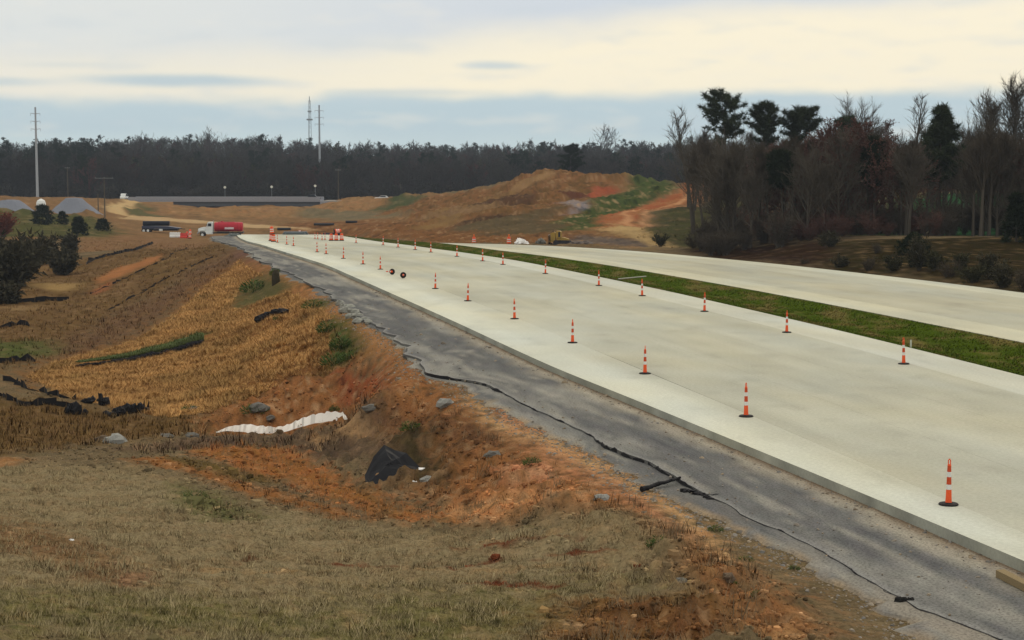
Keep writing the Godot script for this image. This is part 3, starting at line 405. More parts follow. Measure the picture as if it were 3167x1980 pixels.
# ---------- the lie of the land ----------
func along(line: Array, ahead: float) -> float:   # where a plan line lies at a distance ahead
	var last := line.size() - 1
	if ahead <= line[0].x:
		return line[0].y + (ahead - line[0].x) * (line[1].y - line[0].y) / (line[1].x - line[0].x)
	if ahead >= line[last].x:
		return line[last].y + (ahead - line[last].x) * (line[last].y - line[last - 1].y) / (line[last].x - line[last - 1].x)
	var i := 0
	while line[i + 1].x < ahead:
		i += 1
	var p1: Vector2 = line[i]
	var p2: Vector2 = line[i + 1]
	var p0: Vector2 = line[i - 1] if i > 0 else p1 - (p2 - p1)
	var p3: Vector2 = line[i + 2] if i + 2 <= last else p2 + (p2 - p1)
	var w := p2.x - p1.x
	var t := (ahead - p1.x) / w
	var m1 := (p2.y - p0.y) / (p2.x - p0.x) * w
	var m2 := (p3.y - p1.y) / (p3.x - p1.x) * w
	return (2 * t * t * t - 3 * t * t + 1) * p1.y + (t * t * t - 2 * t * t + t) * m1 + (3 * t * t - 2 * t * t * t) * p2.y + (t * t * t - t * t) * m2

func road_level(ahead: float) -> float:
	var t := maxf(ahead - 130.0, 0.0)
	var s := minf(t, 75.0)
	return -2e-4 * s * s - (t - s) * 0.03

func spread(x: float, a: float) -> Vector2:
	return Vector2(3.0 * log(a), 2.0 * x / (0.25 * a + 8.0))

func fit_levels() -> void:
	var given := LEVELS_0 + LEVELS_60 + LEVELS_120 + LEVELS_260 + LEVELS_430
	var n := given.size()
	for g in given:
		level_points.append(spread(g.x, g.z))
	var m := []
	for i in n + 1:
		var row := PackedFloat64Array()
		row.resize(n + 2)
		for j in n:
			row[j] = 1.0 if i == n else -sqrt(level_points[i].distance_squared_to(level_points[j]) + 0.02)
		if i < n:
			row[i] += 0.03
			row[n] = 1.0
			row[n + 1] = given[i].y
		m.append(row)
	for i in n + 1:
		var best := i
		for j in range(i + 1, n + 1):
			if absf(m[j][i]) > absf(m[best][i]):
				best = j
		var sw = m[i]; m[i] = m[best]; m[best] = sw
		var top: PackedFloat64Array = m[i]
		for j in range(i + 1, n + 1):
			var row: PackedFloat64Array = m[j]
			var f := row[i] / top[i]
			if f != 0.0:
				for q in range(i, n + 2):
					row[q] -= f * top[q]
				m[j] = row
	level_weights.resize(n + 1)
	for i in range(n, -1, -1):
		var s: float = m[i][n + 1]
		for j in range(i + 1, n + 1):
			s -= m[i][j] * level_weights[j]
		level_weights[i] = s / m[i][i]
	coarse_cols = 2 * X_HALF / COARSE + 2
	coarse_rows = A_ROWS / COARSE + 3
	coarse.resize(coarse_cols * coarse_rows)
	for r in coarse_rows:
		var a := A_START * exp(A_RATIO * r * COARSE)
		for q in coarse_cols:
			var p := spread(X_SCALE * sinh((q * COARSE - X_HALF) * X_STEP), a)
			var s := level_weights[n]
			for i in n:
				s -= level_weights[i] * sqrt(p.distance_squared_to(level_points[i]) + 0.02)
			coarse[r * coarse_cols + q] = s

func lie(x: float, a: float) -> float:
	var fr := clampf(log(a / A_START) / A_RATIO / COARSE, 0.0, coarse_rows - 1.001)
	var fq := clampf((asinh(x / X_SCALE) / X_STEP + X_HALF) / COARSE, 0.0, coarse_cols - 1.001)
	var r := int(fr)
	var q := int(fq)
	fr -= r
	fq -= q
	var at := r * coarse_cols + q
	return lerpf(lerpf(coarse[at], coarse[at + 1], fq), lerpf(coarse[at + coarse_cols], coarse[at + coarse_cols + 1], fq), fr)

const BUMPS := [   # humps and hollows of the earthwork: right, ahead, radius, height
	[-5.0, 62.0, 1.5, 1.0], [-2.9, 54.0, 1.7, 0.75], [-3.9, 50.2, 0.7, 0.5], [-7.5, 78.0, 2.2, 0.5], [-12.5, 77.0, 1.6, 0.45], [-1.6, 48.4, 1.2, 0.3],
	[-12.0, 72.5, 2.5, -0.5], [-8.5, 72.5, 2.5, -0.5], [2.2, 37.0, 0.8, 0.3], [1.2, 41.0, 1.0, 0.35], [-0.4, 45.0, 1.0, 0.3], [3.3, 33.2, 0.6, 0.3],
	[-6.0, 70.0, 2.0, 0.35], [-22.5, 82.5, 1.6, 0.3], [3.9, 30.6, 0.5, 0.25], [-17.5, 117.0, 2.0, 0.5], [-15.5, 104.0, 2.0, 0.4], [4.6, 28.6, 0.5, 0.2],
	[28.0, 385.0, 9.0, 1.6], [12.0, 405.0, 12.0, 1.2], [36.0, 400.0, 8.0, -1.2], [20.0, 350.0, 9.0, -1.0], [5.0, 350.0, 10.0, 1.0], [-30.0, 460.0, 8.0, 1.2],
]

func in_corridor(x: float, a: float) -> float:
	if a > 375.0:
		return 0.0
	return smoothstep(-3.0, 0.2, x - along(PADOUT, a)) * (1.0 - smoothstep(-0.2, 5.0, x - along(FFAR, a))) * (1.0 - smoothstep(345.0, 375.0, a))

func ground(x: float, a: float, detail := true) -> float:
	var h := lie(x, a)
	for b in BUMPS:
		var dx: float = x - b[0]
		var da: float = a - b[1]
		var q: float = (dx * dx + da * da) / (b[2] * b[2])
		if q < 6.0:
			h += b[3] * exp(-q)
	var w := in_corridor(x, a)
	if detail:
		var lumpy := 1.0 - w
		var wild := 0.35
		if a > 34.0 and a < 110.0 and x > -14.0:   # churned clay beside the road
			wild = lerpf(0.35, 1.0, smoothstep(34.0, 48.0, a + x * 2.0) * (1.0 - smoothstep(85.0, 110.0, a)))
		elif a <= 34.0 and x > 1.0:
			wild = lerpf(0.35, 1.0, smoothstep(1.0, 3.0, x))
		if a > 200.0:
			wild = 0.8
			lumpy *= clampf(maxf(maxf(absf(x + 62.0) - 26.0, 0.0) / 14.0, maxf(absf(a - 325.0) - 90.0, 0.0) / 30.0), 0.08, 1.0)   # the level yard where the trucks stand
			h += noise_big.get_noise_2d(x * 0.3 + 40.0, a * 0.3) * 1.5 * smoothstep(200.0, 330.0, a) * lumpy
			h += absf(noise_big.get_noise_2d(x * 0.9 + 9.0, a * 0.7)) * 1.6 * smoothstep(260.0, 350.0, a) * lumpy * (1.0 - smoothstep(460.0, 500.0, a))
		h += noise_big.get_noise_2d(x, a) * 0.30 * wild * lumpy
		h += absf(noise_mid.get_noise_2d(x, a)) * 0.55 * wild * lumpy
		if a < 110.0:
			h += noise_fine.get_noise_2d(x, a) * 0.12 * (0.3 + wild) * lumpy
	return lerpf(h, road_level(a) - 0.42, w)

func at_ground(p: Vector2, up := 0.0) -> Vector3:
	return Vector3(p.x, ground(p.x, p.y) + up, -p.y)

func at_road(p: Vector2) -> Vector3:
	return Vector3(p.x, road_level(p.y) + 0.004, -p.y)

func patch(called: String, color: Color, other: Color, soft: float, rough: float, edge: PackedVector2Array, growth: String) -> void:
	var box := Rect2(edge[0], Vector2.ZERO)
	for p in edge:
		box = box.expand(p)
	patches.append({"name": called, "a": color, "b": other, "soft": soft, "rough": rough, "edge": edge, "box": box.grow(soft * 1.5), "growth": growth})

func inside(edge: PackedVector2Array, p: Vector2) -> float:   # signed distance, positive inside
	var near := 1e20
	var odd := false
	var n := edge.size()
	var e := edge[n - 1]
	for i in n:
		var s := edge[i]
		var d := e - s
		var t := clampf((p - s).dot(d) / maxf(d.length_squared(), 1e-9), 0.0, 1.0)
		near = minf(near, (s + d * t).distance_squared_to(p))
		if (s.y > p.y) != (e.y > p.y) and p.x < (e.x - s.x) * (p.y - s.y) / (e.y - s.y) + s.x:
			odd = not odd
		e = s
	return sqrt(near) if odd else -sqrt(near)

func cover(x: float, a: float) -> Color:
	var wob := clampf(a * 0.02, 0.35, 5.0)
	var p := Vector2(x + noise_warp.get_noise_2d(x / wob, a / wob) * wob * 1.2, a + noise_warp.get_noise_2d(x / wob + 90.0, a / wob) * wob * 1.6)
	var c := Color(0.15, 0.11, 0.06)
	var rough := 0.3
	var n := noise_mid.get_noise_2d(x * 0.8 + 7.0, a * 0.8)
	var n2 := noise_fine.get_noise_2d(x * 0.7, a * 0.7 + 31.0)
	if a > 150.0:
		n = noise_mid.get_noise_2d(x * 0.2 + 7.0, a * 0.12)
		n2 = noise_mid.get_noise_2d(x * 0.6, a * 0.5 + 31.0)
	var mixed := clampf(0.5 + n * 0.9 + n2 * 0.9, 0.0, 1.0)
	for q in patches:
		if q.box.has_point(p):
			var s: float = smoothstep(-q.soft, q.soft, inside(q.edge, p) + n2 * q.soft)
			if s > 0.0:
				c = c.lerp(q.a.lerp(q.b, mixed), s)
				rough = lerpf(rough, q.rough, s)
	if rough > 0.27:   # soil's own dark and tan blotches, strengthened to stand in for relief shading
		var m := 1.0 if a < 150.0 else 0.22
		var b1 := noise_mid.get_noise_2d(x * 1.5 * m + 11.0, a * 1.1 * m)
		var b2 := noise_fine.get_noise_2d(x * 1.3 * m, a * 1.0 * m + 17.0)
		var w := clampf((rough - 0.22) * 3.6, 0.0, 1.0)
		if a > 24.0 and a < 90.0:
			b1 += 0.5 * noise_mid.get_noise_2d(x * 4.0, a * 3.0)
		c = c.lerp(Color(c.r * 0.42, c.g * 0.47, c.b * 0.52), smoothstep(0.12, 0.5, b1 * 0.7 + b2 * 0.5) * w)
		c = c.lerp(Color(0.40, 0.255, 0.135), smoothstep(0.12, 0.5, b2 * 0.5 - b1 * 0.6) * w * 0.6)
	var f := 1.0 + (n * 0.7 + n2 * 1.0) * rough
	return Color(c.r * f, c.g * f, c.b * f)

func growth_at(x: float, a: float, kind: String) -> bool:
	var got := ""
	var p := Vector2(x, a)
	for q in patches:
		if q.box.has_point(p) and inside(q.edge, p) > 0.0:
			got = q.growth
	return got == kind

func build_ground() -> void:
	var cols := 2 * X_HALF + 1
	var xs := PackedFloat32Array()
	for q in cols:
		xs.append(X_SCALE * sinh((q - X_HALF) * X_STEP))
	var v := PackedVector3Array()
	var n := PackedVector3Array()
	var k := PackedColorArray()
	var count := cols * A_ROWS
	v.resize(count)
	n.resize(count)
	k.resize(count)
	for r in A_ROWS:
		var a := A_START * exp(A_RATIO * r)
		for q in cols:
			v[r * cols + q] = Vector3(xs[q], ground(xs[q], a), -a)
			if absf(xs[q]) > a * 0.75 + 12.0:
				k[r * cols + q] = Color(0.13, 0.1, 0.06)
			else:
				k[r * cols + q] = cover(xs[q], a)
	for r in A_ROWS:
		for q in cols:
			var du := v[r * cols + mini(q + 1, cols - 1)] - v[r * cols + maxi(q - 1, 0)]
			var dr := v[mini(r + 1, A_ROWS - 1) * cols + q] - v[maxi(r - 1, 0) * cols + q]
			n[r * cols + q] = du.cross(dr).normalized()
	var ix := PackedInt32Array()
	for r in A_ROWS - 1:
		for q in cols - 1:
			var i := r * cols + q
			ix.append(i); ix.append(i + cols); ix.append(i + 1)
			ix.append(i + 1); ix.append(i + cols); ix.append(i + cols + 1)
	var arr := []
	arr.resize(Mesh.ARRAY_MAX)
	arr[Mesh.ARRAY_VERTEX] = v
	arr[Mesh.ARRAY_NORMAL] = n
	arr[Mesh.ARRAY_COLOR] = k
	arr[Mesh.ARRAY_INDEX] = ix
	var m := ArrayMesh.new()
	m.add_surface_from_arrays(Mesh.PRIMITIVE_TRIANGLES, arr)
	var soil := paint("soil", Color(1.0, 1.0, 1.0), 0.95, 1.0, 0.4, 1.3)
	tag(put("ground", m, soil), "", "", "", "structure")
	var far := MB.new()
	far.c = Color(0.09, 0.08, 0.055)
	for s in [[-6000.0, 6000.0, -3000.0, 6000.0]]:
		far.quad(Vector3(s[0], -9.0, -s[2]), Vector3(s[1], -9.0, -s[2]), Vector3(s[1], -9.0, -s[3]), Vector3(s[0], -9.0, -s[3]))
	tag(put("outer_ground", far.mesh(), soil), "", "", "", "structure")


# ---------- road ----------
func stations(from: float, to: float, ratio := 0.012) -> PackedFloat32Array:
	var s := PackedFloat32Array()
	var a := from
	while a < to:
		s.append(a)
		a *= 1.0 + ratio
	s.append(to)
	return s

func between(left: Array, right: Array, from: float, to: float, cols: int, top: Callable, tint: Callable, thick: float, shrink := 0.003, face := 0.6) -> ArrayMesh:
	var b := MB.new()
	var st := stations(from, to)
	var old := []
	var old_c := []
	var old_f := Color.WHITE
	for a in st:
		var l := along(left, a) + shrink
		var r := along(right, a) - shrink
		var row := []
		var rc := []
		var fc := Color.WHITE
		for q in cols + 1:
			var t := float(q) / cols
			var x := lerpf(l, r, t)
			row.append(Vector3(x, top.call(x, a, t), -a))
			rc.append(tint.call(x, a, t))
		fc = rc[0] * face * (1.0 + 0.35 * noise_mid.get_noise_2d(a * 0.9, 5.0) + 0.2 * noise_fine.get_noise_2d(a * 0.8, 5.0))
		if old:
			for q in cols:
				var m: Vector3 = (row[q + 1] - row[q]).cross(old[q] - row[q])
				m = -m.normalized() if m.y < 0.0 else m.normalized()
				for e in [[old[q], old_c[q]], [row[q + 1], rc[q + 1]], [old[q + 1], old_c[q + 1]], [old[q], old_c[q]], [row[q], rc[q]], [row[q + 1], rc[q + 1]]]:
					b.v.append(e[0]); b.n.append(m); b.k.append(e[1])
			var dn := Vector3(0, -thick, 0)
			var m0 := Vector3(-1, 0, 0)
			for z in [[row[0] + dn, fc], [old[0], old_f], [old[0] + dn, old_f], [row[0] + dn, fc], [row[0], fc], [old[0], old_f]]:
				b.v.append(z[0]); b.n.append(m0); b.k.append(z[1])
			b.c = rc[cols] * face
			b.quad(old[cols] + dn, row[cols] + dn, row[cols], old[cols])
		else:
			b.c = rc[0]
			b.quad(row[0] + Vector3(0, -thick, 0), row[cols] + Vector3(0, -thick, 0), row[cols], row[0])
		old = row
		old_c = rc
		old_f = fc
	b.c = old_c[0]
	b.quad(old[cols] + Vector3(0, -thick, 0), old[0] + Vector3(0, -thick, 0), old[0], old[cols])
	return b.mesh()

func shifted(line: Array, by: float) -> Array:
	var r := []
	for p in line:
		r.append(Vector2(p.x, p.y + by))
	return r

func shared(l: Array, r: Array, t: float) -> Array:
	var o := []
	for a in [15.0, 30.0, 50.0, 70.0, 90.0, 110.0, 130.0, 150.0, 170.0, 190.0, 206.0, 240.0, 275.0, 320.0, 370.0]:
		o.append(Vector2(a, lerpf(along(l, a), along(r, a), t)))
	return o

func step_depth(a: float) -> float:   # height of the ragged step between the two lifts
	return 0.022 + 0.025 * smoothstep(38.0, 40.0, a) + 0.055 * smoothstep(39.5, 41.5, a) * (1.0 - smoothstep(46.5, 48.5, a)) + 0.05 * smoothstep(57.5, 59.5, a)

func build_road() -> void:
	var conc := paint("concrete", Color(1, 1, 1), 0.85, 0.3, 0.35, 0.05)
	var level := func(x: float, a: float, t: float) -> float: return road_level(a)
	var tone := func(base: Color, amount: float, other := Color(0, 0, 0, 0)) -> Callable:
		return func(x: float, a: float, t: float) -> Color:
			var lane: float = x - along(SLAB, a)
			var f := 1.0 + amount * (noise_mid.get_noise_2d(lane * 1.3, a * 0.07) * 0.6 + noise_big.get_noise_2d(lane * 0.8 + 50.0, a * 0.3) * 1.0 + noise_mid.get_noise_2d(lane * 0.5, a * 0.35 + 80.0) * 0.5)
			var base_c := base if other.a == 0.0 else base.lerp(other, smoothstep(0.35, 1.0, t))
			var warm: float = noise_big.get_noise_2d(lane * 1.2 + 70.0, a * 0.5)
			var blot: float = smoothstep(0.22, 0.55, noise_mid.get_noise_2d(lane * 0.9 + 20.0, a * 0.5 + 11.0)) * 0.09
			f *= 1.0 - blot
			return Color(base_c.r * f * (1.0 + 0.045 * warm), base_c.g * f, base_c.b * f * (1.0 - 0.09 * warm))
	var pale := Color(0.565, 0.568, 0.47)
	var worn := Color(0.435, 0.425, 0.335)
	var one := thing("near_carriageway", "", "")
	tag(one, "", "", "", "structure")
	var lane_l := shifted(LROW, 0.25)
	var lane_r := shifted(RROW, 0.3)
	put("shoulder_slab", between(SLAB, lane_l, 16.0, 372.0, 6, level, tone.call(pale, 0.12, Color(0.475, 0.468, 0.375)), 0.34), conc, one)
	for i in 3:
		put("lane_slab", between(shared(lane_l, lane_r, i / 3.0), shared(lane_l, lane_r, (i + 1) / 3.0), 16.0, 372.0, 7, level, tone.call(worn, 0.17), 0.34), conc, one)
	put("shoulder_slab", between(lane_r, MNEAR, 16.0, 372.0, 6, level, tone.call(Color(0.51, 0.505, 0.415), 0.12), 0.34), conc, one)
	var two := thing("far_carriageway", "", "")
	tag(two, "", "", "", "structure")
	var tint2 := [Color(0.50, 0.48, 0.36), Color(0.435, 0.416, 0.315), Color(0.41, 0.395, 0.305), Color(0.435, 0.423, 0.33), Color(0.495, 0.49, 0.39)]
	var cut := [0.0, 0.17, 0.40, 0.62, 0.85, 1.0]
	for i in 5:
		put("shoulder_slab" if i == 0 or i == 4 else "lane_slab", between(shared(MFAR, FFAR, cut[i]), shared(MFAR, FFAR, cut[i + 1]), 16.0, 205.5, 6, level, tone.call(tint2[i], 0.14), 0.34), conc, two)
	# grass median, slightly dished
	var turf := paint("turf", Color(1, 1, 1), 0.95, 1.0, 0.5, 0.8)
	var dish := func(x: float, a: float, t: float) -> float: return road_level(a) - 0.03 - 0.30 * sin(PI * t) + noise_mid.get_noise_2d(x, a) * 0.10 * sin(PI * t)
	var green := func(x: float, a: float, t: float) -> Color:
		var g := clampf(0.5 + noise_mid.get_noise_2d(x * 0.7, a * 0.25) * 1.3 + noise_fine.get_noise_2d(x, a * 0.5) * 0.7, 0.0, 1.0)
		var c := Color(0.052, 0.082, 0.006).lerp(Color(0.14, 0.115, 0.035), smoothstep(0.45, 0.95, g))
		return c.lerp(Color(0.10, 0.08, 0.04), smoothstep(215.0, 240.0, a) * 0.35)
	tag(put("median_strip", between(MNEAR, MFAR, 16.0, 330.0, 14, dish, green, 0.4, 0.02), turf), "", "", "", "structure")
	# stone base beside the slab: an upper lift that stops at a ragged step and a lower one
	var base := paint("stone_base", Color(1, 1, 1), 0.95, 1.0, 0.6, 0.5)
	var grey := func(x: float, a: float, t: float) -> Color:
		var d: float = along(SLAB, a) - x
		var s := clampf(0.5 + noise_mid.get_noise_2d(d * 0.55 + 3.0, a * 0.12) * 1.2 + noise_big.get_noise_2d(d * 0.9, a * 0.35 + 60.0) * 0.9, 0.0, 1.0)
		var c := Color(0.142, 0.14, 0.133).lerp(Color(0.28, 0.268, 0.23), smoothstep(0.5, 1.0, s) * 0.7)
		var streak := noise_mid.get_noise_2d(d * 2.6 + 20.0, a * 0.16)
		c = c.lerp(Color(0.31, 0.29, 0.24), smoothstep(0.2, 0.5, streak) * 0.6)
		c = c.lerp(Color(0.095, 0.095, 0.10), smoothstep(0.14, 0.5, -streak) * 0.6)
		var dust := 1.0 - smoothstep(0.3, 1.1 + noise_mid.get_noise_2d(a * 0.5, 9.0) * 0.9, d)
		c = c.lerp(Color(0.40, 0.35, 0.26), dust * 0.65)
		c = c.lerp(Color(0.19, 0.125, 0.075), (1.0 - smoothstep(0.0, 0.38 + noise_fine.get_noise_2d(a * 3.0, 2.0) * 0.25, d)) * 0.85)
		var f := 1.0 + noise_fine.get_noise_2d(x, a) * 0.22
		return Color(c.r * f, c.g * f, c.b * f)
	var steps := STEP.duplicate()
	steps[0] = Vector2(16.0, along(PADOUT, 16.0) + 1.0)
	steps.append(Vector2(68.0, along(PADOUT, 68.0) + 0.15))
	for a in [80.0, 95.0, 110.0, 130.0, 150.0, 175.0, 210.0, 260.0, 320.0, 370.0]:
		steps.append(Vector2(a, along(PADOUT, a) + 0.1))
	var rough_step := []
	for a in stations(16.0, 365.0, 0.011):
		rough_step.append(Vector2(a, along(steps, a) + noise_fine.get_noise_2d(a * 1.5, 4.0) * 0.10 + (noise_mid.get_noise_2d(a * 0.9, 77.0) * 0.9 if a > 68.0 else 0.0)))
	var rough_edge := []
	for a in stations(16.0, 365.0, 0.011):
		rough_edge.append(Vector2(a, along(PADOUT, a) - 0.12 + noise_fine.get_noise_2d(a * 1.2, 14.0) * 0.45 + noise_fine.get_noise_2d(a * 4.0, 54.0) * 0.2 + noise_mid.get_noise_2d(a * 0.7, 44.0) * (0.35 if a < 80.0 else 0.8)))
	var up := func(x: float, a: float, t: float) -> float: return road_level(a) - 0.235 - 0.035 * (1.0 - t) + noise_fine.get_noise_2d(x, a) * 0.008
	var low := func(x: float, a: float, t: float) -> float: return road_level(a) - 0.27 - step_depth(a) - 0.03 * (1.0 - t) - 0.16 * (1.0 - smoothstep(0.0, 0.3, t)) + noise_fine.get_noise_2d(x, a) * 0.012
	var grey_top := func(x: float, a: float, t: float) -> Color:
		var c: Color = grey.call(x, a, t)
		return c.lerp(Color(0.27, 0.262, 0.245), (1.0 - smoothstep(0.0, 0.08, t)) * 0.75)
	var grey_low := func(x: float, a: float, t: float) -> Color:
		var c: Color = grey.call(x, a, t)
		var s := clampf(0.5 + noise_mid.get_noise_2d(x * 1.5, a * 0.4) * 1.5, 0.0, 1.0)
		c = c.lerp(Color(0.27, 0.235, 0.185), (1.0 - smoothstep(24.0, 44.0, a)) * 0.75 * s)
		return c.lerp(Color(0.40, 0.29, 0.17), (1.0 - smoothstep(0.0, 0.35, t + noise_fine.get_noise_2d(x, a) * 0.3)) * 0.8)
	var pad := thing("stone_shoulder", "", "")
	tag(pad, "", "", "", "structure")
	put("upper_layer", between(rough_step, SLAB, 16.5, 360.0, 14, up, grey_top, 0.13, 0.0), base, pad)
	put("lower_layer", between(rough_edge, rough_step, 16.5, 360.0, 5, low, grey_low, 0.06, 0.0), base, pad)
	# black torn edge of the upper lift
	var edge := MB.new()
	var prev := Vector3.ZERO
	var prev_h := 0.0
	for a in stations(17.0, 64.5, 0.005):
		var x := along(rough_step, a) - 0.012
		var p := Vector3(x, road_level(a) - 0.272 - step_depth(a), -a)
		var thick := 0.045
		if a > 40.5 and a < 47.5:
			thick = 0.095
		elif a > 58.5:
			thick = 0.10
		elif a < 38.5:
			thick = 0.022
		var h := clampf(thick + (noise_mid.get_noise_2d(a * 1.3, 3.0) * 0.10 + noise_fine.get_noise_2d(a * 2.0, 8.0) * 0.05) * (1.0 if a > 38.7 else 0.3), 0.0, step_depth(a) + 0.004)
		h *= clampf(1.0 + 1.5 * noise_fine.get_noise_2d(a * 5.0, 28.0), 0.35, 1.3)
		h *= smoothstep(0.25, 0.8, absf(a - 38.7)) * smoothstep(0.0, 0.4, absf(a - 33.4))
		edge.c = Color(1, 1, 1) if a > 38.7 else Color(7.0, 5.6, 4.4)
		var gap := noise_mid.get_noise_2d(a * 0.8, 61.0)
		if a < 38.7 or (a > 47.5 and a < 58.5):
			h *= smoothstep(-0.12, 0.12, gap)
		h = maxf(h, 0.004)
		if prev != Vector3.ZERO and true:
			edge.quad(p, prev, prev + Vector3(0, prev_h, 0), p + Vector3(0, h, 0))
			edge.quad(p + Vector3(0, h, 0), prev + Vector3(0, prev_h, 0), prev + Vector3(0.02, prev_h + 0.004, 0), p + Vector3(0.02, h + 0.004, 0))
		prev = p
		prev_h = h
	tag(put("fabric_edge", edge.mesh(), paint("black_fabric", Color(0.012, 0.011, 0.012), 0.8)), "thin black torn fabric edge winding along the grey stone shoulder", "fabric edge")


# ---------- sky ----------
func sky_color(az: float, el: float) -> Color:   # degrees; linear colour
	var wob := noise_warp.get_noise_2d(az * 0.9 + 200.0, el * 3.0) * 0.35 + noise_warp.get_noise_2d(az * 3.0, el * 9.0 + 70.0) * 0.12
	var e := el + wob * clampf(el * 0.5, 0.15, 1.0)
	var right := smoothstep(-20.0, 16.0, az) if absf(az) < 60.0 else 0.6
	var horizon := Color8(206, 222, 223)
	var blue := Color8(193, 211, 217)
	var cream := Color8(234, 232, 222).lerp(Color8(255, 245, 219), clampf(right * 1.25 + 0.35 - smoothstep(3.0, 5.2, el) * (1.0 - right) * 0.9, 0.0, 1.0))
	var grey := Color8(226, 229, 226).lerp(Color8(212, 219, 226), smoothstep(-14.0, 4.0, az))
	var band_top := 2.62 + 0.25 * smoothstep(-7.5, -6.0, az) + 0.08 * sin(az * 0.9)
	var grey_low := lerpf(4.3, 6.2, smoothstep(-14.0, 19.0, az))
	var c := horizon.srgb_to_linear().lerp(blue.srgb_to_linear(), smoothstep(0.95, 1.65, e))
	c = c.lerp(cream.srgb_to_linear(), smoothstep(band_top - 0.45, band_top + 0.18, e))
	c = c.lerp(grey.srgb_to_linear(), smoothstep(grey_low - 0.9, grey_low + 0.5, e))
	for w in [[-11.4, 3.12, 4.4, 0.27, 1.0], [-17.5, 3.0, 3.0, 0.2, 0.7], [-0.6, 3.74, 1.5, 0.17, 0.75], [-3.5, 2.82, 3.4, 0.16, 0.5], [24.0, 3.3, 5.0, 0.3, 0.8], [-27.0, 3.6, 5.0, 0.3, 0.8], [-15.0, 3.6, 2.5, 0.12, 0.3]]:
		var d := Vector2((az - w[0]) / w[2], (el - w[1] + wob * 0.2) / w[3])
		c = c.lerp(Color8(197, 211, 215).srgb_to_linear(), (1.0 - smoothstep(0.3, 1.1, d.length())) * w[4])
	if el > 1.2 and el < 12.0:   # thin streaks of cloud
		var streak := noise_warp.get_noise_2d(az * 1.1 + 400.0, el * 7.0) * 0.8 + noise_warp.get_noise_2d(az * 4.0 + 90.0, el * 16.0) * 0.3
		c = c.lerp(Color8(208, 217, 221).srgb_to_linear(), smoothstep(0.1, 0.6, streak) * 0.32)
		c = c.lerp(Color8(240, 236, 224).srgb_to_linear(), smoothstep(0.1, 0.6, -streak) * 0.35)
	if el > 5.0:
		var t := smoothstep(5.0, 40.0, el)
		var cloud := 1.0 + noise_warp.get_noise_2d(az * 0.5 * cos(deg_to_rad(el)) + 900.0, el * 0.9) * 0.14 * smoothstep(5.0, 14.0, el)
		c = c.lerp(Color(1.09, 1.07, 1.01), t) * cloud
	if el < 0.0:
		c = c.lerp(Color(0.12, 0.1, 0.08), smoothstep(0.0, -2.0, el))
	c.a = 1.0
	return c

func make_sky() -> Sky:
	var w := 4096
	var h := 2048
	var small := Image.create(512, 256, false, Image.FORMAT_RGBF)
	for y in 256:
		var el := 90.0 - (y + 0.5) * 180.0 / 256.0
		for x in 512:
			var az := (x + 0.5) * 360.0 / 512.0
			small.set_pixel(x, y, sky_color(az if az < 180.0 else az - 360.0, el))
	small.resize(w, h, Image.INTERPOLATE_BILINEAR)
	for y in range(h / 2 - 112, h / 2 + 12):
		var el := 90.0 - (y + 0.5) * 180.0 / h
		for x in w:
			var az := (x + 0.5) * 360.0 / w
			small.set_pixel(x, y, sky_color(az if az < 180.0 else az - 360.0, el))
	var m := PanoramaSkyMaterial.new()
	m.panorama = ImageTexture.create_from_image(small)
	var s := Sky.new()
	s.sky_material = m
	return s


# ---------- trees ----------
func limb(b: MB, from: Vector3, dir: Vector3, length: float, radius: float, parts: int, sides: int, bend: float, lift: float) -> Array:   # returns points along it
	var pts := [from]
	var p := from
	var d := dir.normalized()
	for i in parts:
		d = (d + Vector3(dice.randf_range(-bend, bend), dice.randf_range(-bend, bend) + lift, dice.randf_range(-bend, bend))).normalized()
		var q := p + d * length / parts
		b.tube(p, q, radius * (1.0 - 0.85 * i / parts), radius * (1.0 - 0.85 * (i + 1) / parts), sides)
		p = q
		pts.append(p)
	return pts

func twig(b: MB, from: Vector3, dir: Vector3, length: float, width: float) -> void:
	var d := dir.normalized()
	var s := d.cross(Vector3(dice.randf_range(-1, 1), dice.randf_range(-1, 1), dice.randf_range(-1, 1))).normalized() * width * 0.5
	b.tri(from - s, from + s, from + d * length)

func aside(dir: Vector3, angle: float) -> Vector3:
	var u := dir.cross(Vector3(dice.randf_range(-1, 1), dice.randf_range(-1, 1), dice.randf_range(-1, 1))).normalized()
	return (dir * cos(angle) + u * sin(angle)).normalized()

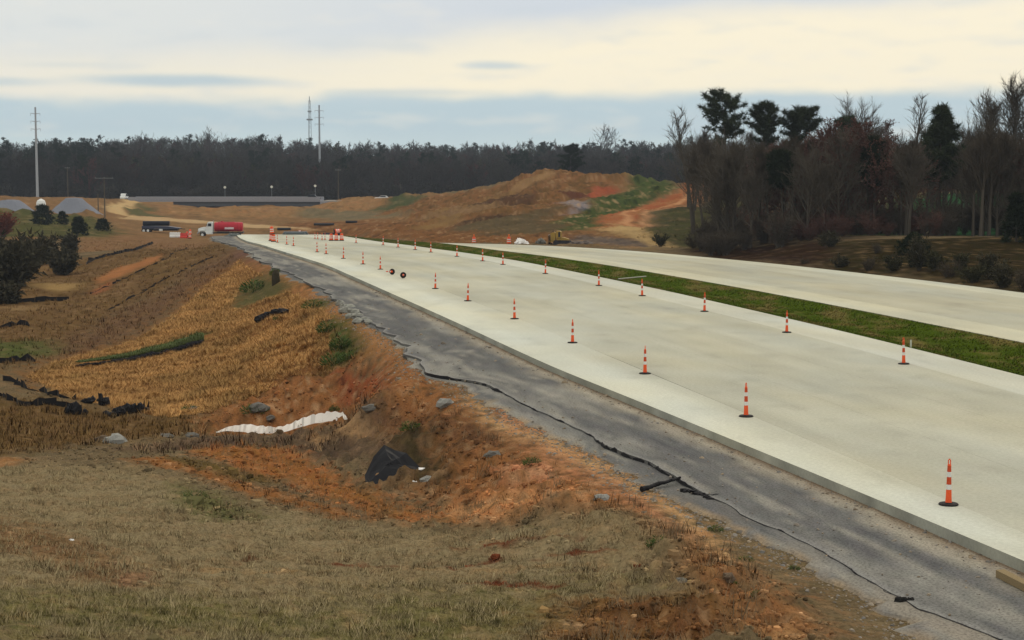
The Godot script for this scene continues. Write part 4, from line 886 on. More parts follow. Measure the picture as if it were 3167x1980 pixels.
func bare_tree(height: float, form: String, fine: float, twig_width: float, buds := 0.0) -> Array:   # [trunk mesh, crown mesh]
	var trunk := MB.new()
	var crown := MB.new()
	var r := height * 0.016 + 0.05
	var up: float = {"wide": 0.32, "tall": 0.45, "slender": 0.5, "low": 0.12, "slim": 0.5}[form]
	var axis := limb(trunk, Vector3(0, -0.4, 0), Vector3(dice.randf_range(-0.06, 0.06), 1, dice.randf_range(-0.06, 0.06)), height * (0.93 if form != "wide" else 0.75), r, 9, 6, 0.07, 0.05)
	var spread_by: float = {"wide": 0.75, "tall": 0.5, "slender": 0.42, "low": 0.85, "slim": 0.55}[form]
	var reach: float = {"wide": 0.42, "tall": 0.34, "slender": 0.2, "low": 0.5, "slim": 0.23}[form]
	var limbs := int(15 * fine) + 5
	for i in limbs:
		var t := lerpf(up, 0.98, (i + dice.randf()) / limbs)
		var f := t * 9.0
		var at: Vector3 = axis[int(f)].lerp(axis[mini(int(f) + 1, 9)], f - int(f))
		var dir := aside(Vector3.UP, spread_by * dice.randf_range(0.7, 1.35))
		var ln := height * reach * (1.15 - 0.75 * (t - up) / (1.0 - up)) * dice.randf_range(0.7, 1.2)
		var main := limb(crown, at, dir, ln, r * 0.42 * (1.15 - t), 4, 4, 0.16, 0.14)
		var subs := int(9 * fine) + 2
		for j in subs:
			var g := lerpf(0.8, 4.0, (j + dice.randf()) / subs)
			var p: Vector3 = main[mini(int(g), 3)].lerp(main[mini(int(g) + 1, 4)], g - int(g))
			var d2 := aside((main[4] - main[0]).normalized(), dice.randf_range(0.4, 0.95))
			var l2 := ln * dice.randf_range(0.25, 0.5)
			var sub := limb(crown, p, d2, l2, r * 0.10, 2, 3, 0.2, 0.15)
			var ends := int(11 * fine) + 2
			for q in ends:
				var s := lerpf(0.2, 2.0, (q + dice.randf()) / ends)
				var w: Vector3 = sub[mini(int(s), 1)].lerp(sub[mini(int(s) + 1, 2)], s - int(s))
				var d3 := aside((sub[2] - sub[0]).normalized() + Vector3(0, 0.25, 0), dice.randf_range(0.2, 0.9))
				var l3 := dice.randf_range(0.35, 1.1) * height / 14.0
				twig(crown, w, d3, l3, twig_width)
				if buds > 0.0:
					for z in 2:
						var bd := w + d3 * l3 * dice.randf_range(0.4, 1.0)
						var ax := Vector3(dice.randf_range(-1, 1), dice.randf_range(-1, 1), dice.randf_range(-1, 1)) * buds
						twig(crown, bd - ax * 0.5, ax, buds, buds * 0.8)
	return [trunk.mesh(), crown.mesh()]

func needles(b: MB, m: Vector3, r: float, count: int, wide: float, lean := Vector3.ZERO) -> void:
	for i in count:
		var d := Vector3(dice.randfn(), dice.randfn() * 0.8 + 0.25, dice.randfn()).normalized()
		var sh := dice.randf_range(0.75, 1.25)
		b.c = Color(sh, sh, sh)
		twig(b, m + d * r * 0.15 * dice.randf(), d + lean, r * dice.randf_range(0.7, 1.25), wide)

func pine(height: float, crown_from: float, wide: float, flat_top: float, dens := 1.0) -> Array:
	var trunk := MB.new()
	var crown := MB.new()
	var axis := limb(trunk, Vector3(0, -0.4, 0), Vector3(dice.randf_range(-0.04, 0.04), 1, 0), height * 0.98, height * 0.011 + 0.06, 10, 6, 0.04, 0.05)
	var n := int(58 * dens)
	for i in n:
		var t := lerpf(crown_from, 0.99, pow((i + dice.randf()) / n, 0.8))
		var f := t * 10.0
		var at: Vector3 = axis[mini(int(f), 9)].lerp(axis[mini(int(f) + 1, 10)], f - int(f))
		var u := (t - crown_from) / (1.0 - crown_from)
		var prof := lerpf(1.0 - u * 0.95, sqrt(clampf(1.0 - pow(absf(u - 0.45) / 0.6, 2.0), 0.03, 1.0)), flat_top)
		var ln := wide * prof * dice.randf_range(0.5, 1.15)
		var yaw := dice.randf() * TAU
		var dir := Vector3(cos(yaw), dice.randf_range(0.05, 0.45), sin(yaw))
		crown.c = Color(0.9, 0.75, 0.6)
		var pts := limb(crown, at, dir, ln, 0.05, 3, 3, 0.14, 0.08)
		var clumps := int(lerpf(3.0, 7.0, clampf(ln / 3.0, 0.0, 1.0)))
		for j in clumps:
			var g := lerpf(1.1, 3.0, (j + 0.7) / clumps)
			var p: Vector3 = pts[mini(int(g), 2)].lerp(pts[mini(int(g) + 1, 3)], g - int(g))
			p += Vector3(dice.randf_range(-0.3, 0.3), dice.randf_range(0.0, 0.25), dice.randf_range(-0.3, 0.3))
			needles(crown, p, dice.randf_range(0.5, 0.85), int(24 * dens) + 4, 0.10)
	return [trunk.mesh(), crown.mesh()]

func cedar(height: float, wide: float, blunt: float) -> Array:   # dense to the ground
	var trunk := MB.new()
	var crown := MB.new()
	limb(trunk, Vector3(0, -0.2, 0), Vector3.UP, height * 0.85, height * 0.02 + 0.03, 4, 5, 0.03, 0.0)
	for i in 190:
		var t := pow(dice.randf(), 0.8)
		var prof := lerpf(1.0 - t, sqrt(maxf(1.0 - t * t, 0.0)), blunt) * (0.75 + 0.25 * sin(t * 21.0 + 1.0)) + 0.05
		var yaw := dice.randf() * TAU
		var rr := wide * 0.5 * prof * sqrt(dice.randf_range(0.25, 1.0)) * (1.0 + 0.25 * sin(yaw * 3.0 + t * 5.0))
		needles(crown, Vector3(cos(yaw) * rr, height * t * 0.94 + 0.05, sin(yaw) * rr), 0.13 * (height + wide) * 0.5 * dice.randf_range(0.7, 1.2), 16, 0.035 * (height + wide) * 0.5, Vector3(cos(yaw), 0.5, sin(yaw)) * 0.5)
	return [trunk.mesh(), crown.mesh()]

func shrub(height: float, wide: float, leaf: float) -> Array:   # many stems from the ground, twigs and, with leaf, small leaves
	var trunk := MB.new()
	var crown := MB.new()
	for i in 16:
		var yaw := dice.randf() * TAU
		var dir := Vector3(cos(yaw) * wide / height * 0.55, 1.0, sin(yaw) * wide / height * 0.55) * Vector3(dice.randf_range(0.3, 1.1), 1, dice.randf_range(0.3, 1.1))
		var pts := limb(trunk, Vector3(dice.randf_range(-0.1, 0.1) * wide, -0.1, dice.randf_range(-0.1, 0.1) * wide), dir, height * dice.randf_range(0.6, 1.0), 0.014 * height + 0.006, 4, 3, 0.18, 0.02)
		for j in 26:
			var g := lerpf(0.6, 4.0, dice.randf())
			var p: Vector3 = pts[mini(int(g), 3)].lerp(pts[mini(int(g) + 1, 4)], g - int(g))
			var d := aside(dir.normalized(), dice.randf_range(0.3, 1.2))
			var l := height * dice.randf_range(0.12, 0.34)
			var sh := dice.randf_range(0.7, 1.3)
			crown.c = Color(sh, sh, sh)
			twig(crown, p, d, l, height * 0.016)
			for q in 4:
				twig(crown, p + d * l * dice.randf(), aside(d, 0.7), l * 0.5, height * 0.012 if leaf <= 0.0 else leaf * dice.randf_range(0.6, 1.2))
	return [trunk.mesh(), crown.mesh()]

func plant(called: String, made: Array, where: Vector3, label: String, category: String, bark: Material, leaf: Material, group := "", turn := 0.0, size := 1.0, top_name := "crown", stem_name := "trunk") -> Node3D:
	var t := thing(called, label, category, where, turn, group)
	put(stem_name, made[0], bark, t)
	put(top_name, made[1], leaf, t)
	t.scale = Vector3.ONE * size
	return t


# ---------- roadside things ----------
const ORDER := ["first", "second", "third", "fourth", "fifth", "sixth", "seventh", "eighth", "ninth", "tenth", "eleventh", "twelfth", "thirteenth", "fourteenth"]

func make_post(where: Vector3, label: String, group: String) -> Node3D:   # a tall slim traffic channelizer
	var t := thing("channelizer_post", label, "traffic post", where, 0.0, group)
	var rubber := paint("rubber", Color(0.018, 0.016, 0.015), 0.8)
	var orange := paint("orange_plastic", Color(0.78, 0.105, 0.028), 0.5)
	var deep := paint("deep_orange", Color(0.52, 0.07, 0.022), 0.5)
	var white := paint("white_sheeting", Color(0.66, 0.66, 0.62), 0.4)
	var b := MB.new()
	b.lathe([Vector2(0.225, 0.0), Vector2(0.225, 0.022), Vector2(0.205, 0.04), Vector2(0.10, 0.05), Vector2(0.085, 0.06)], 16)
	put("base", b.mesh(), rubber, t)
	b = MB.new()
	b.lathe([Vector2(0.082, 0.045), Vector2(0.074, 0.075), Vector2(0.068, 0.16), Vector2(0.061, 0.35)], 14)
	b.lathe([Vector2(0.0575, 0.35), Vector2(0.053, 0.47)], 14)
	b.lathe([Vector2(0.0495, 0.64), Vector2(0.046, 0.76)], 14)
	put("post", b.mesh(), orange, t)
	for s in [[0.35, 0.47, 0.060, 0.0555], [0.64, 0.76, 0.052, 0.0485]]:
		b = MB.new()
		b.lathe([Vector2(s[2] - 0.004, s[0]), Vector2(s[2], s[0] + 0.004), Vector2(s[3], s[1] - 0.004), Vector2(s[3] - 0.004, s[1])], 14)
		put("reflective_band", b.mesh(), white, t)
	for s in [[0.47, 0.64, 0.0565, 0.0505], [0.76, 0.90, 0.0475, 0.043]]:
		b = MB.new()
		b.lathe([Vector2(s[2], s[0]), Vector2(s[3], s[1])], 14)
		put("orange_band", b.mesh(), deep, t)
	b = MB.new()   # grab loop
	b.lathe([Vector2(0.043, 0.90), Vector2(0.036, 0.935)], 14)
	for s in [-1.0, 1.0]:
		b.tube(Vector3(s * 0.024, 0.93, 0), Vector3(s * 0.024, 1.02, 0), 0.012, 0.012, 6)
		b.tube(Vector3(s * 0.024, 1.02, 0), Vector3(0, 1.055, 0), 0.012, 0.012, 6)
	put("handle", b.mesh(), orange, t)
	return t

func build_posts() -> void:
	var left_group := "slim orange and white posts along the left side of the lanes"
	var right_group := "slim orange and white posts along the median side of the lanes"
	var proto: Node3D = null
	for i in POSTS_LEFT.size():
		var where := at_road(POSTS_LEFT[i])
		var label: String = "orange and white channelizer post, %s from the camera in the left row" % ORDER[i]
		if i == 0:
			label = "tallest nearest orange and white channelizer post standing alone at lower right"
		if proto == null:
			proto = make_post(where, label, left_group)
		else:
			copy(proto, where, i * 0.7, label, left_group).rotation.z = dice.randf_range(-0.03, 0.03)
	for i in POSTS_RIGHT.size():
		copy(proto, at_road(POSTS_RIGHT[i]), i * 1.3, "orange and white channelizer post, %s from the camera in the row beside the median" % ORDER[i], right_group).rotation.z = dice.randf_range(-0.03, 0.03)
	var far_left := ["nearest of three small posts at the far left pavement edge", "middle of three small posts at the far left pavement edge", "farthest of three small posts, just right of the stacked drums"]
	for i in 3:
		copy(proto, at_road(POSTS_LEFT_FAR[i]), i, "orange channelizer post, " + far_left[i], "small far posts by the stacked drums")
	for i in POSTS_BUNCH.size():
		copy(proto, at_road(POSTS_BUNCH[i]), i, "tiny orange channelizer post in the far bunch left of the drum pile", "bunch of far posts beside the drum pile")
	var fell := ["knocked over channelizer post with its black base facing the camera, nearer one", "knocked over channelizer post with its black base tipped left, farther one"]
	for i in 2:
		var o := copy(proto, at_road(POSTS_DOWN[i]) + Vector3(0, 0.225, 0), 0.0, fell[i], "two fallen posts on the lane")
		o.rotation = Vector3(1.50, -0.4, 0) if i == 0 else Vector3(1.50, 0.08, 0)

func make_drum(where: Vector3, label: String, group: String, lamp: bool) -> Node3D:
	var t := thing("traffic_drum", label, "traffic drum", where, 0.0, group)
	var orange := paint("orange_plastic", Color(0.78, 0.105, 0.028), 0.5)
	var white := paint("white_sheeting", Color(0.66, 0.66, 0.62), 0.4)
	var b := MB.new()
	b.lathe([Vector2(0.36, 0.0), Vector2(0.36, 0.10), Vector2(0.30, 0.12)], 14)
	put("base_ring", b.mesh(), paint("rubber", Color(0.018, 0.016, 0.015), 0.8), t)
	b = MB.new()
	b.lathe([Vector2(0.29, 0.06), Vector2(0.285, 0.30), Vector2(0.265, 0.31), Vector2(0.26, 0.55), Vector2(0.245, 0.56), Vector2(0.235, 0.80), Vector2(0.22, 0.81), Vector2(0.21, 0.94), Vector2(0.18, 0.98)], 16)
	put("barrel", b.mesh(), orange, t)
	for s in [[0.34, 0.46, 0.272], [0.60, 0.72, 0.25]]:
		b = MB.new()
		b.lathe([Vector2(s[2], s[0]), Vector2(s[2] - 0.008, s[1])], 16)
		put("reflective_band", b.mesh(), white, t)
	b = MB.new()
	for s in [-1.0, 1.0]:
		b.tube(Vector3(s * 0.09, 0.96, 0), Vector3(s * 0.07, 1.05, 0), 0.02, 0.02, 6)
	b.tube(Vector3(-0.08, 1.05, 0), Vector3(0.08, 1.05, 0), 0.02, 0.02, 6, true)
	put("handle", b.mesh(), orange, t)
	if lamp:
		b = MB.new()
		b.box(Vector3(0, 1.12, 0), Vector3(0.16, 0.14, 0.08), Basis(), 0.02)
		b.lathe([Vector2(0.09, -0.03), Vector2(0.10, 0.0), Vector2(0.09, 0.03)], 12, Transform3D(Basis(Vector3.RIGHT, PI / 2), Vector3(0, 1.25, 0)))
		put("warning_lamp", b.mesh(), paint("amber", Color(0.7, 0.16, 0.03), 0.3), t)
	return t

func build_drums() -> void:
	var g := "orange drums heaped at the far end of the lanes"
	var d := make_drum(at_road(DRUM_SPOTS[0]), "orange traffic drum at the front of the far drum pile", g, false)
	copy(d, at_road(DRUM_SPOTS[0]) + Vector3(0.72, 0.0, -0.3), 1.0, "orange traffic drum at the right end of the far drum pile", g)
	copy(d, at_road(DRUM_SPOTS[0]) + Vector3(-0.75, 0.0, -0.35), 1.7, "orange traffic drum at the left end of the far drum pile", g)
	var lying := copy(d, at_road(DRUM_SPOTS[0]) + Vector3(-0.35, 1.30, -0.35), 0.0, "orange traffic drum lying on top of the far drum pile", g)
	lying.rotation = Vector3(0, 0.3, -1.45)
	copy(d, at_road(DRUM_SPOTS[3]) + Vector3(0.25, 0, 0.2), 0.4, "lower orange drum at the left pavement edge, by the three small posts", "drums stacked at the left pavement edge")
	var top := copy(d, at_road(DRUM_SPOTS[3]) + Vector3(0.05, 1.02, 0.1), 0.9, "upper pinkish orange drum stacked on another at the left pavement edge", "drums stacked at the left pavement edge")
	top.rotation.z = 0.10
	copy(d, at_road(DRUM_SPOTS[3]) + Vector3(-0.5, 0, -2.8), 2.4, "orange drum half hidden behind the two stacked drums at the left edge", "drums stacked at the left pavement edge")
	var pale := copy(d, at_ground(Vector2(-46.0, 356.0)), 0.0, "small pale drum standing alone in the dirt beyond the pavement end", "")
	pale.get_node("barrel").material_override = paint("faded_drum", Color(0.72, 0.5, 0.5), 0.5)
	make_drum(at_ground(DRUM_FAR[0], -0.05), "orange drum with warning lamp at the far carriageway end, left one", "lamp drums at the end of the far carriageway", true)
	make_drum(at_ground(DRUM_FAR[1], -0.05), "orange drum with warning lamp right beside the crumpled white sheeting", "lamp drums at the end of the far carriageway", true)

func wheel(parent: Node3D, m: Vector3, r: float, w: float, rim_mat: Material) -> void:
	var xf := Transform3D(Basis(Vector3.RIGHT, PI / 2), m)
	var b := MB.new()
	b.lathe([Vector2(r * 0.55, -w / 2), Vector2(r * 0.92, -w / 2), Vector2(r, -w * 0.35), Vector2(r, w * 0.35), Vector2(r * 0.92, w / 2), Vector2(r * 0.55, w / 2)], 20, xf, false)
	var wheel_mesh := put("wheel", b.mesh(), paint("rubber", Color(0.018, 0.016, 0.015), 0.8), parent)
	b = MB.new()
	b.lathe([Vector2(r * 0.56, -w * 0.42), Vector2(r * 0.56, w * 0.42), Vector2(r * 0.30, w * 0.30), Vector2(r * 0.16, w * 0.44)], 16, xf)
	put("rim", b.mesh(), rim_mat, wheel_mesh)

func extrude(outline: Array, width: float, z0: float) -> MB:   # outline of Vector2(x, y), counter-clockwise, drawn out along z
	var b := MB.new()
	var poly := PackedVector2Array(outline)
	var tris := Geometry2D.triangulate_polygon(poly)
	for i in range(0, tris.size(), 3):
		var p := [poly[tris[i]], poly[tris[i + 1]], poly[tris[i + 2]]]
		if (p[1] - p[0]).cross(p[2] - p[0]) < 0.0:
			p = [p[0], p[2], p[1]]
		b.tri(Vector3(p[0].x, p[0].y, z0 + width), Vector3(p[1].x, p[1].y, z0 + width), Vector3(p[2].x, p[2].y, z0 + width))
		b.tri(Vector3(p[0].x, p[0].y, z0), Vector3(p[2].x, p[2].y, z0), Vector3(p[1].x, p[1].y, z0))
	for i in poly.size():
		var s := poly[i]
		var e := poly[(i + 1) % poly.size()]
		b.quad(Vector3(s.x, s.y, z0), Vector3(e.x, e.y, z0), Vector3(e.x, e.y, z0 + width), Vector3(s.x, s.y, z0 + width))
	return b

func build_tanker() -> void:   # cab to the left, seen from its left side; x along its length, near side +z
	var p: Vector2 = TANKER_SPOT[0]
	var t := thing("tank_truck", "red tank truck with white long-nosed cab parked at the pavement end", "truck", at_ground(p), 0.06)
	var white := paint("white_paint", Color(0.70, 0.72, 0.69), 0.35)
	var red := paint("red_paint", Color(0.40, 0.018, 0.03), 0.35)
	var dark := paint("dark_steel", Color(0.03, 0.03, 0.034), 0.6)
	var glass := paint("dark_glass", Color(0.02, 0.025, 0.03), 0.1)
	var b := extrude([Vector2(-2.95, 1.0), Vector2(-1.55, 1.0), Vector2(-1.55, 3.05), Vector2(-1.75, 3.15), Vector2(-2.45, 3.15), Vector2(-2.62, 3.02), Vector2(-2.95, 2.1)], 2.1, -1.05)
	put("cab", b.mesh(), white, t)
	b = extrude([Vector2(-4.62, 1.0), Vector2(-3.0, 1.0), Vector2(-3.0, 2.12), Vector2(-3.9, 2.02), Vector2(-4.5, 1.85), Vector2(-4.65, 1.6)], 1.5, -0.75)
	put("hood", b.mesh(), white, t)
	b = extrude([Vector2(-4.5, 1.0), Vector2(-4.35, 1.0), Vector2(-4.15, 1.25), Vector2(-3.7, 1.32), Vector2(-3.25, 1.22), Vector2(-3.05, 1.0), Vector2(-2.9, 0.62), Vector2(-1.6, 0.62), Vector2(-1.6, 1.05), Vector2(-2.9, 1.1), Vector2(-3.2, 1.45), Vector2(-4.3, 1.48)], 2.3, -1.15)
	put("fender", b.mesh(), white, t)
	b = MB.new()
	b.box(Vector3(-2.18, 2.55, 0), Vector3(0.7, 0.62, 2.12))
	put("side_window", b.mesh(), glass, t)
	b = MB.new()
	b.box(Vector3(-2.80, 2.56, 0), Vector3(0.06, 0.72, 1.85), Basis(Vector3.BACK, -0.35))
	put("windshield", b.mesh(), glass, t)
	b = MB.new()
	b.box(Vector3(-4.66, 1.4, 0), Vector3(0.06, 0.7, 1.1))
	put("grille", b.mesh(), dark, t)
	b = MB.new()
	b.box(Vector3(-4.72, 0.8, 0), Vector3(0.22, 0.32, 2.3), Basis(), 0.04)
	put("bumper", b.mesh(), paint("grey_steel", Color(0.3, 0.3, 0.3), 0.4), t)
	for s in [-0.85, 0.85]:
		b = MB.new()
		b.box(Vector3(-4.55, 1.3, s), Vector3(0.16, 0.24, 0.24), Basis(), 0.03)
		put("headlight", b.mesh(), paint("lamp_lens", Color(0.6, 0.6, 0.56), 0.2), t)
		b = MB.new()
		b.box(Vector3(-2.7, 2.5, s * 1.45), Vector3(0.08, 0.45, 0.2), Basis(), 0.02)
		put("mirror", b.mesh(), dark, t)
	b = MB.new()
	b.tube(Vector3(-1.42, 0.9, 0.8), Vector3(-1.42, 3.5, 0.8), 0.07, 0.07, 8, true)
	put("exhaust_pipe", b.mesh(), paint("grey_steel", Color(0.3, 0.3, 0.3), 0.4), t)
	b = MB.new()
	b.box(Vector3(0.2, 0.85, 0), Vector3(9.0, 0.26, 0.9))
	put("chassis", b.mesh(), dark, t)
	# oval tank lying along x
	b = MB.new()
	var xf := Transform3D(Basis(Vector3.BACK, -PI / 2).scaled(Vector3.ONE), Vector3(0, 2.12, 0))
	xf.basis = Basis(Vector3(0, 0.98, 0), Vector3(1, 0, 0), Vector3(0, 0, 1.12)) if false else Basis(Vector3(0, -0.98, 0), Vector3(1, 0, 0), Vector3(0, 0, 1.12))
	b.lathe([Vector2(0.82, -1.3), Vector2(0.96, -1.24), Vector2(1.0, -1.12), Vector2(1.0, 4.45), Vector2(0.96, 4.57), Vector2(0.82, 4.63)], 28, xf)
	put("tank", b.mesh(), red, t)
	for x in [-0.4, 1.6, 3.6]:
		b = MB.new()
		b.lathe([Vector2(1.012, x - 0.05), Vector2(1.02, x), Vector2(1.012, x + 0.05)], 28, xf, false)
		put("tank_band", b.mesh(), paint("dark_red", Color(0.3, 0.014, 0.024), 0.4), t)
	b = MB.new()
	b.box(Vector3(1.2, 3.12, 0), Vector3(3.6, 0.08, 0.6))
	put("walkway", b.mesh(), red, t)
	b = MB.new()
	b.lathe([Vector2(0.32, 0), Vector2(0.32, 0.18), Vector2(0.25, 0.22)], 14, Transform3D(Basis(), Vector3(0.3, 3.1, 0)))
	put("hatch", b.mesh(), red, t)
	# worn white print on the near flank, unreadable at this distance
	var mark := MB.new()
	var rr := RandomNumberGenerator.new()
	rr.seed = 8
	for i in 12:
		var x := 0.95 + i * 0.16
		var hgt := 0.20 + 0.10 * rr.randf() + 0.12 * sin(PI * i / 11.0)
		mark.quad(Vector3(x, 1.86 - hgt * 0.5, 1.12), Vector3(x + 0.125, 1.88 - hgt * 0.5, 1.12), Vector3(x + 0.125, 1.90 + hgt * 0.5, 1.115), Vector3(x, 1.9 + hgt * 0.5, 1.115))
	mark.quad(Vector3(0.85, 1.62, 1.03), Vector3(2.75, 1.62, 1.03), Vector3(2.95, 1.70, 1.055), Vector3(0.95, 1.70, 1.055))
	put("lettering", mark.mesh(), paint("white_print", Color(0.75, 0.66, 0.66), 0.6), t)
	b = MB.new()
	b.box(Vector3(0.6, 1.02, 0.95), Vector3(2.6, 0.22, 0.35), Basis(), 0.04)
	put("side_tray", b.mesh(), dark, t)
	for x in [-3.72, 2.35, 3.62]:
		for s in [-1.0, 1.0]:
			wheel(t, Vector3(x, 0.52, s * 0.98), 0.52, 0.36, white)
	b = MB.new()
	b.box(Vector3(4.7, 0.95, 0), Vector3(0.12, 0.3, 2.2))
	put("rear_bumper", b.mesh(), dark, t)

func build_trailer() -> void:
	var p: Vector2 = TRAILER_SPOT[0]
	var t := thing("tank_trailer", "dark blue low trailer carrying a long black tank, white wheels", "trailer", at_ground(p), 0.03)
	var navy := paint("navy_paint", Color(0.05, 0.055, 0.085), 0.4)
	var black := paint("black_paint", Color(0.008, 0.008, 0.016), 0.35)
	var white := paint("white_paint", Color(0.70, 0.72, 0.69), 0.35)
	var b := MB.new()
	var xf := Transform3D(Basis(Vector3(0, -0.52, 0), Vector3(1, 0, 0), Vector3(0, 0, 0.8)), Vector3(0, 1.98, 0))
	b.lathe([Vector2(0.8, -3.95), Vector2(0.98, -3.9), Vector2(1.0, -3.8), Vector2(1.0, 1.5), Vector2(0.98, 1.6), Vector2(0.8, 1.66)], 24, xf)
	put("tank", b.mesh(), black, t)
	b = extrude([Vector2(-4.05, 0.95), Vector2(3.9, 0.78), Vector2(4.0, 1.0), Vector2(1.5, 1.36), Vector2(-4.05, 1.48)], 2.3, -1.15)
	put("deck", b.mesh(), navy, t)
	b = MB.new()
	b.box(Vector3(1.0, 0.62, 0), Vector3(5.0, 0.34, 1.7))
	b.box(Vector3(-2.8, 0.72, 0), Vector3(2.4, 0.4, 1.6))
	put("underframe", b.mesh(), black, t)
	for x in [-2.75, -3.65]:
		for s in [-1.0, 1.0]:
			wheel(t, Vector3(x, 0.5, s * 0.95), 0.5, 0.34, white)
	b = MB.new()
	b.box(Vector3(-0.05, 0.62, 0.98), Vector3(0.75, 0.5, 0.3), Basis(), 0.06)
	put("water_can", b.mesh(), white, t)
	b = MB.new()
	b.tube(Vector3(3.9, 0.85, 0), Vector3(5.0, 0.75, 0), 0.09, 0.07, 6, true)
	put("drawbar", b.mesh(), black, t)

func barrier(where: Vector3, length: float, m: Material, label: String, turn: float) -> void:
	var t := thing("plastic_barrier", label, "road barrier", where, turn, "plastic barriers in front of the trailer")
	var b := MB.new()
	var prof := [Vector2(-0.3, 0), Vector2(0.3, 0), Vector2(0.3, 0.25), Vector2(0.16, 0.45), Vector2(0.12, 1.0), Vector2(-0.12, 1.0), Vector2(-0.16, 0.45), Vector2(-0.3, 0.25)]
	var q := extrude(prof, length, -length / 2)
	var o := put("body", q.mesh(), m, t)
	o.rotation.y = PI / 2
	for s in [-0.25, 0.25]:
		b = MB.new()
		b.box(Vector3(s * length, 1.02, 0), Vector3(0.24, 0.06, 0.14), Basis(), 0.015)
		put("fill_cap", b.mesh(), m, t)

func build_barriers() -> void:
	var white := paint("white_plastic", Color(0.72, 0.72, 0.68), 0.5)
	var red := paint("red_plastic", Color(0.55, 0.05, 0.035), 0.5)
	barrier(at_ground(BARRIERS[0]), 1.05, white, "white plastic barrier in front of the dark trailer, left end of the line", 0.05)
	barrier(at_ground(BARRIERS[1]), 1.15, white, "white plastic barrier between the left white one and the red one", 0.02)
	barrier(at_ground(BARRIERS[2]), 1.5, red, "red plastic barrier beside the white ones, in front of the trailer", -0.1)
	var d := make_drum(at_ground(BARRIERS[3]), "orange drum at the right end of the barriers, left of the tank truck", "orange drums beside the plastic barriers", false)
	copy(d, at_ground(BARRIERS[3]) + Vector3(-0.75, 0.35, -1.2), 0.6, "faded orange drum close behind the red plastic barrier", "orange drums beside the plastic barriers")
	copy(d, at_ground(BARRIERS[3]) + Vector3(-0.1, 0.75, -0.9), 0.6, "orange drum raised behind the right-hand drum by the barriers", "orange drums beside the plastic barriers")

func heap(called: String, p: Vector2, w: float, h: float, dp: float, m: Material, label: String, category: String, seed_no: int, flat := true, sharp := 0.35) -> Node3D:
	var r := RandomNumberGenerator.new()
	r.seed = seed_no
	var b := MB.new()
	for i in 9:
		var u := (i + 0.5) / 9.0 * 2.0 - 1.0
		var hh := h * (1.0 - u * u * 0.7) * r.randf_range(0.65, 1.0)
		b.lump(Vector3(u * w * 0.42, hh * 0.25, r.randf_range(-0.3, 0.3) * dp), Vector3(w * 0.17, hh * 0.75, dp * 0.4), r, sharp, 6, 9, flat)
	var o := put(called, b.mesh(), m)
	o.position = at_ground(p)
	tag(o, label, category)
	return o

func build_dozer() -> void:
	var p: Vector2 = DOZER_SPOT[0]
	var t := thing("bulldozer", "small yellow tracked bulldozer with canopy beyond the far carriageway", "bulldozer", at_ground(p, -0.15), -0.15)
	var yellow := paint("yellow_paint", Color(0.42, 0.27, 0.06), 0.5, 0.6, 1.0)
	var dark := paint("dark_steel", Color(0.03, 0.03, 0.034), 0.6)
	for s in [-0.7, 0.7]:
		var b := extrude([Vector2(-0.9, 0.12), Vector2(-0.72, 0.0), Vector2(1.05, 0.0), Vector2(1.25, 0.14), Vector2(1.28, 0.40), Vector2(1.05, 0.55), Vector2(-0.7, 0.55), Vector2(-0.92, 0.38)], 0.36, s - 0.18)
		var tr := put("track", b.mesh(), dark, t)
		for i in 10:
			b = MB.new()
			b.box(Vector3(-0.75 + i * 0.2, 0.565, s), Vector3(0.06, 0.03, 0.38))
			put("track_shoe", b.mesh(), dark, tr)
	var b := extrude([Vector2(-0.5, 0.5), Vector2(1.05, 0.5), Vector2(1.05, 0.72), Vector2(0.35, 0.95), Vector2(-0.5, 0.95)], 0.9, -0.45)
	put("body", b.mesh(), yellow, t)
	b = extrude([Vector2(-0.62, 0.9), Vector2(0.05, 0.9), Vector2(0.05, 1.62), Vector2(-0.1, 1.75), Vector2(-0.5, 1.75), Vector2(-0.62, 1.6)], 1.15, -0.575)
	put("cab", b.mesh(), yellow, t)
	b = MB.new()
	b.box(Vector3(-0.16, 1.3, 0), Vector3(0.26, 0.62, 1.18))
	put("cab_opening", b.mesh(), dark, t)
	b = extrude([Vector2(-1.3, 0.5), Vector2(-0.68, 0.5), Vector2(-0.68, 1.55), Vector2(-0.85, 1.62), Vector2(-1.3, 1.45)], 1.0, -0.5)
	put("hood", b.mesh(), yellow, t)
	b = MB.new()
	b.tube(Vector3(-1.0, 1.5, 0.2), Vector3(-1.0, 1.85, 0.2), 0.045, 0.045, 8, true)
	put("exhaust_pipe", b.mesh(), dark, t)
	b = extrude([Vector2(-1.62, 0.05), Vector2(-1.5, 0.02), Vector2(-1.42, 0.5), Vector2(-1.48, 1.2), Vector2(-1.6, 1.25), Vector2(-1.52, 0.6)], 2.2, -1.1)
	put("blade", b.mesh(), paint("worn_steel", Color(0.12, 0.07, 0.03), 0.5), t)
	for s in [-0.5, 0.5]:
		b = MB.new()
		b.box(Vector3(-1.2, 0.4, s), Vector3(0.6, 0.12, 0.1))
		put("push_arm", b.mesh(), yellow, t)

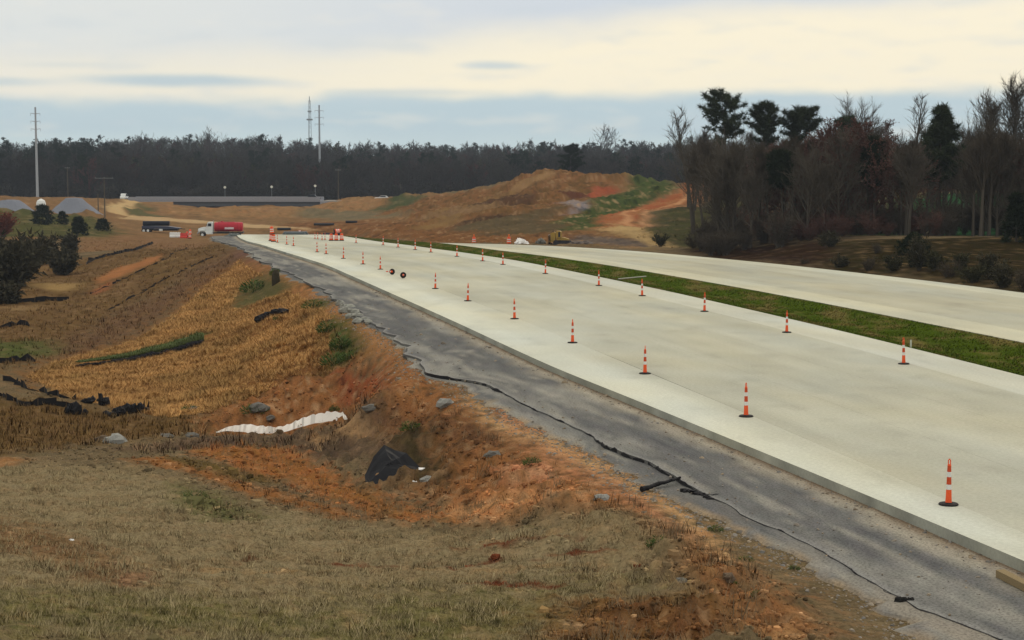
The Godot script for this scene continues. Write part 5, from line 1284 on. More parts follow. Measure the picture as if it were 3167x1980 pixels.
func fence(line: Array, height: float, label: String, torn: float, seed_no: int, lean := 0.0, drop := 0.0) -> void:   # silt fence: dark fabric on stakes
	var t := thing("silt_fence", label, "silt fence", Vector3.ZERO, 0.0, "black silt fences on the slopes")
	var r := RandomNumberGenerator.new()
	r.seed = seed_no
	var fabric := paint("black_fabric", Color(0.012, 0.011, 0.012), 0.8)
	var wood := paint("stake_wood", Color(0.12, 0.085, 0.05), 0.9)
	var b := MB.new()
	var total := 0.0
	var pts := []
	for i in line.size() - 1:
		var n := int(ceil(line[i].distance_to(line[i + 1]) / 0.6))
		for j in n:
			pts.append(line[i].lerp(line[i + 1], float(j) / n))
	pts.append(line[-1])
	t.position = at_ground(pts[0])
	var prev := Vector3.ZERO
	var ph := 0.0
	for i in pts.size():
		var q: Vector2 = pts[i]
		q += Vector2(noise_mid.get_noise_2d(i * 0.7, seed_no * 9.0), noise_mid.get_noise_2d(i * 0.7, seed_no * 9.0 + 5.0)) * 0.5
		var g := at_ground(q, drop) - t.position
		var keep := noise_mid.get_noise_2d(i * 0.9, seed_no * 31.0) * 0.5 + 0.5
		var h := height * (0.75 + 0.35 * noise_fine.get_noise_2d(i * 1.7, seed_no * 3.0))
		if keep < torn:
			h *= maxf(0.12, 1.0 - (torn - keep) * 6.0)
		if i > 0:
			var a := Vector3(lean * h, h, lean * h * 0.4)
			var c := Vector3(lean * ph, ph, lean * ph * 0.4)
			b.quad(g - Vector3(0, 0.1, 0), prev - Vector3(0, 0.1, 0), prev + c, g + a)
		if i % 4 == 0 and h > height * 0.4:
			var s := MB.new()
			s.tube(g - Vector3(0, 0.1, 0), g + Vector3(lean * h, h * 1.12, lean * h * 0.4), 0.025, 0.02, 4, true)
			put("stake", s.mesh(), wood, t)
		prev = g
		ph = h
	put("fabric", b.mesh(), fabric, t)

func build_site_litter() -> void:
	fence(FENCE_ONE, 0.48, "black silt fence curving down below the red tank truck's berm", 0.30, 1)
	fence(FENCE_TWO, 0.2, "thin dark silt fence line down the middle of the brown slope", 0.58, 2)
	fence(FENCE_THREE, 0.22, "thin dark silt fence line along the heather-coloured slope above the orange grass", 0.55, 3)
	fence(FENCE_FOUR, 0.5, "short black silt fence crossing the valley floor below the dark shrubs", 0.25, 4)
	fence(FENCE_FIVE, 0.5, "ragged black silt fence at the left edge above the green patch", 0.4, 5)
	fence(FENCE_SIX, 0.45, "low black silt fence at the left edge under the green patch", 0.35, 6)
	fence(FENCE_SEVEN, 0.40, "long sagging black silt fence in the ditch at lower left", 0.42, 7)
	fence(FENCE_EIGHT, 0.46, "torn black silt fence scraps along the foot of the orange grass", 0.54, 8)
	# vegetated erosion log on the sedge slope with a dark hollow under it
	var sock := thing("erosion_log", "long green grassy erosion log lying across the orange grass slope", "erosion log", at_ground(SOCK_LINE[3]))
	var b := MB.new()
	var d := MB.new()
	for i in SOCK_LINE.size() - 1:
		var f := lerpf(0.42, 0.08, float(i) / 6.0)
		var g := lerpf(0.42, 0.08, float(i + 1) / 6.0)
		var p := at_ground(SOCK_LINE[i], 0.30) - sock.position
		var q := at_ground(SOCK_LINE[i + 1], 0.30) - sock.position
		for j in 9:
			var m := p.lerp(q, (j + 0.5) / 9.0)
			var w := lerpf(f, g, j / 9.0)
			b.lump(m + Vector3(0, w * 0.35, -0.25), Vector3(0.28, w * 0.75, 0.3), dice, 0.2, 4, 7)
			for u in 26:
				var root := m + Vector3(dice.randf_range(-0.2, 0.2), w * dice.randf_range(-0.2, 0.95), dice.randf_range(-0.5, 0.1))
				var sh := dice.randf_range(0.8, 1.35)
				b.c = Color(sh, sh, sh * 0.9)
				twig(b, root, Vector3(dice.randf_range(-0.4, 0.4), 1.0, dice.randf_range(-0.2, 0.5)), w * dice.randf_range(0.4, 0.8) + 0.06, 0.05)
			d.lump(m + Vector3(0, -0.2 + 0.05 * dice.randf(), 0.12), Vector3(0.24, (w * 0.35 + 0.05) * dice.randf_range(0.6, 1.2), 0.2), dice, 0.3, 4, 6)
	put("log", b.mesh(), paint("log_grass", Color(0.095, 0.118, 0.046), 0.95), sock)
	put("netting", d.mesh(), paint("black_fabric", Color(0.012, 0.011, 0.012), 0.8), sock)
	var rr := RandomNumberGenerator.new()
	rr.seed = 31
	b = MB.new()
	var o0 := at_ground(BLACK_STRIP[2])
	for i in BLACK_STRIP.size() - 1:
		var p := at_ground(BLACK_STRIP[i], 0.08) - o0
		var q := at_ground(BLACK_STRIP[i + 1], 0.08) - o0
		for j in 4:
			b.lump(p.lerp(q, j / 4.0) + Vector3(0, 0.12, 0), Vector3(0.28, rr.randf_range(0.12, 0.26), 0.25), rr, 0.4, 4, 7, true)
	var strip := put("fabric_roll", b.mesh(), paint("black_fabric", Color(0.012, 0.011, 0.012), 0.8))
	strip.position = o0
	tag(strip, "crumpled black fabric strip near the top of the orange grass slope", "fabric")
	var words := ["black fabric bundle at the right end of the long ditch fence", "small black fabric scrap standing above the ditch fence end", "black fabric bundle lying left of the spiky one by the ditch", "spiky black fabric bundle at the lower edge of the orange grass"]
	for i in BUNDLES.size():
		b = MB.new()
		for j in 7:
			b.lump(Vector3(rr.randf_range(-0.5, 0.5), rr.randf_range(0.02, 0.3), rr.randf_range(-0.15, 0.15)), Vector3(rr.randf_range(0.12, 0.3), rr.randf_range(0.1, 0.34), 0.2), rr, 0.5, 4, 7, true)
		if i == 3:
			for j in 5:
				b.tri(Vector3(j * 0.2 - 0.3, 0.1, 0), Vector3(j * 0.2 - 0.12, 0.1, 0), Vector3(j * 0.22 - 0.2, rr.randf_range(0.4, 0.75), 0.05))
		var o := put("fabric_bundle", b.mesh(), paint("black_fabric", Color(0.012, 0.011, 0.012), 0.8))
		o.position = at_ground(BUNDLES[i])
		tag(o, words[i], "fabric", "black fabric bundles by the ditch")
	# white sheet hung in the ditch
	b = MB.new()
	var high := [0.05, 0.12, 0.30, 0.42, 0.34, 0.22, 0.30, 0.42, 0.50, 0.52, 0.42, 0.10]
	var o1 := at_ground(WHITE_SHEET[5])
	var spine := []
	for i in 67:
		var t := i / 66.0 * (WHITE_SHEET.size() - 1.001)
		var f := int(t)
		var q: Vector2 = WHITE_SHEET[f].lerp(WHITE_SHEET[f + 1], t - f)
		var top := -1e9
		for back in [0.0, 0.7, 1.4]:
			top = maxf(top, ground(q.x, q.y - back))
		spine.append(Vector3(q.x, top, -q.y))
	var row0 := []
	for i in 67:
		var t := i / 66.0 * (WHITE_SHEET.size() - 1.001)
		var f := int(t)
		var m := Vector3.ZERO
		var w := 0
		for j in range(maxi(i - 6, 0), mini(i + 7, 67)):
			m += spine[j]
			w += 1
		m /= w
		var h := (lerpf(high[f], high[f + 1], t - f) * 0.62 + 0.10 * sin(PI * i / 66.0)) * (1.0 + 0.06 * sin(i * 1.7) + rr.randf_range(-0.06, 0.06))
		var fold := 0.04 * sin(i * 2.1) + rr.randf_range(-0.03, 0.03)
		var row := []
		for j in 4:
			row.append(m - o1 + Vector3(0, h * j / 3.0 + 0.0, -h * 0.7 * j / 3.0 + fold * sin(PI * (j + 1) / 4.0)))
		var mud := 1.0 - 0.35 * smoothstep(0.15, 0.5, noise_fine.get_noise_2d(i * 0.3, 5.0))
		b.c = Color(mud, mud * 0.96, mud * 0.9)
		if row0:
			for j in 3:
				b.quad(row0[j], row[j], row[j + 1], row0[j + 1])
		row0 = row
	var sheet := put("plastic_sheet", b.mesh(), paint("white_sheet", Color(0.86, 0.84, 0.80), 0.6))
	sheet.position = o1
	tag(sheet, "long crumpled white plastic sheet lying across the clay ditch", "plastic sheet")
	# black sheet draped over the clay mound
	b = MB.new()
	var base: Vector2 = BLACK_SHEET[0]
	var o2 := at_ground(base)
	var ring := [Vector2(-0.72, 0.22), Vector2(-0.78, -0.1), Vector2(-0.52, -0.42), Vector2(-0.22, -0.62), Vector2(0.12, -0.5), Vector2(0.5, -0.25), Vector2(0.95, 0.0), Vector2(1.12, 0.16), Vector2(0.7, 0.26), Vector2(0.1, 0.34), Vector2(-0.4, 0.32)]
	var rise := [0.0, 0.25, 0.6, 0.86, 0.66, 0.40, 0.14, 0.0, 0.0, 0.0, 0.0]
	var old := []
	for s in 6:
		var row := []
		for i in ring.size():
			var e: Vector2 = ring[i] * (1.0 - s / 5.0)
			var y: float = rise[i] * (1.0 - s / 5.0) + 0.34 * (s / 5.0)
			y += rr.randf_range(-0.035, 0.035)
			row.append(Vector3(e.x, ground(base.x + ring[i].x, base.y - ring[i].y) * (1.0 - s / 5.0) + o2.y * (s / 5.0) - o2.y + y, e.y))
		if old:
			for i in ring.size():
				var n := (i + 1) % ring.size()
				b.quad(old[i], old[n], row[n], row[i])
		old = row
	var black := put("plastic_sheet", b.mesh(), paint("black_plastic", Color(0.008, 0.008, 0.010), 0.55))
	black.position = o2
	tag(black, "peaked black plastic sheet draped over the clay below the dark mound", "plastic sheet")
	b = MB.new()
	b.lump(Vector3.ZERO, Vector3(0.12, 0.05, 0.08), rr, 0.35, 4, 7, true)
	var scrap := put("paper_scrap", b.mesh(), paint("white_sheet", Color(0.86, 0.84, 0.80), 0.6))
	scrap.position = at_ground(Vector2(base.x + 1.0, base.y - 0.35), 0.02)
	tag(scrap, "white scrap at the right tip of the black sheet", "scrap")
	# stones
	var said := ["pale grey flat boulder on red clay near the stone shoulder", "grey stones on the clay left of the white sheet's far end", "grey rock just above the white sheet", "large pale boulder in the ditch at lower left", "brownish rock left of the large pale ditch boulder", "grey rock right of the large pale ditch boulder", "small grey rock between the ditch boulder and the white sheet", "pale rock just right of the black sheet's tip", "small white rock touching the black sheet's tip", "grey rock at the top of the clay mound", "pale rock on the clay slope by a dark hollow", "dark rock on the clay below the stone shoulder", "brown rock on the clay near the bottom right", "small white litter stone on the near grass at left", "grey rock at the foot of the orange grass", "pale rock on the sand by the stone shoulder"]
	var sizes := [[0.32, 0.22], [0.5, 0.26], [0.22, 0.14], [0.48, 0.30], [0.34, 0.2], [0.36, 0.16], [0.3, 0.14], [0.22, 0.12], [0.1, 0.07], [0.3, 0.16], [0.3, 0.14], [0.16, 0.1], [0.13, 0.09], [0.07, 0.05], [0.3, 0.2], [0.2, 0.1]]
	for i in PALE_ROCKS.size():
		b = MB.new()
		var s: Array = sizes[i]
		for j in 4 if s[0] > 0.3 else 1:
			b.lump(Vector3(rr.randf_range(-0.6, 0.6) * s[0] if j else 0.0, 0.0, rr.randf_range(-0.4, 0.4) * s[0] if j else 0.0), Vector3(s[0], s[1], s[0] * 0.8) * (1.0 if j == 0 else rr.randf_range(0.4, 0.75)), rr, 0.28, 5, 8, true)
		var tone := Color(0.30, 0.295, 0.265) if i in [0, 3, 7, 13, 15, 8] else Color(0.165, 0.155, 0.135)
		if i in [4, 12]:
			tone = Color(0.15, 0.11, 0.075)
		if i in [8, 13]:
			tone = Color(0.75, 0.74, 0.7)
		var o := put("rock", b.mesh(), paint("rock_%s" % tone.to_html(false), tone, 0.9, 0.7, 1.5, 0.6))
		o.position = at_ground(PALE_ROCKS[i], s[1] * 0.2)
		tag(o, said[i], "rock")
	for i in RIPRAP.size():
		b = MB.new()
		var s := rr.randf_range(0.2, 0.36)
		b.lump(Vector3.ZERO, Vector3(s, s * 0.7, s * 0.9), rr, 0.3, 5, 8, true)
		var o := put("riprap_stone", b.mesh(), paint("riprap", Color(0.31, 0.305, 0.26), 0.9, 0.7, 1.5, 0.6))
		o.position = at_ground(RIPRAP[i], 0.12)
		tag(o, "pale broken stone in the small heap on the shoulder's ragged edge", "stone", "pale stones heaped at the edge of the stone shoulder")
	# black scraps and a chunk lying on the stone shoulder
	var s0 := Vector3(PAD_SCRAPS[1].x, road_level(40.8) - 0.30, -PAD_SCRAPS[1].y)
	b = MB.new()
	var from := Vector3(PAD_SCRAPS[0].x, road_level(40.0) - 0.33, -PAD_SCRAPS[0].y) - s0
	var to := Vector3(PAD_SCRAPS[2].x, road_level(41.0) - 0.215, -PAD_SCRAPS[2].y) - s0
	var last := from
	for i in 12:
		var q := from.lerp(to, (i + 1) / 12.0) + Vector3(0, rr.randf_range(-0.01, 0.02), rr.randf_range(-0.03, 0.03))
		b.tube(last, q, lerpf(0.075, 0.03, i / 12.0) * rr.randf_range(0.7, 1.2), lerpf(0.075, 0.03, (i + 1) / 12.0), 6, true)
		last = q
	var cut := put("fabric_strip", b.mesh(), paint("black_fabric", Color(0.012, 0.011, 0.012), 0.8))
	cut.position = s0
	tag(cut, "straight black fabric strip lying across the edge of the grey shoulder", "fabric")
	b = MB.new()
	var s1 := Vector3(PAD_SCRAPS_TWO[1].x, road_level(39.6) - 0.31, -PAD_SCRAPS_TWO[1].y)
	for p in PAD_SCRAPS_TWO:
		for j in 4:
			b.lump(Vector3(p.x + rr.randf_range(-0.12, 0.12), s1.y, -p.y + rr.randf_range(-0.12, 0.12)) - s1, Vector3(rr.randf_range(0.05, 0.15), 0.05, rr.randf_range(0.05, 0.12)), rr, 0.5, 4, 7, true)
	var torn := put("fabric_strip", b.mesh(), paint("black_fabric", Color(0.012, 0.011, 0.012), 0.8))
	torn.position = s1
	tag(torn, "ragged black fabric scraps on the shoulder, just right of the straight strip", "fabric")
	b = MB.new()
	for j in 5:
		b.lump(Vector3(rr.randf_range(-0.14, 0.14), 0.04, rr.randf_range(-0.05, 0.05)), Vector3(0.09, 0.07, 0.07), rr, 0.4, 4, 7, true)
	var chunk := put("asphalt_chunk", b.mesh(), paint("asphalt_black", Color(0.022, 0.021, 0.02), 0.9))
	chunk.position = Vector3(PAD_CHUNK[0].x, road_level(29.0) - 0.33, -PAD_CHUNK[0].y)
	tag(chunk, "black lump on the shoulder's lower layer at the bottom right", "rubble")
	b = MB.new()
	var ta := Vector3(TIMBER[0].x, road_level(31.0) - 0.165, -TIMBER[0].y)
	var tb := Vector3(TIMBER[1].x, road_level(29.0) - 0.165, -TIMBER[1].y)
	var dir := (tb - ta).normalized()
	b.box(Vector3(0, 0, 0), Vector3(0.19, 0.15, ta.distance_to(tb)), Basis(Vector3.UP.cross(dir), Vector3.UP, dir), 0.008)
	var beam := put("timber_beam", b.mesh(), paint("timber", Color(0.27, 0.205, 0.115), 0.85, 0.8, 2.5, 0.4))
	beam.position = (ta + tb) * 0.5
	tag(beam, "squared wooden timber beam lying beside the slab edge at right", "timber")
	b = MB.new()
	b.box(Vector3(0, 0.15, 0), Vector3(0.07, 0.34, 0.02))
	var stake := put("survey_stake", b.mesh(), paint("stake_pale", Color(0.55, 0.56, 0.45), 0.8))
	stake.position = Vector3(STAKE[0].x, road_level(STAKE[0].y) - 0.03, -STAKE[0].y)
	tag(stake, "pale wooden survey stake on the median edge beside the nearest right-hand post", "stake")
	b = MB.new()
	var pa := Vector3(MEDIAN_PIPE[0].x, -0.12, -MEDIAN_PIPE[0].y)
	var pb := Vector3(MEDIAN_PIPE[1].x, -0.05, -MEDIAN_PIPE[1].y)
	b.tube(pa - pa, pb - pa, 0.045, 0.045, 8, true)
	var pipe := put("thin_pipe", b.mesh(), paint("pipe_grey", Color(0.34, 0.33, 0.28), 0.6))
	pipe.position = pa
	tag(pipe, "thin pale pipe lying across the grass median", "pipe")
	b = MB.new()
	b.lathe([Vector2(0.30, -0.2), Vector2(0.32, 0.3), Vector2(0.27, 0.8), Vector2(0.16, 1.05), Vector2(0.0, 1.1)], 9)
	var stump := put("tree_stump", b.mesh(), paint("stump_bark", Color(0.055, 0.045, 0.028), 0.95, 0.8, 2.0, 0.8))
	stump.position = at_ground(STUMP[0])
	tag(stump, "dark upright stump on the clay edge of the orange grass slope", "stump")
	# debris beyond the far carriageway
	heap("sheeting_heap", SHEET_HEAP[0], 1.7, 0.85, 1.0, paint("white_sheet", Color(0.86, 0.84, 0.80), 0.6), "crumpled white sheeting heaped at the far carriageway end", "sheeting", 11, true, 0.6)
	heap("rubble_heap", GREY_HEAP[0], 1.3, 0.75, 1.2, paint("rubble", Color(0.22, 0.215, 0.18), 0.9, 0.7, 1.0, 0.6), "grey rubble heap between the white sheeting and the bulldozer", "rubble", 12)
	heap("rubble_heap", GREY_HEAP[0] + Vector2(5.2, -2.0), 3.2, 0.5, 1.4, paint("rubble_brown", Color(0.17, 0.14, 0.12), 0.9, 0.7, 1.0, 0.6), "low brown rubble right of the bulldozer", "rubble", 13)
	heap("tarp_heap", TARP_HEAP[0], 4.2, 0.95, 1.6, paint("tarp", Color(0.095, 0.105, 0.095), 0.7), "low grey tarp-covered heap in front of the tank truck's rear wheels", "tarp", 14, false, 0.15)
	for s in [[-46.5, 352.0, 5.5, 0.42, "blue grey flat pile of dark pipe beyond the pavement end", Color(0.10, 0.115, 0.12)], [-51.0, 368.0, 3.0, 0.3, "short black pipe left of the blue grey pile", Color(0.02, 0.02, 0.022)], [-42.5, 372.0, 4.6, 0.3, "upper long black pipe right of the blue grey pile", Color(0.025, 0.024, 0.026)], [-38.6, 352.0, 3.6, 0.32, "lower long black pipe right of the blue grey pile", Color(0.015, 0.013, 0.016)], [-36.5, 374.0, 2.6, 0.3, "far right black pipe beyond the pavement end", Color(0.02, 0.018, 0.02)]]:
		b = MB.new()
		if s[2] > 5.0:
			for i in 4:
				b.tube(Vector3(-s[2] * 0.5 + i * 0.3, 0.3 + (i % 2) * 0.35, (i - 2) * 0.5), Vector3(s[2] * 0.5 - i * 0.2, 0.3 + (i % 2) * 0.35, (i - 2) * 0.5), 0.36, 0.36, 10, true)
		else:
			b.tube(Vector3(-s[2] * 0.5, s[3], 0), Vector3(s[2] * 0.5, s[3], 0.4), s[3], s[3], 10, true)
		var o := put("drain_pipe", b.mesh(), paint("pipe_%s" % (s[5] as Color).to_html(false), s[5], 0.6))
		o.position = at_ground(Vector2(s[0], s[1]))
		tag(o, s[4], "pipe")


# ---------- things far off ----------
func build_far() -> void:
	var stone := paint("gravel", Color(0.21, 0.22, 0.25), 0.95, 1.0, 0.4, 0.6)
	var said := ["grey conical gravel pile left of the tan haul road", "grey gravel pile cut off by the left edge of the view"]
	for i in 2:
		var b := MB.new()
		var r := RandomNumberGenerator.new()
		r.seed = 50 + i
		var w := 6.4 if i == 0 else 7.4
		var h := 4.1 if i == 0 else 3.9
		var prof := []
		for j in 9:
			var u := j / 8.0
			prof.append([w * (1.0 - u * 0.68) * (1.0 + 0.12 * pow(1.0 - u, 3.0)), h * (1.0 - pow(1.0 - u, 1.05)) - 0.3])
		for j in 8:
			for s in 26:
				var q := []
				for e in [[j, s], [j, s + 1], [j + 1, s + 1], [j + 1, s]]:
					var t: float = TAU * (e[1] % 26) / 26.0
					var rad: float = prof[e[0]][0] * (1.0 + 0.06 * noise_mid.get_noise_2d(cos(t) * 3.0 + i * 40.0, sin(t) * 3.0 + e[0] * 0.4))
					q.append(Vector3(cos(t) * rad, prof[e[0]][1] + 0.25 * noise_mid.get_noise_2d(cos(t) * 4.0, sin(t) * 4.0 + i * 9.0) * (1.0 if e[0] == 8 else 0.3), sin(t) * rad * 0.8))
				b.quad(q[1], q[0], q[3], q[2])
				if j == 7:
					b.tri(q[3], Vector3(0.3, h - 0.1, 0), q[2])
		var o := put("gravel_pile", b.mesh(), stone)
		o.position = at_ground(GRAVEL[i])
		tag(o, said[i], "gravel pile", "grey gravel piles at far left")
	var tk := thing("water_tank", "white round-topped tank behind the gravel piles", "tank", Vector3(-115.6, ground(-115.6, 404.0), -404.0))
	var b := MB.new()
	b.lathe([Vector2(1.0, 0.0), Vector2(1.15, 0.6), Vector2(1.15, 2.4), Vector2(0.9, 3.1), Vector2(0.3, 3.4)], 18)
	put("shell", b.mesh(), paint("white_plastic", Color(0.72, 0.72, 0.68), 0.5), tk)
	b = MB.new()
	b.lathe([Vector2(0.28, 3.38), Vector2(0.28, 3.55)], 10)
	put("lid", b.mesh(), paint("white_plastic", Color(0.72, 0.72, 0.68), 0.5), tk)
	# bridge carrying the crossing road
	var conc := paint("bridge_concrete", Color(0.32, 0.32, 0.34), 0.9, 0.6, 0.3)
	var steel := paint("bridge_girder", Color(0.085, 0.09, 0.10), 0.7)
	var br := thing("road_bridge", "low grey road bridge with long parapet over the dirt cut", "bridge", Vector3(-90.0, -0.9, -520.0))
	b = MB.new()
	b.box(Vector3(0, -0.15, 0), Vector3(60.0, 0.5, 11.0))
	put("deck", b.mesh(), conc, br)
	for s in [5.4, -5.4]:
		b = MB.new()
		b.box(Vector3(0, 0.60, s), Vector3(60.0, 1.0, 0.3))
		put("parapet", b.mesh(), conc, br)
	for i in 4:
		b = MB.new()
		b.box(Vector3(7.0, -1.12, 4.6 - i * 3.0), Vector3(46.0, 1.42, 0.5))
		put("girder", b.mesh(), steel, br)
	for x in [-6.6, 9.0]:
		b = extrude([Vector2(x - 1.3, -2.9), Vector2(x + 1.3, -2.9), Vector2(x + 2.2, -2.1), Vector2(x + 2.2, -1.86), Vector2(x - 2.2, -1.86), Vector2(x - 2.2, -2.1)], 9.0, -4.5)
		var cap := put("pier_cap", b.mesh(), steel, br)
		for z in [-3.0, 3.0]:
			b = MB.new()
			b.tube(Vector3(x, -5.5, z), Vector3(x, -2.9, z), 0.6, 0.6, 10)
			put("pier_column", b.mesh(), conc, cap)
	for x in [-31.5, 31.5]:
		b = MB.new()
		b.box(Vector3(x, -1.3, 0), Vector3(3.0, 2.2, 11.0))
		put("abutment", b.mesh(), conc, br)
	b = MB.new()
	b.box(Vector3(-38.0, -1.25, -520.0), Vector3(42.0, 0.7, 10.0))
	b.box(Vector3(-140.0, -1.25, -520.0), Vector3(36.0, 0.7, 10.0))
	tag(put("crossing_road", b.mesh(), paint("old_road", Color(0.32, 0.29, 0.25), 0.9)), "", "", "", "structure")
	car(Vector3(-62.4, -0.82, -517.5), "black car crossing the bridge at its right end", Color(0.012, 0.012, 0.016), 0.0, 0.2)
	car(Vector3(-40.8, -0.9, -517.0), "white car on the crossing road right of the bridge", Color(0.72, 0.73, 0.72), PI, 0.0)
	car(Vector3(-121.5, -0.6, -516.0), "small white vehicle at the top of the tan haul road", Color(0.72, 0.74, 0.72), PI / 2, 0.35)
	# high voltage poles and a lattice mast
	steel_pole("slim grey steel transmission pole at far left", -172.9, 600.0, 32.8, [2.4, 5.2, 8.0], 1.7, 0.30, 0.52)
	steel_pole("grey steel transmission pole beside the lattice mast", -86.5, 742.0, 36.0, [2.6, 5.6, 8.6], 1.9, 0.34, 0.56)
	var mast := thing("lattice_mast", "thin steel lattice radio mast left of the middle transmission pole", "mast", Vector3(-122.4, 7.0, -1000.0), 0.3)
	b = MB.new()
	var levels := 15
	for i in levels:
		var y0 := 44.6 * i / levels
		var y1 := 44.6 * (i + 1) / levels
		var w0 := lerpf(1.6, 0.55, float(i) / levels)
		var w1 := lerpf(1.6, 0.55, float(i + 1) / levels)
		for k in 3:
			var t0 := TAU * k / 3.0
			var t1 := TAU * (k + 1) / 3.0
			b.tube(Vector3(cos(t0) * w0, y0, sin(t0) * w0), Vector3(cos(t0) * w1, y1, sin(t0) * w1), 0.12, 0.12, 4)
			b.tube(Vector3(cos(t0) * w0, y0, sin(t0) * w0), Vector3(cos(t1) * w1, y1, sin(t1) * w1), 0.06, 0.06, 3)
	put("frame", b.mesh(), paint("galvanised", Color(0.30, 0.33, 0.35), 0.5), mast)
	for y in [32.6, 37.5]:
		b = MB.new()
		b.lathe([Vector2(1.9 if y < 34.0 else 1.2, y), Vector2(1.9 if y < 34.0 else 1.2, y + 0.9)], 10)
		put("antenna_ring", b.mesh(), paint("galvanised", Color(0.30, 0.33, 0.35), 0.5), mast)
	b = MB.new()
	b.tube(Vector3(0, 44.0, 0), Vector3(0, 47.0, 0), 0.3, 0.2, 5, true)
	put("top_antenna", b.mesh(), paint("galvanised", Color(0.30, 0.33, 0.35), 0.5), mast)
	wood_pole("wooden pole with a long crossarm standing by the gravel pile", Vector2(-99.0, 400.0), 10.0, 4.4, 0.3)
	wood_pole("short wooden pole left of the one with the crossarm", Vector2(-103.6, 412.0), 4.6, 0.0, 0.0)
	wood_pole("thin tall wooden pole against the woods at far left", Vector2(-151.0, 560.0), 11.0, 1.6, 0.3)
	wood_pole("pale wooden pole against the woods right of the bridge", Vector2(-58.6, 556.0), 11.8, 2.0, 0.5)
	var lbl := ["small white sign on a thin post above the bridge, left one", "small white sign on a thin post above the bridge, middle one", "small white sign on a thin post behind the black car"]
	var spots := [Vector2(-97.6, 560.0), Vector2(-81.7, 560.0), Vector2(-66.9, 560.0)]
	for i in 3:
		var p: Vector2 = spots[i]
		var t := thing("post_sign", lbl[i], "sign", at_ground(p), 0.0, "small white signs beyond the bridge")
		var top: float = [2.85, 3.0, 3.35][i] - t.position.y
		b = MB.new()
		b.tube(Vector3(0, -0.3, 0), Vector3(0, top, 0), 0.05, 0.05, 5)
		put("post", b.mesh(), paint("galvanised", Color(0.30, 0.33, 0.35), 0.5), t)
		b = MB.new()
		b.lathe([Vector2(0.1, -0.04), Vector2(0.46, -0.03), Vector2(0.46, 0.03), Vector2(0.1, 0.04)], 8, Transform3D(Basis(Vector3.RIGHT, PI / 2), Vector3(0, top, 0.09)))
		put("panel", b.mesh(), paint("sign_white", Color(0.72, 0.70, 0.6), 0.5), t)

func steel_pole(label: String, x: float, ahead: float, height: float, arms: Array, reach: float, r_top: float, r_base: float) -> void:
	var foot := 7.5 - 57.0 * ahead / 3880.0 if x < -120.0 else ground(x, ahead)
	var t := thing("transmission_pole", label, "utility pole", Vector3(x, foot, -ahead), 0.0, "steel transmission poles above the woods")
	if x > -120.0:
		height = 7.5 + 160.0 * ahead / 3880.0 - foot
	var m := paint("pole_steel", Color(0.36, 0.38, 0.40), 0.6)
	var b := MB.new()
	b.tube(Vector3(0, -1.0, 0), Vector3(0, height, 0), r_base, r_top, 10, true)
	put("shaft", b.mesh(), m, t)
	for a in arms:
		b = MB.new()
		b.tube(Vector3(-reach, height - a + 0.25, 0.2), Vector3(0, height - a, 0.2), 0.08, 0.13, 5, true)
		b.tube(Vector3(reach, height - a + 0.25, 0.2), Vector3(0, height - a, 0.2), 0.08, 0.13, 5, true)
		var arm := put("crossarm", b.mesh(), m, t)
		for s in [-1.0, 1.0]:
			b = MB.new()
			b.tube(Vector3(s * reach, height - a + 0.2, 0.2), Vector3(s * reach, height - a - 0.7, 0.2), 0.07, 0.07, 5, true)
			put("insulator", b.mesh(), m, arm)

func wood_pole(label: String, p: Vector2, height: float, arm: float, down: float) -> void:
	var t := thing("wooden_pole", label, "utility pole", at_ground(p), 0.15)
	var wood := paint("pole_wood", Color(0.11, 0.09, 0.065), 0.9)
	var b := MB.new()
	b.tube(Vector3(0, -0.5, 0), Vector3(0, height, 0), 0.17, 0.11, 7, true)
	put("shaft", b.mesh(), wood, t)
	if arm > 0.0:
		b = MB.new()
		b.box(Vector3(0, height - down, 0.16), Vector3(arm, 0.14, 0.12))
		var a := put("crossarm", b.mesh(), paint("arm_grey", Color(0.2, 0.2, 0.19), 0.8), t)
		for s in [-0.46, 0.0, 0.46]:
			b = MB.new()
			b.tube(Vector3(s * arm, height - down + 0.05, 0.16), Vector3(s * arm, height - down + 0.28, 0.16), 0.04, 0.05, 6, true)
			put("insulator", b.mesh(), paint("arm_grey", Color(0.2, 0.2, 0.19), 0.8), a)

func car(where: Vector3, label: String, color: Color, turn: float, tall: float) -> void:
	var t := thing("car", label, "car", where, turn)
	var m := paint("car_%s" % color.to_html(false), color, 0.3)
	var dark := paint("dark_glass", Color(0.02, 0.025, 0.03), 0.1)
	var b := extrude([Vector2(-2.25, 0.35), Vector2(2.25, 0.35), Vector2(2.3, 0.75), Vector2(2.1, 0.95), Vector2(1.0, 1.0), Vector2(-1.95, 1.02), Vector2(-2.25, 0.9)], 1.7, -0.85)
	put("body", b.mesh(), m, t)
	b = extrude([Vector2(-1.7, 0.98), Vector2(1.15, 0.98), Vector2(0.35, 1.5 + tall), Vector2(-1.1, 1.5 + tall), Vector2(-1.6, 1.35 + tall)], 1.5, -0.75)
	put("roof", b.mesh(), m, t)
	b = extrude([Vector2(-1.42, 1.05), Vector2(0.9, 1.05), Vector2(0.3, 1.42 + tall), Vector2(-1.0, 1.42 + tall)], 1.53, -0.765)
	put("side_window", b.mesh(), dark, t)
	for x in [-1.4, 1.4]:
		for s in [-1.0, 1.0]:
			wheel(t, Vector3(x, 0.33, s * 0.78), 0.33, 0.2, paint("grey_steel", Color(0.3, 0.3, 0.3), 0.4))


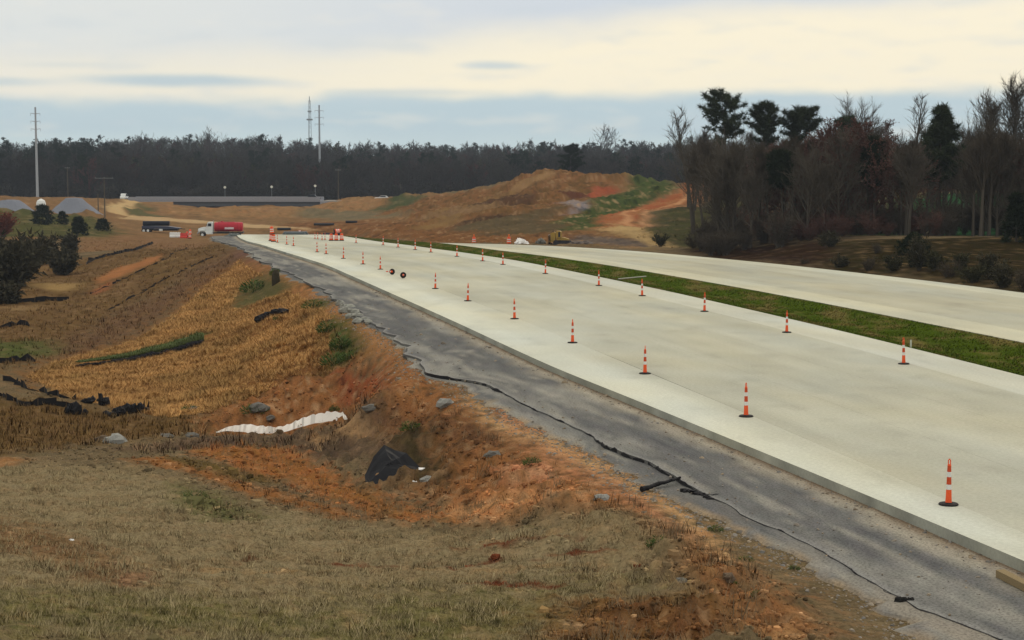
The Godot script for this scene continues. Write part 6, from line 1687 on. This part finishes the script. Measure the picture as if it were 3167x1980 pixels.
# ---------- woods and plants ----------
func tuft(blades: int, height: float, width: float, open: float) -> ArrayMesh:
	var b := MB.new()
	for i in blades:
		var yaw := dice.randf() * TAU
		var d := Vector3(cos(yaw) * open * dice.randf(), 1.0, sin(yaw) * open * dice.randf())
		var root := Vector3(dice.randf_range(-0.5, 0.5) * open * height, -0.02, dice.randf_range(-0.5, 0.5) * open * height)
		var s := Vector3(cos(yaw + 1.4), 0, sin(yaw + 1.4)) * width * 0.5
		var h := height * dice.randf_range(0.5, 1.1)
		var sh := dice.randf_range(0.75, 1.25)
		b.c = Color(sh, sh, sh)
		var tip := root + d * h + Vector3(cos(yaw), 0, sin(yaw)) * h * 0.25
		b.tri_n(root - s, root + s, tip, Vector3(0.2 * cos(yaw), 0.95, 0.2 * sin(yaw)), Vector3(0.2 * cos(yaw), 0.95, 0.2 * sin(yaw)), Vector3(0.3 * cos(yaw), 0.9, 0.3 * sin(yaw)))
	return b.mesh()

func sow(called: String, label: String, mesh: ArrayMesh, tries: int, near: float, far: float, west: float, east: float, kinds: Array, pick: Callable, parent: Node3D = null) -> void:
	var where := []
	var tints := []
	var blade := paint("blade", Color(1, 1, 1), 0.9)
	for i in tries:
		var a := near * exp(dice.randf() * log(far / near))
		var x := a * dice.randf_range(west, east)
		if noise_mid.get_noise_2d(x * 1.1, a * 1.1 + 300.0) < -0.22 and dice.randf() < (0.25 if "sedge" in kinds else 0.7):
			continue
		var ok := false
		for k in kinds:
			ok = ok or growth_at(x, a, k)
		if not ok or in_corridor(x, a) > 0.6:
			continue
		var s := dice.randf_range(0.5, 1.25) * (1.0 + 0.9 * maxf(noise_mid.get_noise_2d(x * 0.9 + 33.0, a * 0.9), -0.4))
		where.append(Transform3D(Basis(Vector3.UP, dice.randf() * TAU).scaled(Vector3.ONE * s), at_ground(Vector2(x, a))))
		tints.append(pick.call(x, a))
	if where:
		scatter(called, mesh, blade, where, tints, label, "grass")

func herb(height: float, wide: float) -> Array:   # low leafy clump
	var stem := MB.new()
	var leaf := MB.new()
	for i in 7:
		var yaw := dice.randf() * TAU
		var r := wide * 0.5 * dice.randf()
		stem.tube(Vector3(0, -0.03, 0), Vector3(cos(yaw) * r, height * 0.6, sin(yaw) * r), 0.008, 0.004, 3)
	for i in 300:
		var yaw := dice.randf() * TAU
		var r := wide * 0.55 * sqrt(dice.randf())
		var y := height * dice.randf_range(0.0, 0.8) * (1.0 - 0.6 * pow(r / (wide * 0.55), 2.0))
		var sh := dice.randf_range(0.65, 1.35)
		leaf.c = Color(sh, sh, sh * 0.9)
		twig(leaf, Vector3(cos(yaw) * r, y, sin(yaw) * r), Vector3(cos(yaw) * 0.8, dice.randf_range(0.2, 1.2), sin(yaw) * 0.8), minf(height, wide) * dice.randf_range(0.15, 0.34), minf(height, wide) * 0.07)
	return [stem.mesh(), leaf.mesh()]

func build_grass() -> void:
	var shade := func(c: Color) -> Color:
		var f := dice.randf_range(0.9, 1.35)
		return Color(c.r * f, c.g * f * dice.randf_range(0.94, 1.06), c.b * f)
	sow("dry_grass", "short thin olive grass over the near hillside", tuft(10, 0.065, 0.008, 1.3), 170000, 17.5, 62.0, -0.36, 0.2, ["grass"], func(x: float, a: float) -> Color: return shade.call(cover(x, a)))
	sow("straw_grass", "pale dead straw standing among the near grass", tuft(6, 0.17, 0.010, 0.9), 26000, 17.5, 60.0, -0.36, 0.2, ["grass"], func(x: float, a: float) -> Color:
		var f := dice.randf_range(0.5, 1.25)
		return Color(0.30 * f, 0.245 * f, 0.135 * f))
	sow("orange_grass", "tall orange-brown sedge covering the embankment slope", tuft(14, 0.22, 0.018, 1.3), 150000, 70.0, 200.0, -0.34, -0.09, ["sedge"], func(x: float, a: float) -> Color:
		var f := dice.randf_range(0.9, 1.15) * (1.0 + 0.5 * noise_mid.get_noise_2d(x * 0.6, a * 0.35 + 90.0))
		return Color(0.47 * f, 0.265 * f, 0.098 * f).lerp(Color(0.30, 0.19, 0.07), 0.6 * clampf(noise_mid.get_noise_2d(x * 0.3, a * 0.18) * 2.0 + 0.1, 0.0, 1.0)))
	sow("brown_weeds", "low dry brown weeds on the slopes and in the ditch", tuft(12, 0.28, 0.03, 0.8), 22000, 60.0, 300.0, -0.36, -0.01, ["dry"], func(x: float, a: float) -> Color: return shade.call(cover(x, a)) * 1.15)
	sow("green_weeds", "low green weeds on the fill slope and verges", tuft(12, 0.24, 0.05, 0.9), 12000, 70.0, 420.0, -0.36, 0.2, ["weed", "green"], func(x: float, a: float) -> Color: return shade.call(cover(x, a)))
	sow("dead_stalks", "thin dead weed stalks standing on the red clay", tuft(5, 0.30, 0.012, 0.6), 9000, 24.0, 100.0, -0.2, 0.16, [""], func(x: float, a: float) -> Color:
		var f := dice.randf_range(0.6, 1.3)
		return Color(0.15 * f, 0.105 * f, 0.06 * f))
	# median turf
	var where := []
	var tints := []
	for i in 42000:
		var a := 40.0 * exp(dice.randf() * log(320.0 / 40.0))
		var t := dice.randf()
		var x := lerpf(along(MNEAR, a) + 0.05, along(MFAR, a) - 0.05, t)
		var g := clampf(0.5 + noise_mid.get_noise_2d(x * 0.7, a * 0.25) * 1.3 + noise_fine.get_noise_2d(x, a * 0.5) * 0.7, 0.0, 1.0)
		var f := dice.randf_range(0.8, 1.35)
		var c := Color(0.064, 0.094, 0.008).lerp(Color(0.14, 0.11, 0.035), smoothstep(0.45, 0.95, g))
		where.append(Transform3D(Basis(Vector3.UP, dice.randf() * TAU).scaled(Vector3.ONE * dice.randf_range(0.6, 1.3)), Vector3(x, road_level(a) - 0.03 - 0.30 * sin(PI * t), -a)))
		tints.append(Color(c.r * f, c.g * f, c.b * f))
	scatter("median_grass", tuft(8, 0.10, 0.022, 0.9), paint("blade", Color(1, 1, 1), 0.9), where, tints, "short green grass on the median between the carriageways", "grass")
	# clods and pebbles on bare clay
	var b := MB.new()
	b.lump(Vector3.ZERO, Vector3(1.0, 0.7, 0.9), dice, 0.3, 4, 6, true)
	where = []
	tints = []
	for i in 90000:
		var a := 18.0 * exp(dice.randf() * log(115.0 / 18.0))
		var x := a * dice.randf_range(-0.3, 0.2)
		if in_corridor(x, a) > 0.5 or not growth_at(x, a, ""):
			continue
		if noise_mid.get_noise_2d(x * 1.3 + 60.0, a * 1.3) < 0.0 and dice.randf() < 0.6:
			continue
		var s := 0.021 * (1.0 + a * 0.008) * exp(dice.randfn() * 0.6)
		where.append(Transform3D(Basis(Vector3.UP, dice.randf() * TAU).scaled(Vector3.ONE * s), at_ground(Vector2(x, a))))
		tints.append(cover(x, a) * dice.randf_range(0.55, 1.5))
	scatter("clay_clods", b.mesh(), paint("clod", Color(1, 1, 1), 0.95), where, tints, "loose clods and stones strewn over the red clay", "clods")

func build_shoulder_gravel() -> void:
	var b := MB.new()
	b.lump(Vector3.ZERO, Vector3(1.0, 0.6, 0.9), dice, 0.3, 4, 6, true)
	var where := []
	var tints := []
	for i in 8000:
		var a := 24.0 * exp(dice.randf() * log(110.0 / 24.0))
		var e := along(PADOUT, a)
		var x := e + dice.randfn() * 0.45
		var y := road_level(a) - 0.41
		if i % 9 == 0:
			x = along(SLAB, a) - absf(dice.randfn()) * 0.3 - 0.02
			y = road_level(a) - 0.235
		elif i % 14 == 1:
			x = lerpf(e, along(SLAB, a), dice.randf())
			y = road_level(a) - 0.25 if x > along(STEP, a) + 0.1 else road_level(a) - 0.32
		elif x < e - 0.1:
			y = ground(x, a)
		var s := 0.016 * (1.0 + a * 0.01) * exp(dice.randfn() * 0.5)
		where.append(Transform3D(Basis(Vector3.UP, dice.randf() * TAU).scaled(Vector3.ONE * s), Vector3(x, y, -a)))
		var f := dice.randf_range(0.6, 1.3)
		tints.append(Color(0.27 * f, 0.21 * f, 0.14 * f).lerp(Color(0.19 * f, 0.18 * f, 0.165 * f), dice.randf()))
	scatter("shoulder_gravel", b.mesh(), paint("clod", Color(1, 1, 1), 0.95), where, tints, "loose stones along the edges of the grey stone shoulder", "gravel")

func build_woods() -> void:
	var bark := paint("bark", Color(0.075, 0.064, 0.050), 0.95)
	var bark_pale := paint("bark_pale", Color(0.105, 0.09, 0.078), 0.95)
	var grey := paint("twigs_grey", Color(0.094, 0.080, 0.062), 0.95)
	var brown := paint("twigs_brown", Color(0.074, 0.060, 0.044), 0.95)
	var red := paint("twigs_red", Color(0.105, 0.056, 0.044), 0.95)
	var green := paint("needles", Color(0.040, 0.050, 0.026), 0.9)
	var dark := paint("needles_dark", Color(0.022, 0.029, 0.015), 0.9)
	var group := "leafless trees of the right-hand woods"
	dice.seed = 77
	var forms := []
	for f in [["wide", 0.0], ["tall", 0.0], ["tall", 0.0], ["low", 0.0], ["wide", 0.0]]:
		forms.append(bare_tree(12.0, f[0], 1.15, 0.036))
	var red_forms := [bare_tree(11.0, "low", 1.0, 0.036, 0.20), bare_tree(11.0, "wide", 1.0, 0.036, 0.20)]
	# trees that stand out
	var pines := [
		[30.3, 230.0, 19.3, 0.62, 3.6, 1.0, "tallest round-crowned pine at the left end of the right-hand woods"],
		[36.0, 235.0, 17.3, 0.66, 3.0, 0.9, "second tall pine, just right of the tallest one"],
		[41.2, 236.0, 16.2, 0.70, 3.4, 1.0, "third pine with a flat ragged crown, right of the first two"],
		[49.6, 250.0, 15.2, 0.78, 2.4, 0.7, "small pine top showing alone between the three pines and the broad conifer"],
		[29.7, 180.0, 10.2, 0.60, 1.9, 0.6, "slim dark pine standing before the reddish trees"],
		[39.7, 180.0, 10.7, 0.50, 2.0, 0.7, "dark narrow pine in the middle of the woods"]]
	for p in pines:
		plant("pine_tree", pine(p[2], p[3], p[4], p[5]), at_ground(Vector2(p[0], p[1])), p[6], "pine tree", bark, green if p[2] > 12.0 else dark)
	plant("broad_conifer", pine(15.0, 0.40, 3.9, 0.12, 1.5), at_ground(Vector2(48.5, 187.0)), "broad conical dark conifer with layered branches near the right edge", "conifer", bark, green)
	var marked := [
		[24.8, 225.0, "slim", 17.6, "tall wide bare tree at the left edge of the right-hand woods"],
		[54.2, 226.0, "slender", 18.0, "slender bare tree rising left of the broad conifer"],
		[57.6, 200.0, "tall", 15.8, "tall bare tree just right of the broad conifer"],
		[60.2, 200.0, "tall", 17.6, "tallest bare tree by the right edge of the view"],
		[63.2, 203.0, "tall", 18.2, "bare tree cut by the right edge of the view"],
		[53.2, 262.0, "wide", 19.5, "pale bare crown showing behind the small pine top"]]
	for p in marked:
		plant("bare_tree", bare_tree(p[3], p[2], {"slender": 0.55, "slim": 0.6}.get(p[2], 1.2), 0.045), at_ground(Vector2(p[0], p[1])), p[4], "bare tree", bark, grey)
	# the body of the woods
	var firsts := []
	for i in 225:
		var a := lerpf(176.0, 300.0, pow(dice.randf(), 1.35))
		var x := a * dice.randf_range(0.104, 0.385)
		if i < 40:
			a = dice.randf_range(172.0, 186.0)
			x = a * dice.randf_range(0.128, 0.37)
		var blocks := false
		for q in [[29.7, 180.0, 1.3], [39.7, 180.0, 1.5], [48.5, 187.0, 3.2]]:
			blocks = blocks or (a < q[1] + 1.0 and absf(x / a - q[0] / q[1]) * q[1] < q[2])
		if blocks or (x / a < 0.124 and dice.randf() < 0.55):
			continue
		var is_red := (x / a > 0.16 and x / a < 0.235 and dice.randf() < 0.24) or dice.randf() < 0.04
		var k := dice.randi() % (2 if is_red else 5)
		var height := (7.5 + 75.0 * a / 3880.0) * dice.randf_range(0.82, 1.06)
		var size := height / (11.0 if is_red else 12.0)
		var label := "leafless reddish tree crowded into the right-hand woods" if is_red else "leafless grey-brown tree crowded into the right-hand woods"
		var g := "reddish trees of the right-hand woods" if is_red else group
		var key := k + (10 if is_red else 0)
		var where := at_ground(Vector2(x, a))
		var found: Node3D = null
		for e in firsts:
			if e[0] == key:
				found = e[1]
		var o: Node3D
		if found:
			o = copy(found, where, dice.randf() * TAU)
		else:
			o = plant("red_tree" if is_red else "bare_tree", red_forms[k] if is_red else forms[k], where, label, "bare tree", bark, red if is_red else [grey, brown, brown, grey, brown][k], g)
			firsts.append([key, o])
		o.scale = Vector3.ONE * size
	# undergrowth
	var bush_a := shrub(2.6, 2.6, 0.0)
	var bush_b := shrub(2.0, 2.6, 0.0)
	var first: Node3D = null
	for i in 120:
		var a := dice.randf_range(172.0, 215.0)
		var x := a * dice.randf_range(0.115, 0.38)
		var where := at_ground(Vector2(x, a))
		if first == null:
			first = plant("thicket_bush", bush_a, where, "dark leafless bush in the undergrowth of the right-hand woods", "bush", bark, brown, "undergrowth of the right-hand woods", 0.0, 1.0, "twigs", "stems")
		else:
			var o := copy(first, where, dice.randf() * TAU)
			o.scale = Vector3.ONE * dice.randf_range(0.6, 1.5)
	first = null
	for i in 40:
		var a := dice.randf_range(173.0, 200.0)
		var x := a * dice.randf_range(0.15, 0.26)
		var where := at_ground(Vector2(x, a))
		if first == null:
			first = plant("red_bush", bush_b, where, "reddish leafless bush in the undergrowth of the right-hand woods", "bush", bark, red, "reddish undergrowth of the right-hand woods", 0.0, 1.0, "twigs", "stems")
		else:
			var o := copy(first, where, dice.randf() * TAU)
			o.scale = Vector3.ONE * dice.randf_range(0.7, 1.7)
	# evergreen bushes and shrubs that can be told apart
	var said := ["dark rounded cedar bush in front of the gravel piles, leftmost and largest", "small dark cedar touching the largest one by the gravel piles", "dark cedar bush lower on the hill, between the first cedars and the pole", "dark cedar bush at the foot of the pole with the crossarm", "dark evergreen bush at the far carriageway's edge, right side", "broad dark evergreen bush on the bank above the far carriageway", "tall black evergreen at the right edge of the view"]
	for i in CEDARS.size():
		var c: Vector4 = CEDARS[i]
		plant("cedar_bush", cedar(c.w, c.z, 0.75 if i != 6 else 0.35), at_ground(Vector2(c.x, c.y), -0.1), said[i], "evergreen bush", bark, dark, "", 0.0, 1.0, "foliage", "stem")
	said = ["big dark thicket bush at the left edge", "dark thicket bush above the big one at left", "dark bush at the right end of the left thicket", "dark bush at the back of the left thicket", "dark bush cut off by the left edge", "upright dark bush at the thicket's upper right", "dark bush at the lower left corner of the thicket"]
	var leafy := paint("thicket_leaves", Color(0.060, 0.054, 0.034), 0.95)
	for i in DARK_SHRUBS.size():
		var c: Vector4 = DARK_SHRUBS[i]
		var t := plant("dark_bush", shrub(c.w, c.z * 1.1, 0.30), at_ground(Vector2(c.x, c.y), -0.2), said[i], "bush", bark, leafy, "", 0.0, 1.0, "foliage", "stems")
		put("foliage", shrub(c.w * 0.85, c.z * 1.2, 0.34)[1], leafy, t)
	for c in RED_SHRUBS:
		var t := plant("red_bush", shrub(c.w, c.z * 1.2, 0.22), at_ground(Vector2(c.x, c.y)), "reddish bush at the left edge below the gravel pile", "bush", bark, paint("red_leaves", Color(0.16, 0.05, 0.03), 0.95), "", 0.0, 1.0, "foliage", "stems")
		put("foliage", shrub(c.w * 0.9, c.z, 0.2)[1], paint("red_leaves", Color(0.16, 0.05, 0.03), 0.95), t)
	for i in LOW_SHRUBS.size():
		var c: Vector4 = LOW_SHRUBS[i]
		var mat: Material = [leafy, brown, paint("olive_leaves", Color(0.055, 0.052, 0.028), 0.95)][i % 3]
		plant("verge_bush", shrub(c.w * 1.1, c.z * 1.1, 0.10 if i % 3 != 1 else 0.0), at_ground(Vector2(c.x, c.y), -0.05), "scrubby bush along the far edge of the far carriageway", "bush", bark, mat, "scrub along the far carriageway", 0.0, 1.0, "foliage", "stems")
	var weed := paint("weed_leaves", Color(0.075, 0.112, 0.034), 0.9)
	for i in WEED_CLUMPS.size():
		var c: Vector4 = WEED_CLUMPS[i]
		plant("weed_clump", herb(c.w, c.z), at_ground(Vector2(c.x, c.y), -0.03), "small green weed clump growing on the clay", "weed clump", bark, weed, "green weed clumps on the clay and grass", 0.0, 1.0, "leaves", "stem")

func build_far_woods() -> void:
	dice.seed = 401
	var tone := func(base: Color) -> Color:
		var f := dice.randf_range(0.75, 1.3)
		return Color(base.r * f, base.g * f * dice.randf_range(0.95, 1.05), base.b * f)
	var m := paint("far_crown", Color(1, 1, 1), 0.95)
	var kinds := []
	for f in ["low", "wide", "low", "wide"]:
		var parts := bare_tree(14.0 if f == "low" else 16.0, f, 0.62, 0.14)
		kinds.append([parts, Color(0.043, 0.037, 0.032)])
	kinds.append([pine(17.0, 0.38, 4.0, 0.7, 0.55), Color(0.019, 0.026, 0.014)])
	kinds.append([bare_tree(13.0, "low", 0.42, 0.24, 0.5), Color(0.068, 0.034, 0.030)])
	kinds.append([bare_tree(13.0, "low", 0.42, 0.24, 0.6), Color(0.052, 0.050, 0.026)])
	kinds.append([shrub(4.5, 6.0, 0.35), Color(0.044, 0.038, 0.030)])
	var where := []
	var tints := []
	for k in kinds:
		where.append([])
		tints.append([])
	for i in 4300:
		var a := lerpf(615.0, 980.0, pow(dice.randf(), 1.25))
		var x := a * dice.randf_range(-0.40, 0.45)
		if x / a > 0.14 and dice.randf() < 0.6:
			continue
		var n := noise_big.get_noise_2d(x * 0.35, a * 0.35)
		var k := dice.randi() % 4
		if dice.randf() < (0.42 if x / a < -0.25 and n > -0.05 else 0.07):
			k = 4
		elif n > 0.22 and dice.randf() < 0.30:
			k = 5
		elif n < -0.25 and dice.randf() < 0.30:
			k = 6
		var s := dice.randf_range(0.75, 1.12) * (1.0 + 0.16 * noise_big.get_noise_2d(x * 0.06, 3.0))
		var near_end := 1.0 - smoothstep(640.0, 820.0, a) * 0.1
		where[k].append(Transform3D(Basis(Vector3.UP, dice.randf() * TAU).scaled(Vector3(s, s * near_end, s)), at_ground(Vector2(x, a), -0.3)))
		tints[k].append(tone.call(kinds[k][1]))
	for i in 700:
		var a := dice.randf_range(606.0, 650.0)
		var x := a * dice.randf_range(-0.40, 0.42)
		var s := dice.randf_range(0.6, 1.5)
		where[7].append(Transform3D(Basis(Vector3.UP, dice.randf() * TAU).scaled(Vector3.ONE * s), at_ground(Vector2(x, a), -0.4)))
		tints[7].append(tone.call(kinds[7][1]))
	var names := ["bare_woods", "bare_woods", "bare_woods", "bare_woods", "pine_woods", "red_woods", "budding_woods", "thicket"]
	var said := "distant wood of grey-brown leafless trees across the background"
	for k in kinds.size():
		var b := MB.new()
		for part in kinds[k][0]:
			var arr: Array = part.surface_get_arrays(0)
			b.v.append_array(arr[Mesh.ARRAY_VERTEX])
			b.n.append_array(arr[Mesh.ARRAY_NORMAL])
			b.k.append_array(arr[Mesh.ARRAY_COLOR])
		if where[k]:
			scatter(names[k], b.mesh(), m, where[k], tints[k], [said, said, said, said, "dark pines scattered through the distant wood", "reddish budding trees in the distant wood", "olive budding trees in the distant wood", "bushes along the foot of the distant wood"][k], "woods")
	# single trees that break the skyline
	var bark := paint("far_bark", Color(0.07, 0.062, 0.062), 0.95)
	var grey := paint("far_twigs", Color(0.07, 0.06, 0.056), 0.95)
	var dark := paint("far_needles", Color(0.022, 0.031, 0.021), 0.95)
	var stand := [[-0.226, 780.0, 23.5, "bare crown rising over the skyline at left"], [-0.182, 790.0, 25.0, "tallest bare crown on the left part of the skyline"], [-0.130, 760.0, 21.0, "bare crown at the foot of the lattice mast"], [0.055, 760.0, 28.0, "lone tall bare tree standing over the skyline at centre right"]]
	for s in stand:
		plant("skyline_tree", bare_tree(s[2], "wide", 0.75, 0.13), at_ground(Vector2(s[0] * s[1], s[1])), s[3], "bare tree", bark, grey)
	var dark_spots := [[-0.306, 700.0, 21.5], [-0.287, 690.0, 21.0], [-0.276, 700.0, 20.0], [-0.264, 680.0, 19.5], [-0.258, 690.0, 20.5], [-0.243, 660.0, 15.0], [-0.225, 650.0, 13.0], [-0.155, 680.0, 19.0], [-0.148, 640.0, 14.0], [-0.10, 690.0, 16.0]]
	for i in dark_spots.size():
		var s: Array = dark_spots[i]
		plant("dark_pine", pine(s[2], 0.35, 4.2, 0.8, 0.8), at_ground(Vector2(s[0] * s[1], s[1])), ["first", "second", "third", "fourth", "fifth", "sixth", "seventh", "eighth", "ninth", "tenth"][i] + " dark pine from the left in the distant wood", "pine tree", bark, dark, "dark pines of the distant wood")
	plant("dark_pine", pine(10.0, 0.1, 5.0, 0.6, 1.0), at_ground(Vector2(16.0, 455.0)), "dark bushy evergreen just behind the top of the dirt mound", "evergreen tree", bark, dark)


func _ready() -> void:
	# camera
	var cam := Camera3D.new()
	cam.name = "camera"
	cam.position = Vector3(0, EYE_LEVEL, 0)
	cam.rotation.x = -atan(453.0 / 5080.0)
	cam.fov = rad_to_deg(2.0 * atan(990.0 / 5080.0))
	cam.near = 0.5
	cam.far = 9000.0
	add_child(cam)
	for n in [[noise_big, 0.12, 3, 1], [noise_mid, 0.55, 3, 2], [noise_fine, 2.6, 2, 3], [noise_warp, 0.12, 4, 4]]:
		n[0].noise_type = FastNoiseLite.TYPE_SIMPLEX_SMOOTH
		n[0].frequency = n[1]
		n[0].fractal_octaves = n[2]
		n[0].seed = n[3]
	dice.seed = 20
	# sky and air
	var env := Environment.new()
	env.background_mode = Environment.BG_SKY
	env.sky = make_sky()
	env.background_energy_multiplier = 1.0
	env.tonemap_mode = Environment.TONE_MAPPER_LINEAR
	env.tonemap_exposure = 1.0
	env.fog_enabled = true
	env.fog_density = 0.00013
	env.fog_light_color = Color(0.75, 0.80, 0.86)
	env.sdfgi_enabled = true
	env.ssao_enabled = true
	env.ssil_enabled = true
	var we := WorldEnvironment.new()
	we.name = "world_environment"
	we.environment = env
	add_child(we)
	# veiled evening sun, high cloud in front of it
	var sun := DirectionalLight3D.new()
	sun.name = "sun"
	sun.light_energy = 0.25
	sun.light_color = Color(1.0, 0.93, 0.82)
	sun.light_angular_distance = 40.0
	sun.rotation_degrees = Vector3(-48, 150, 0)
	sun.shadow_enabled = true
	add_child(sun)
	make_textures()
	fit_levels()
	lay_patches()
	build_ground()
	build_road()
	build_far()
	build_woods()
	build_far_woods()
	build_tanker()
	build_trailer()
	build_barriers()
	build_dozer()
	build_posts()
	build_drums()
	build_site_litter()
	build_grass()
	build_shoulder_gravel()
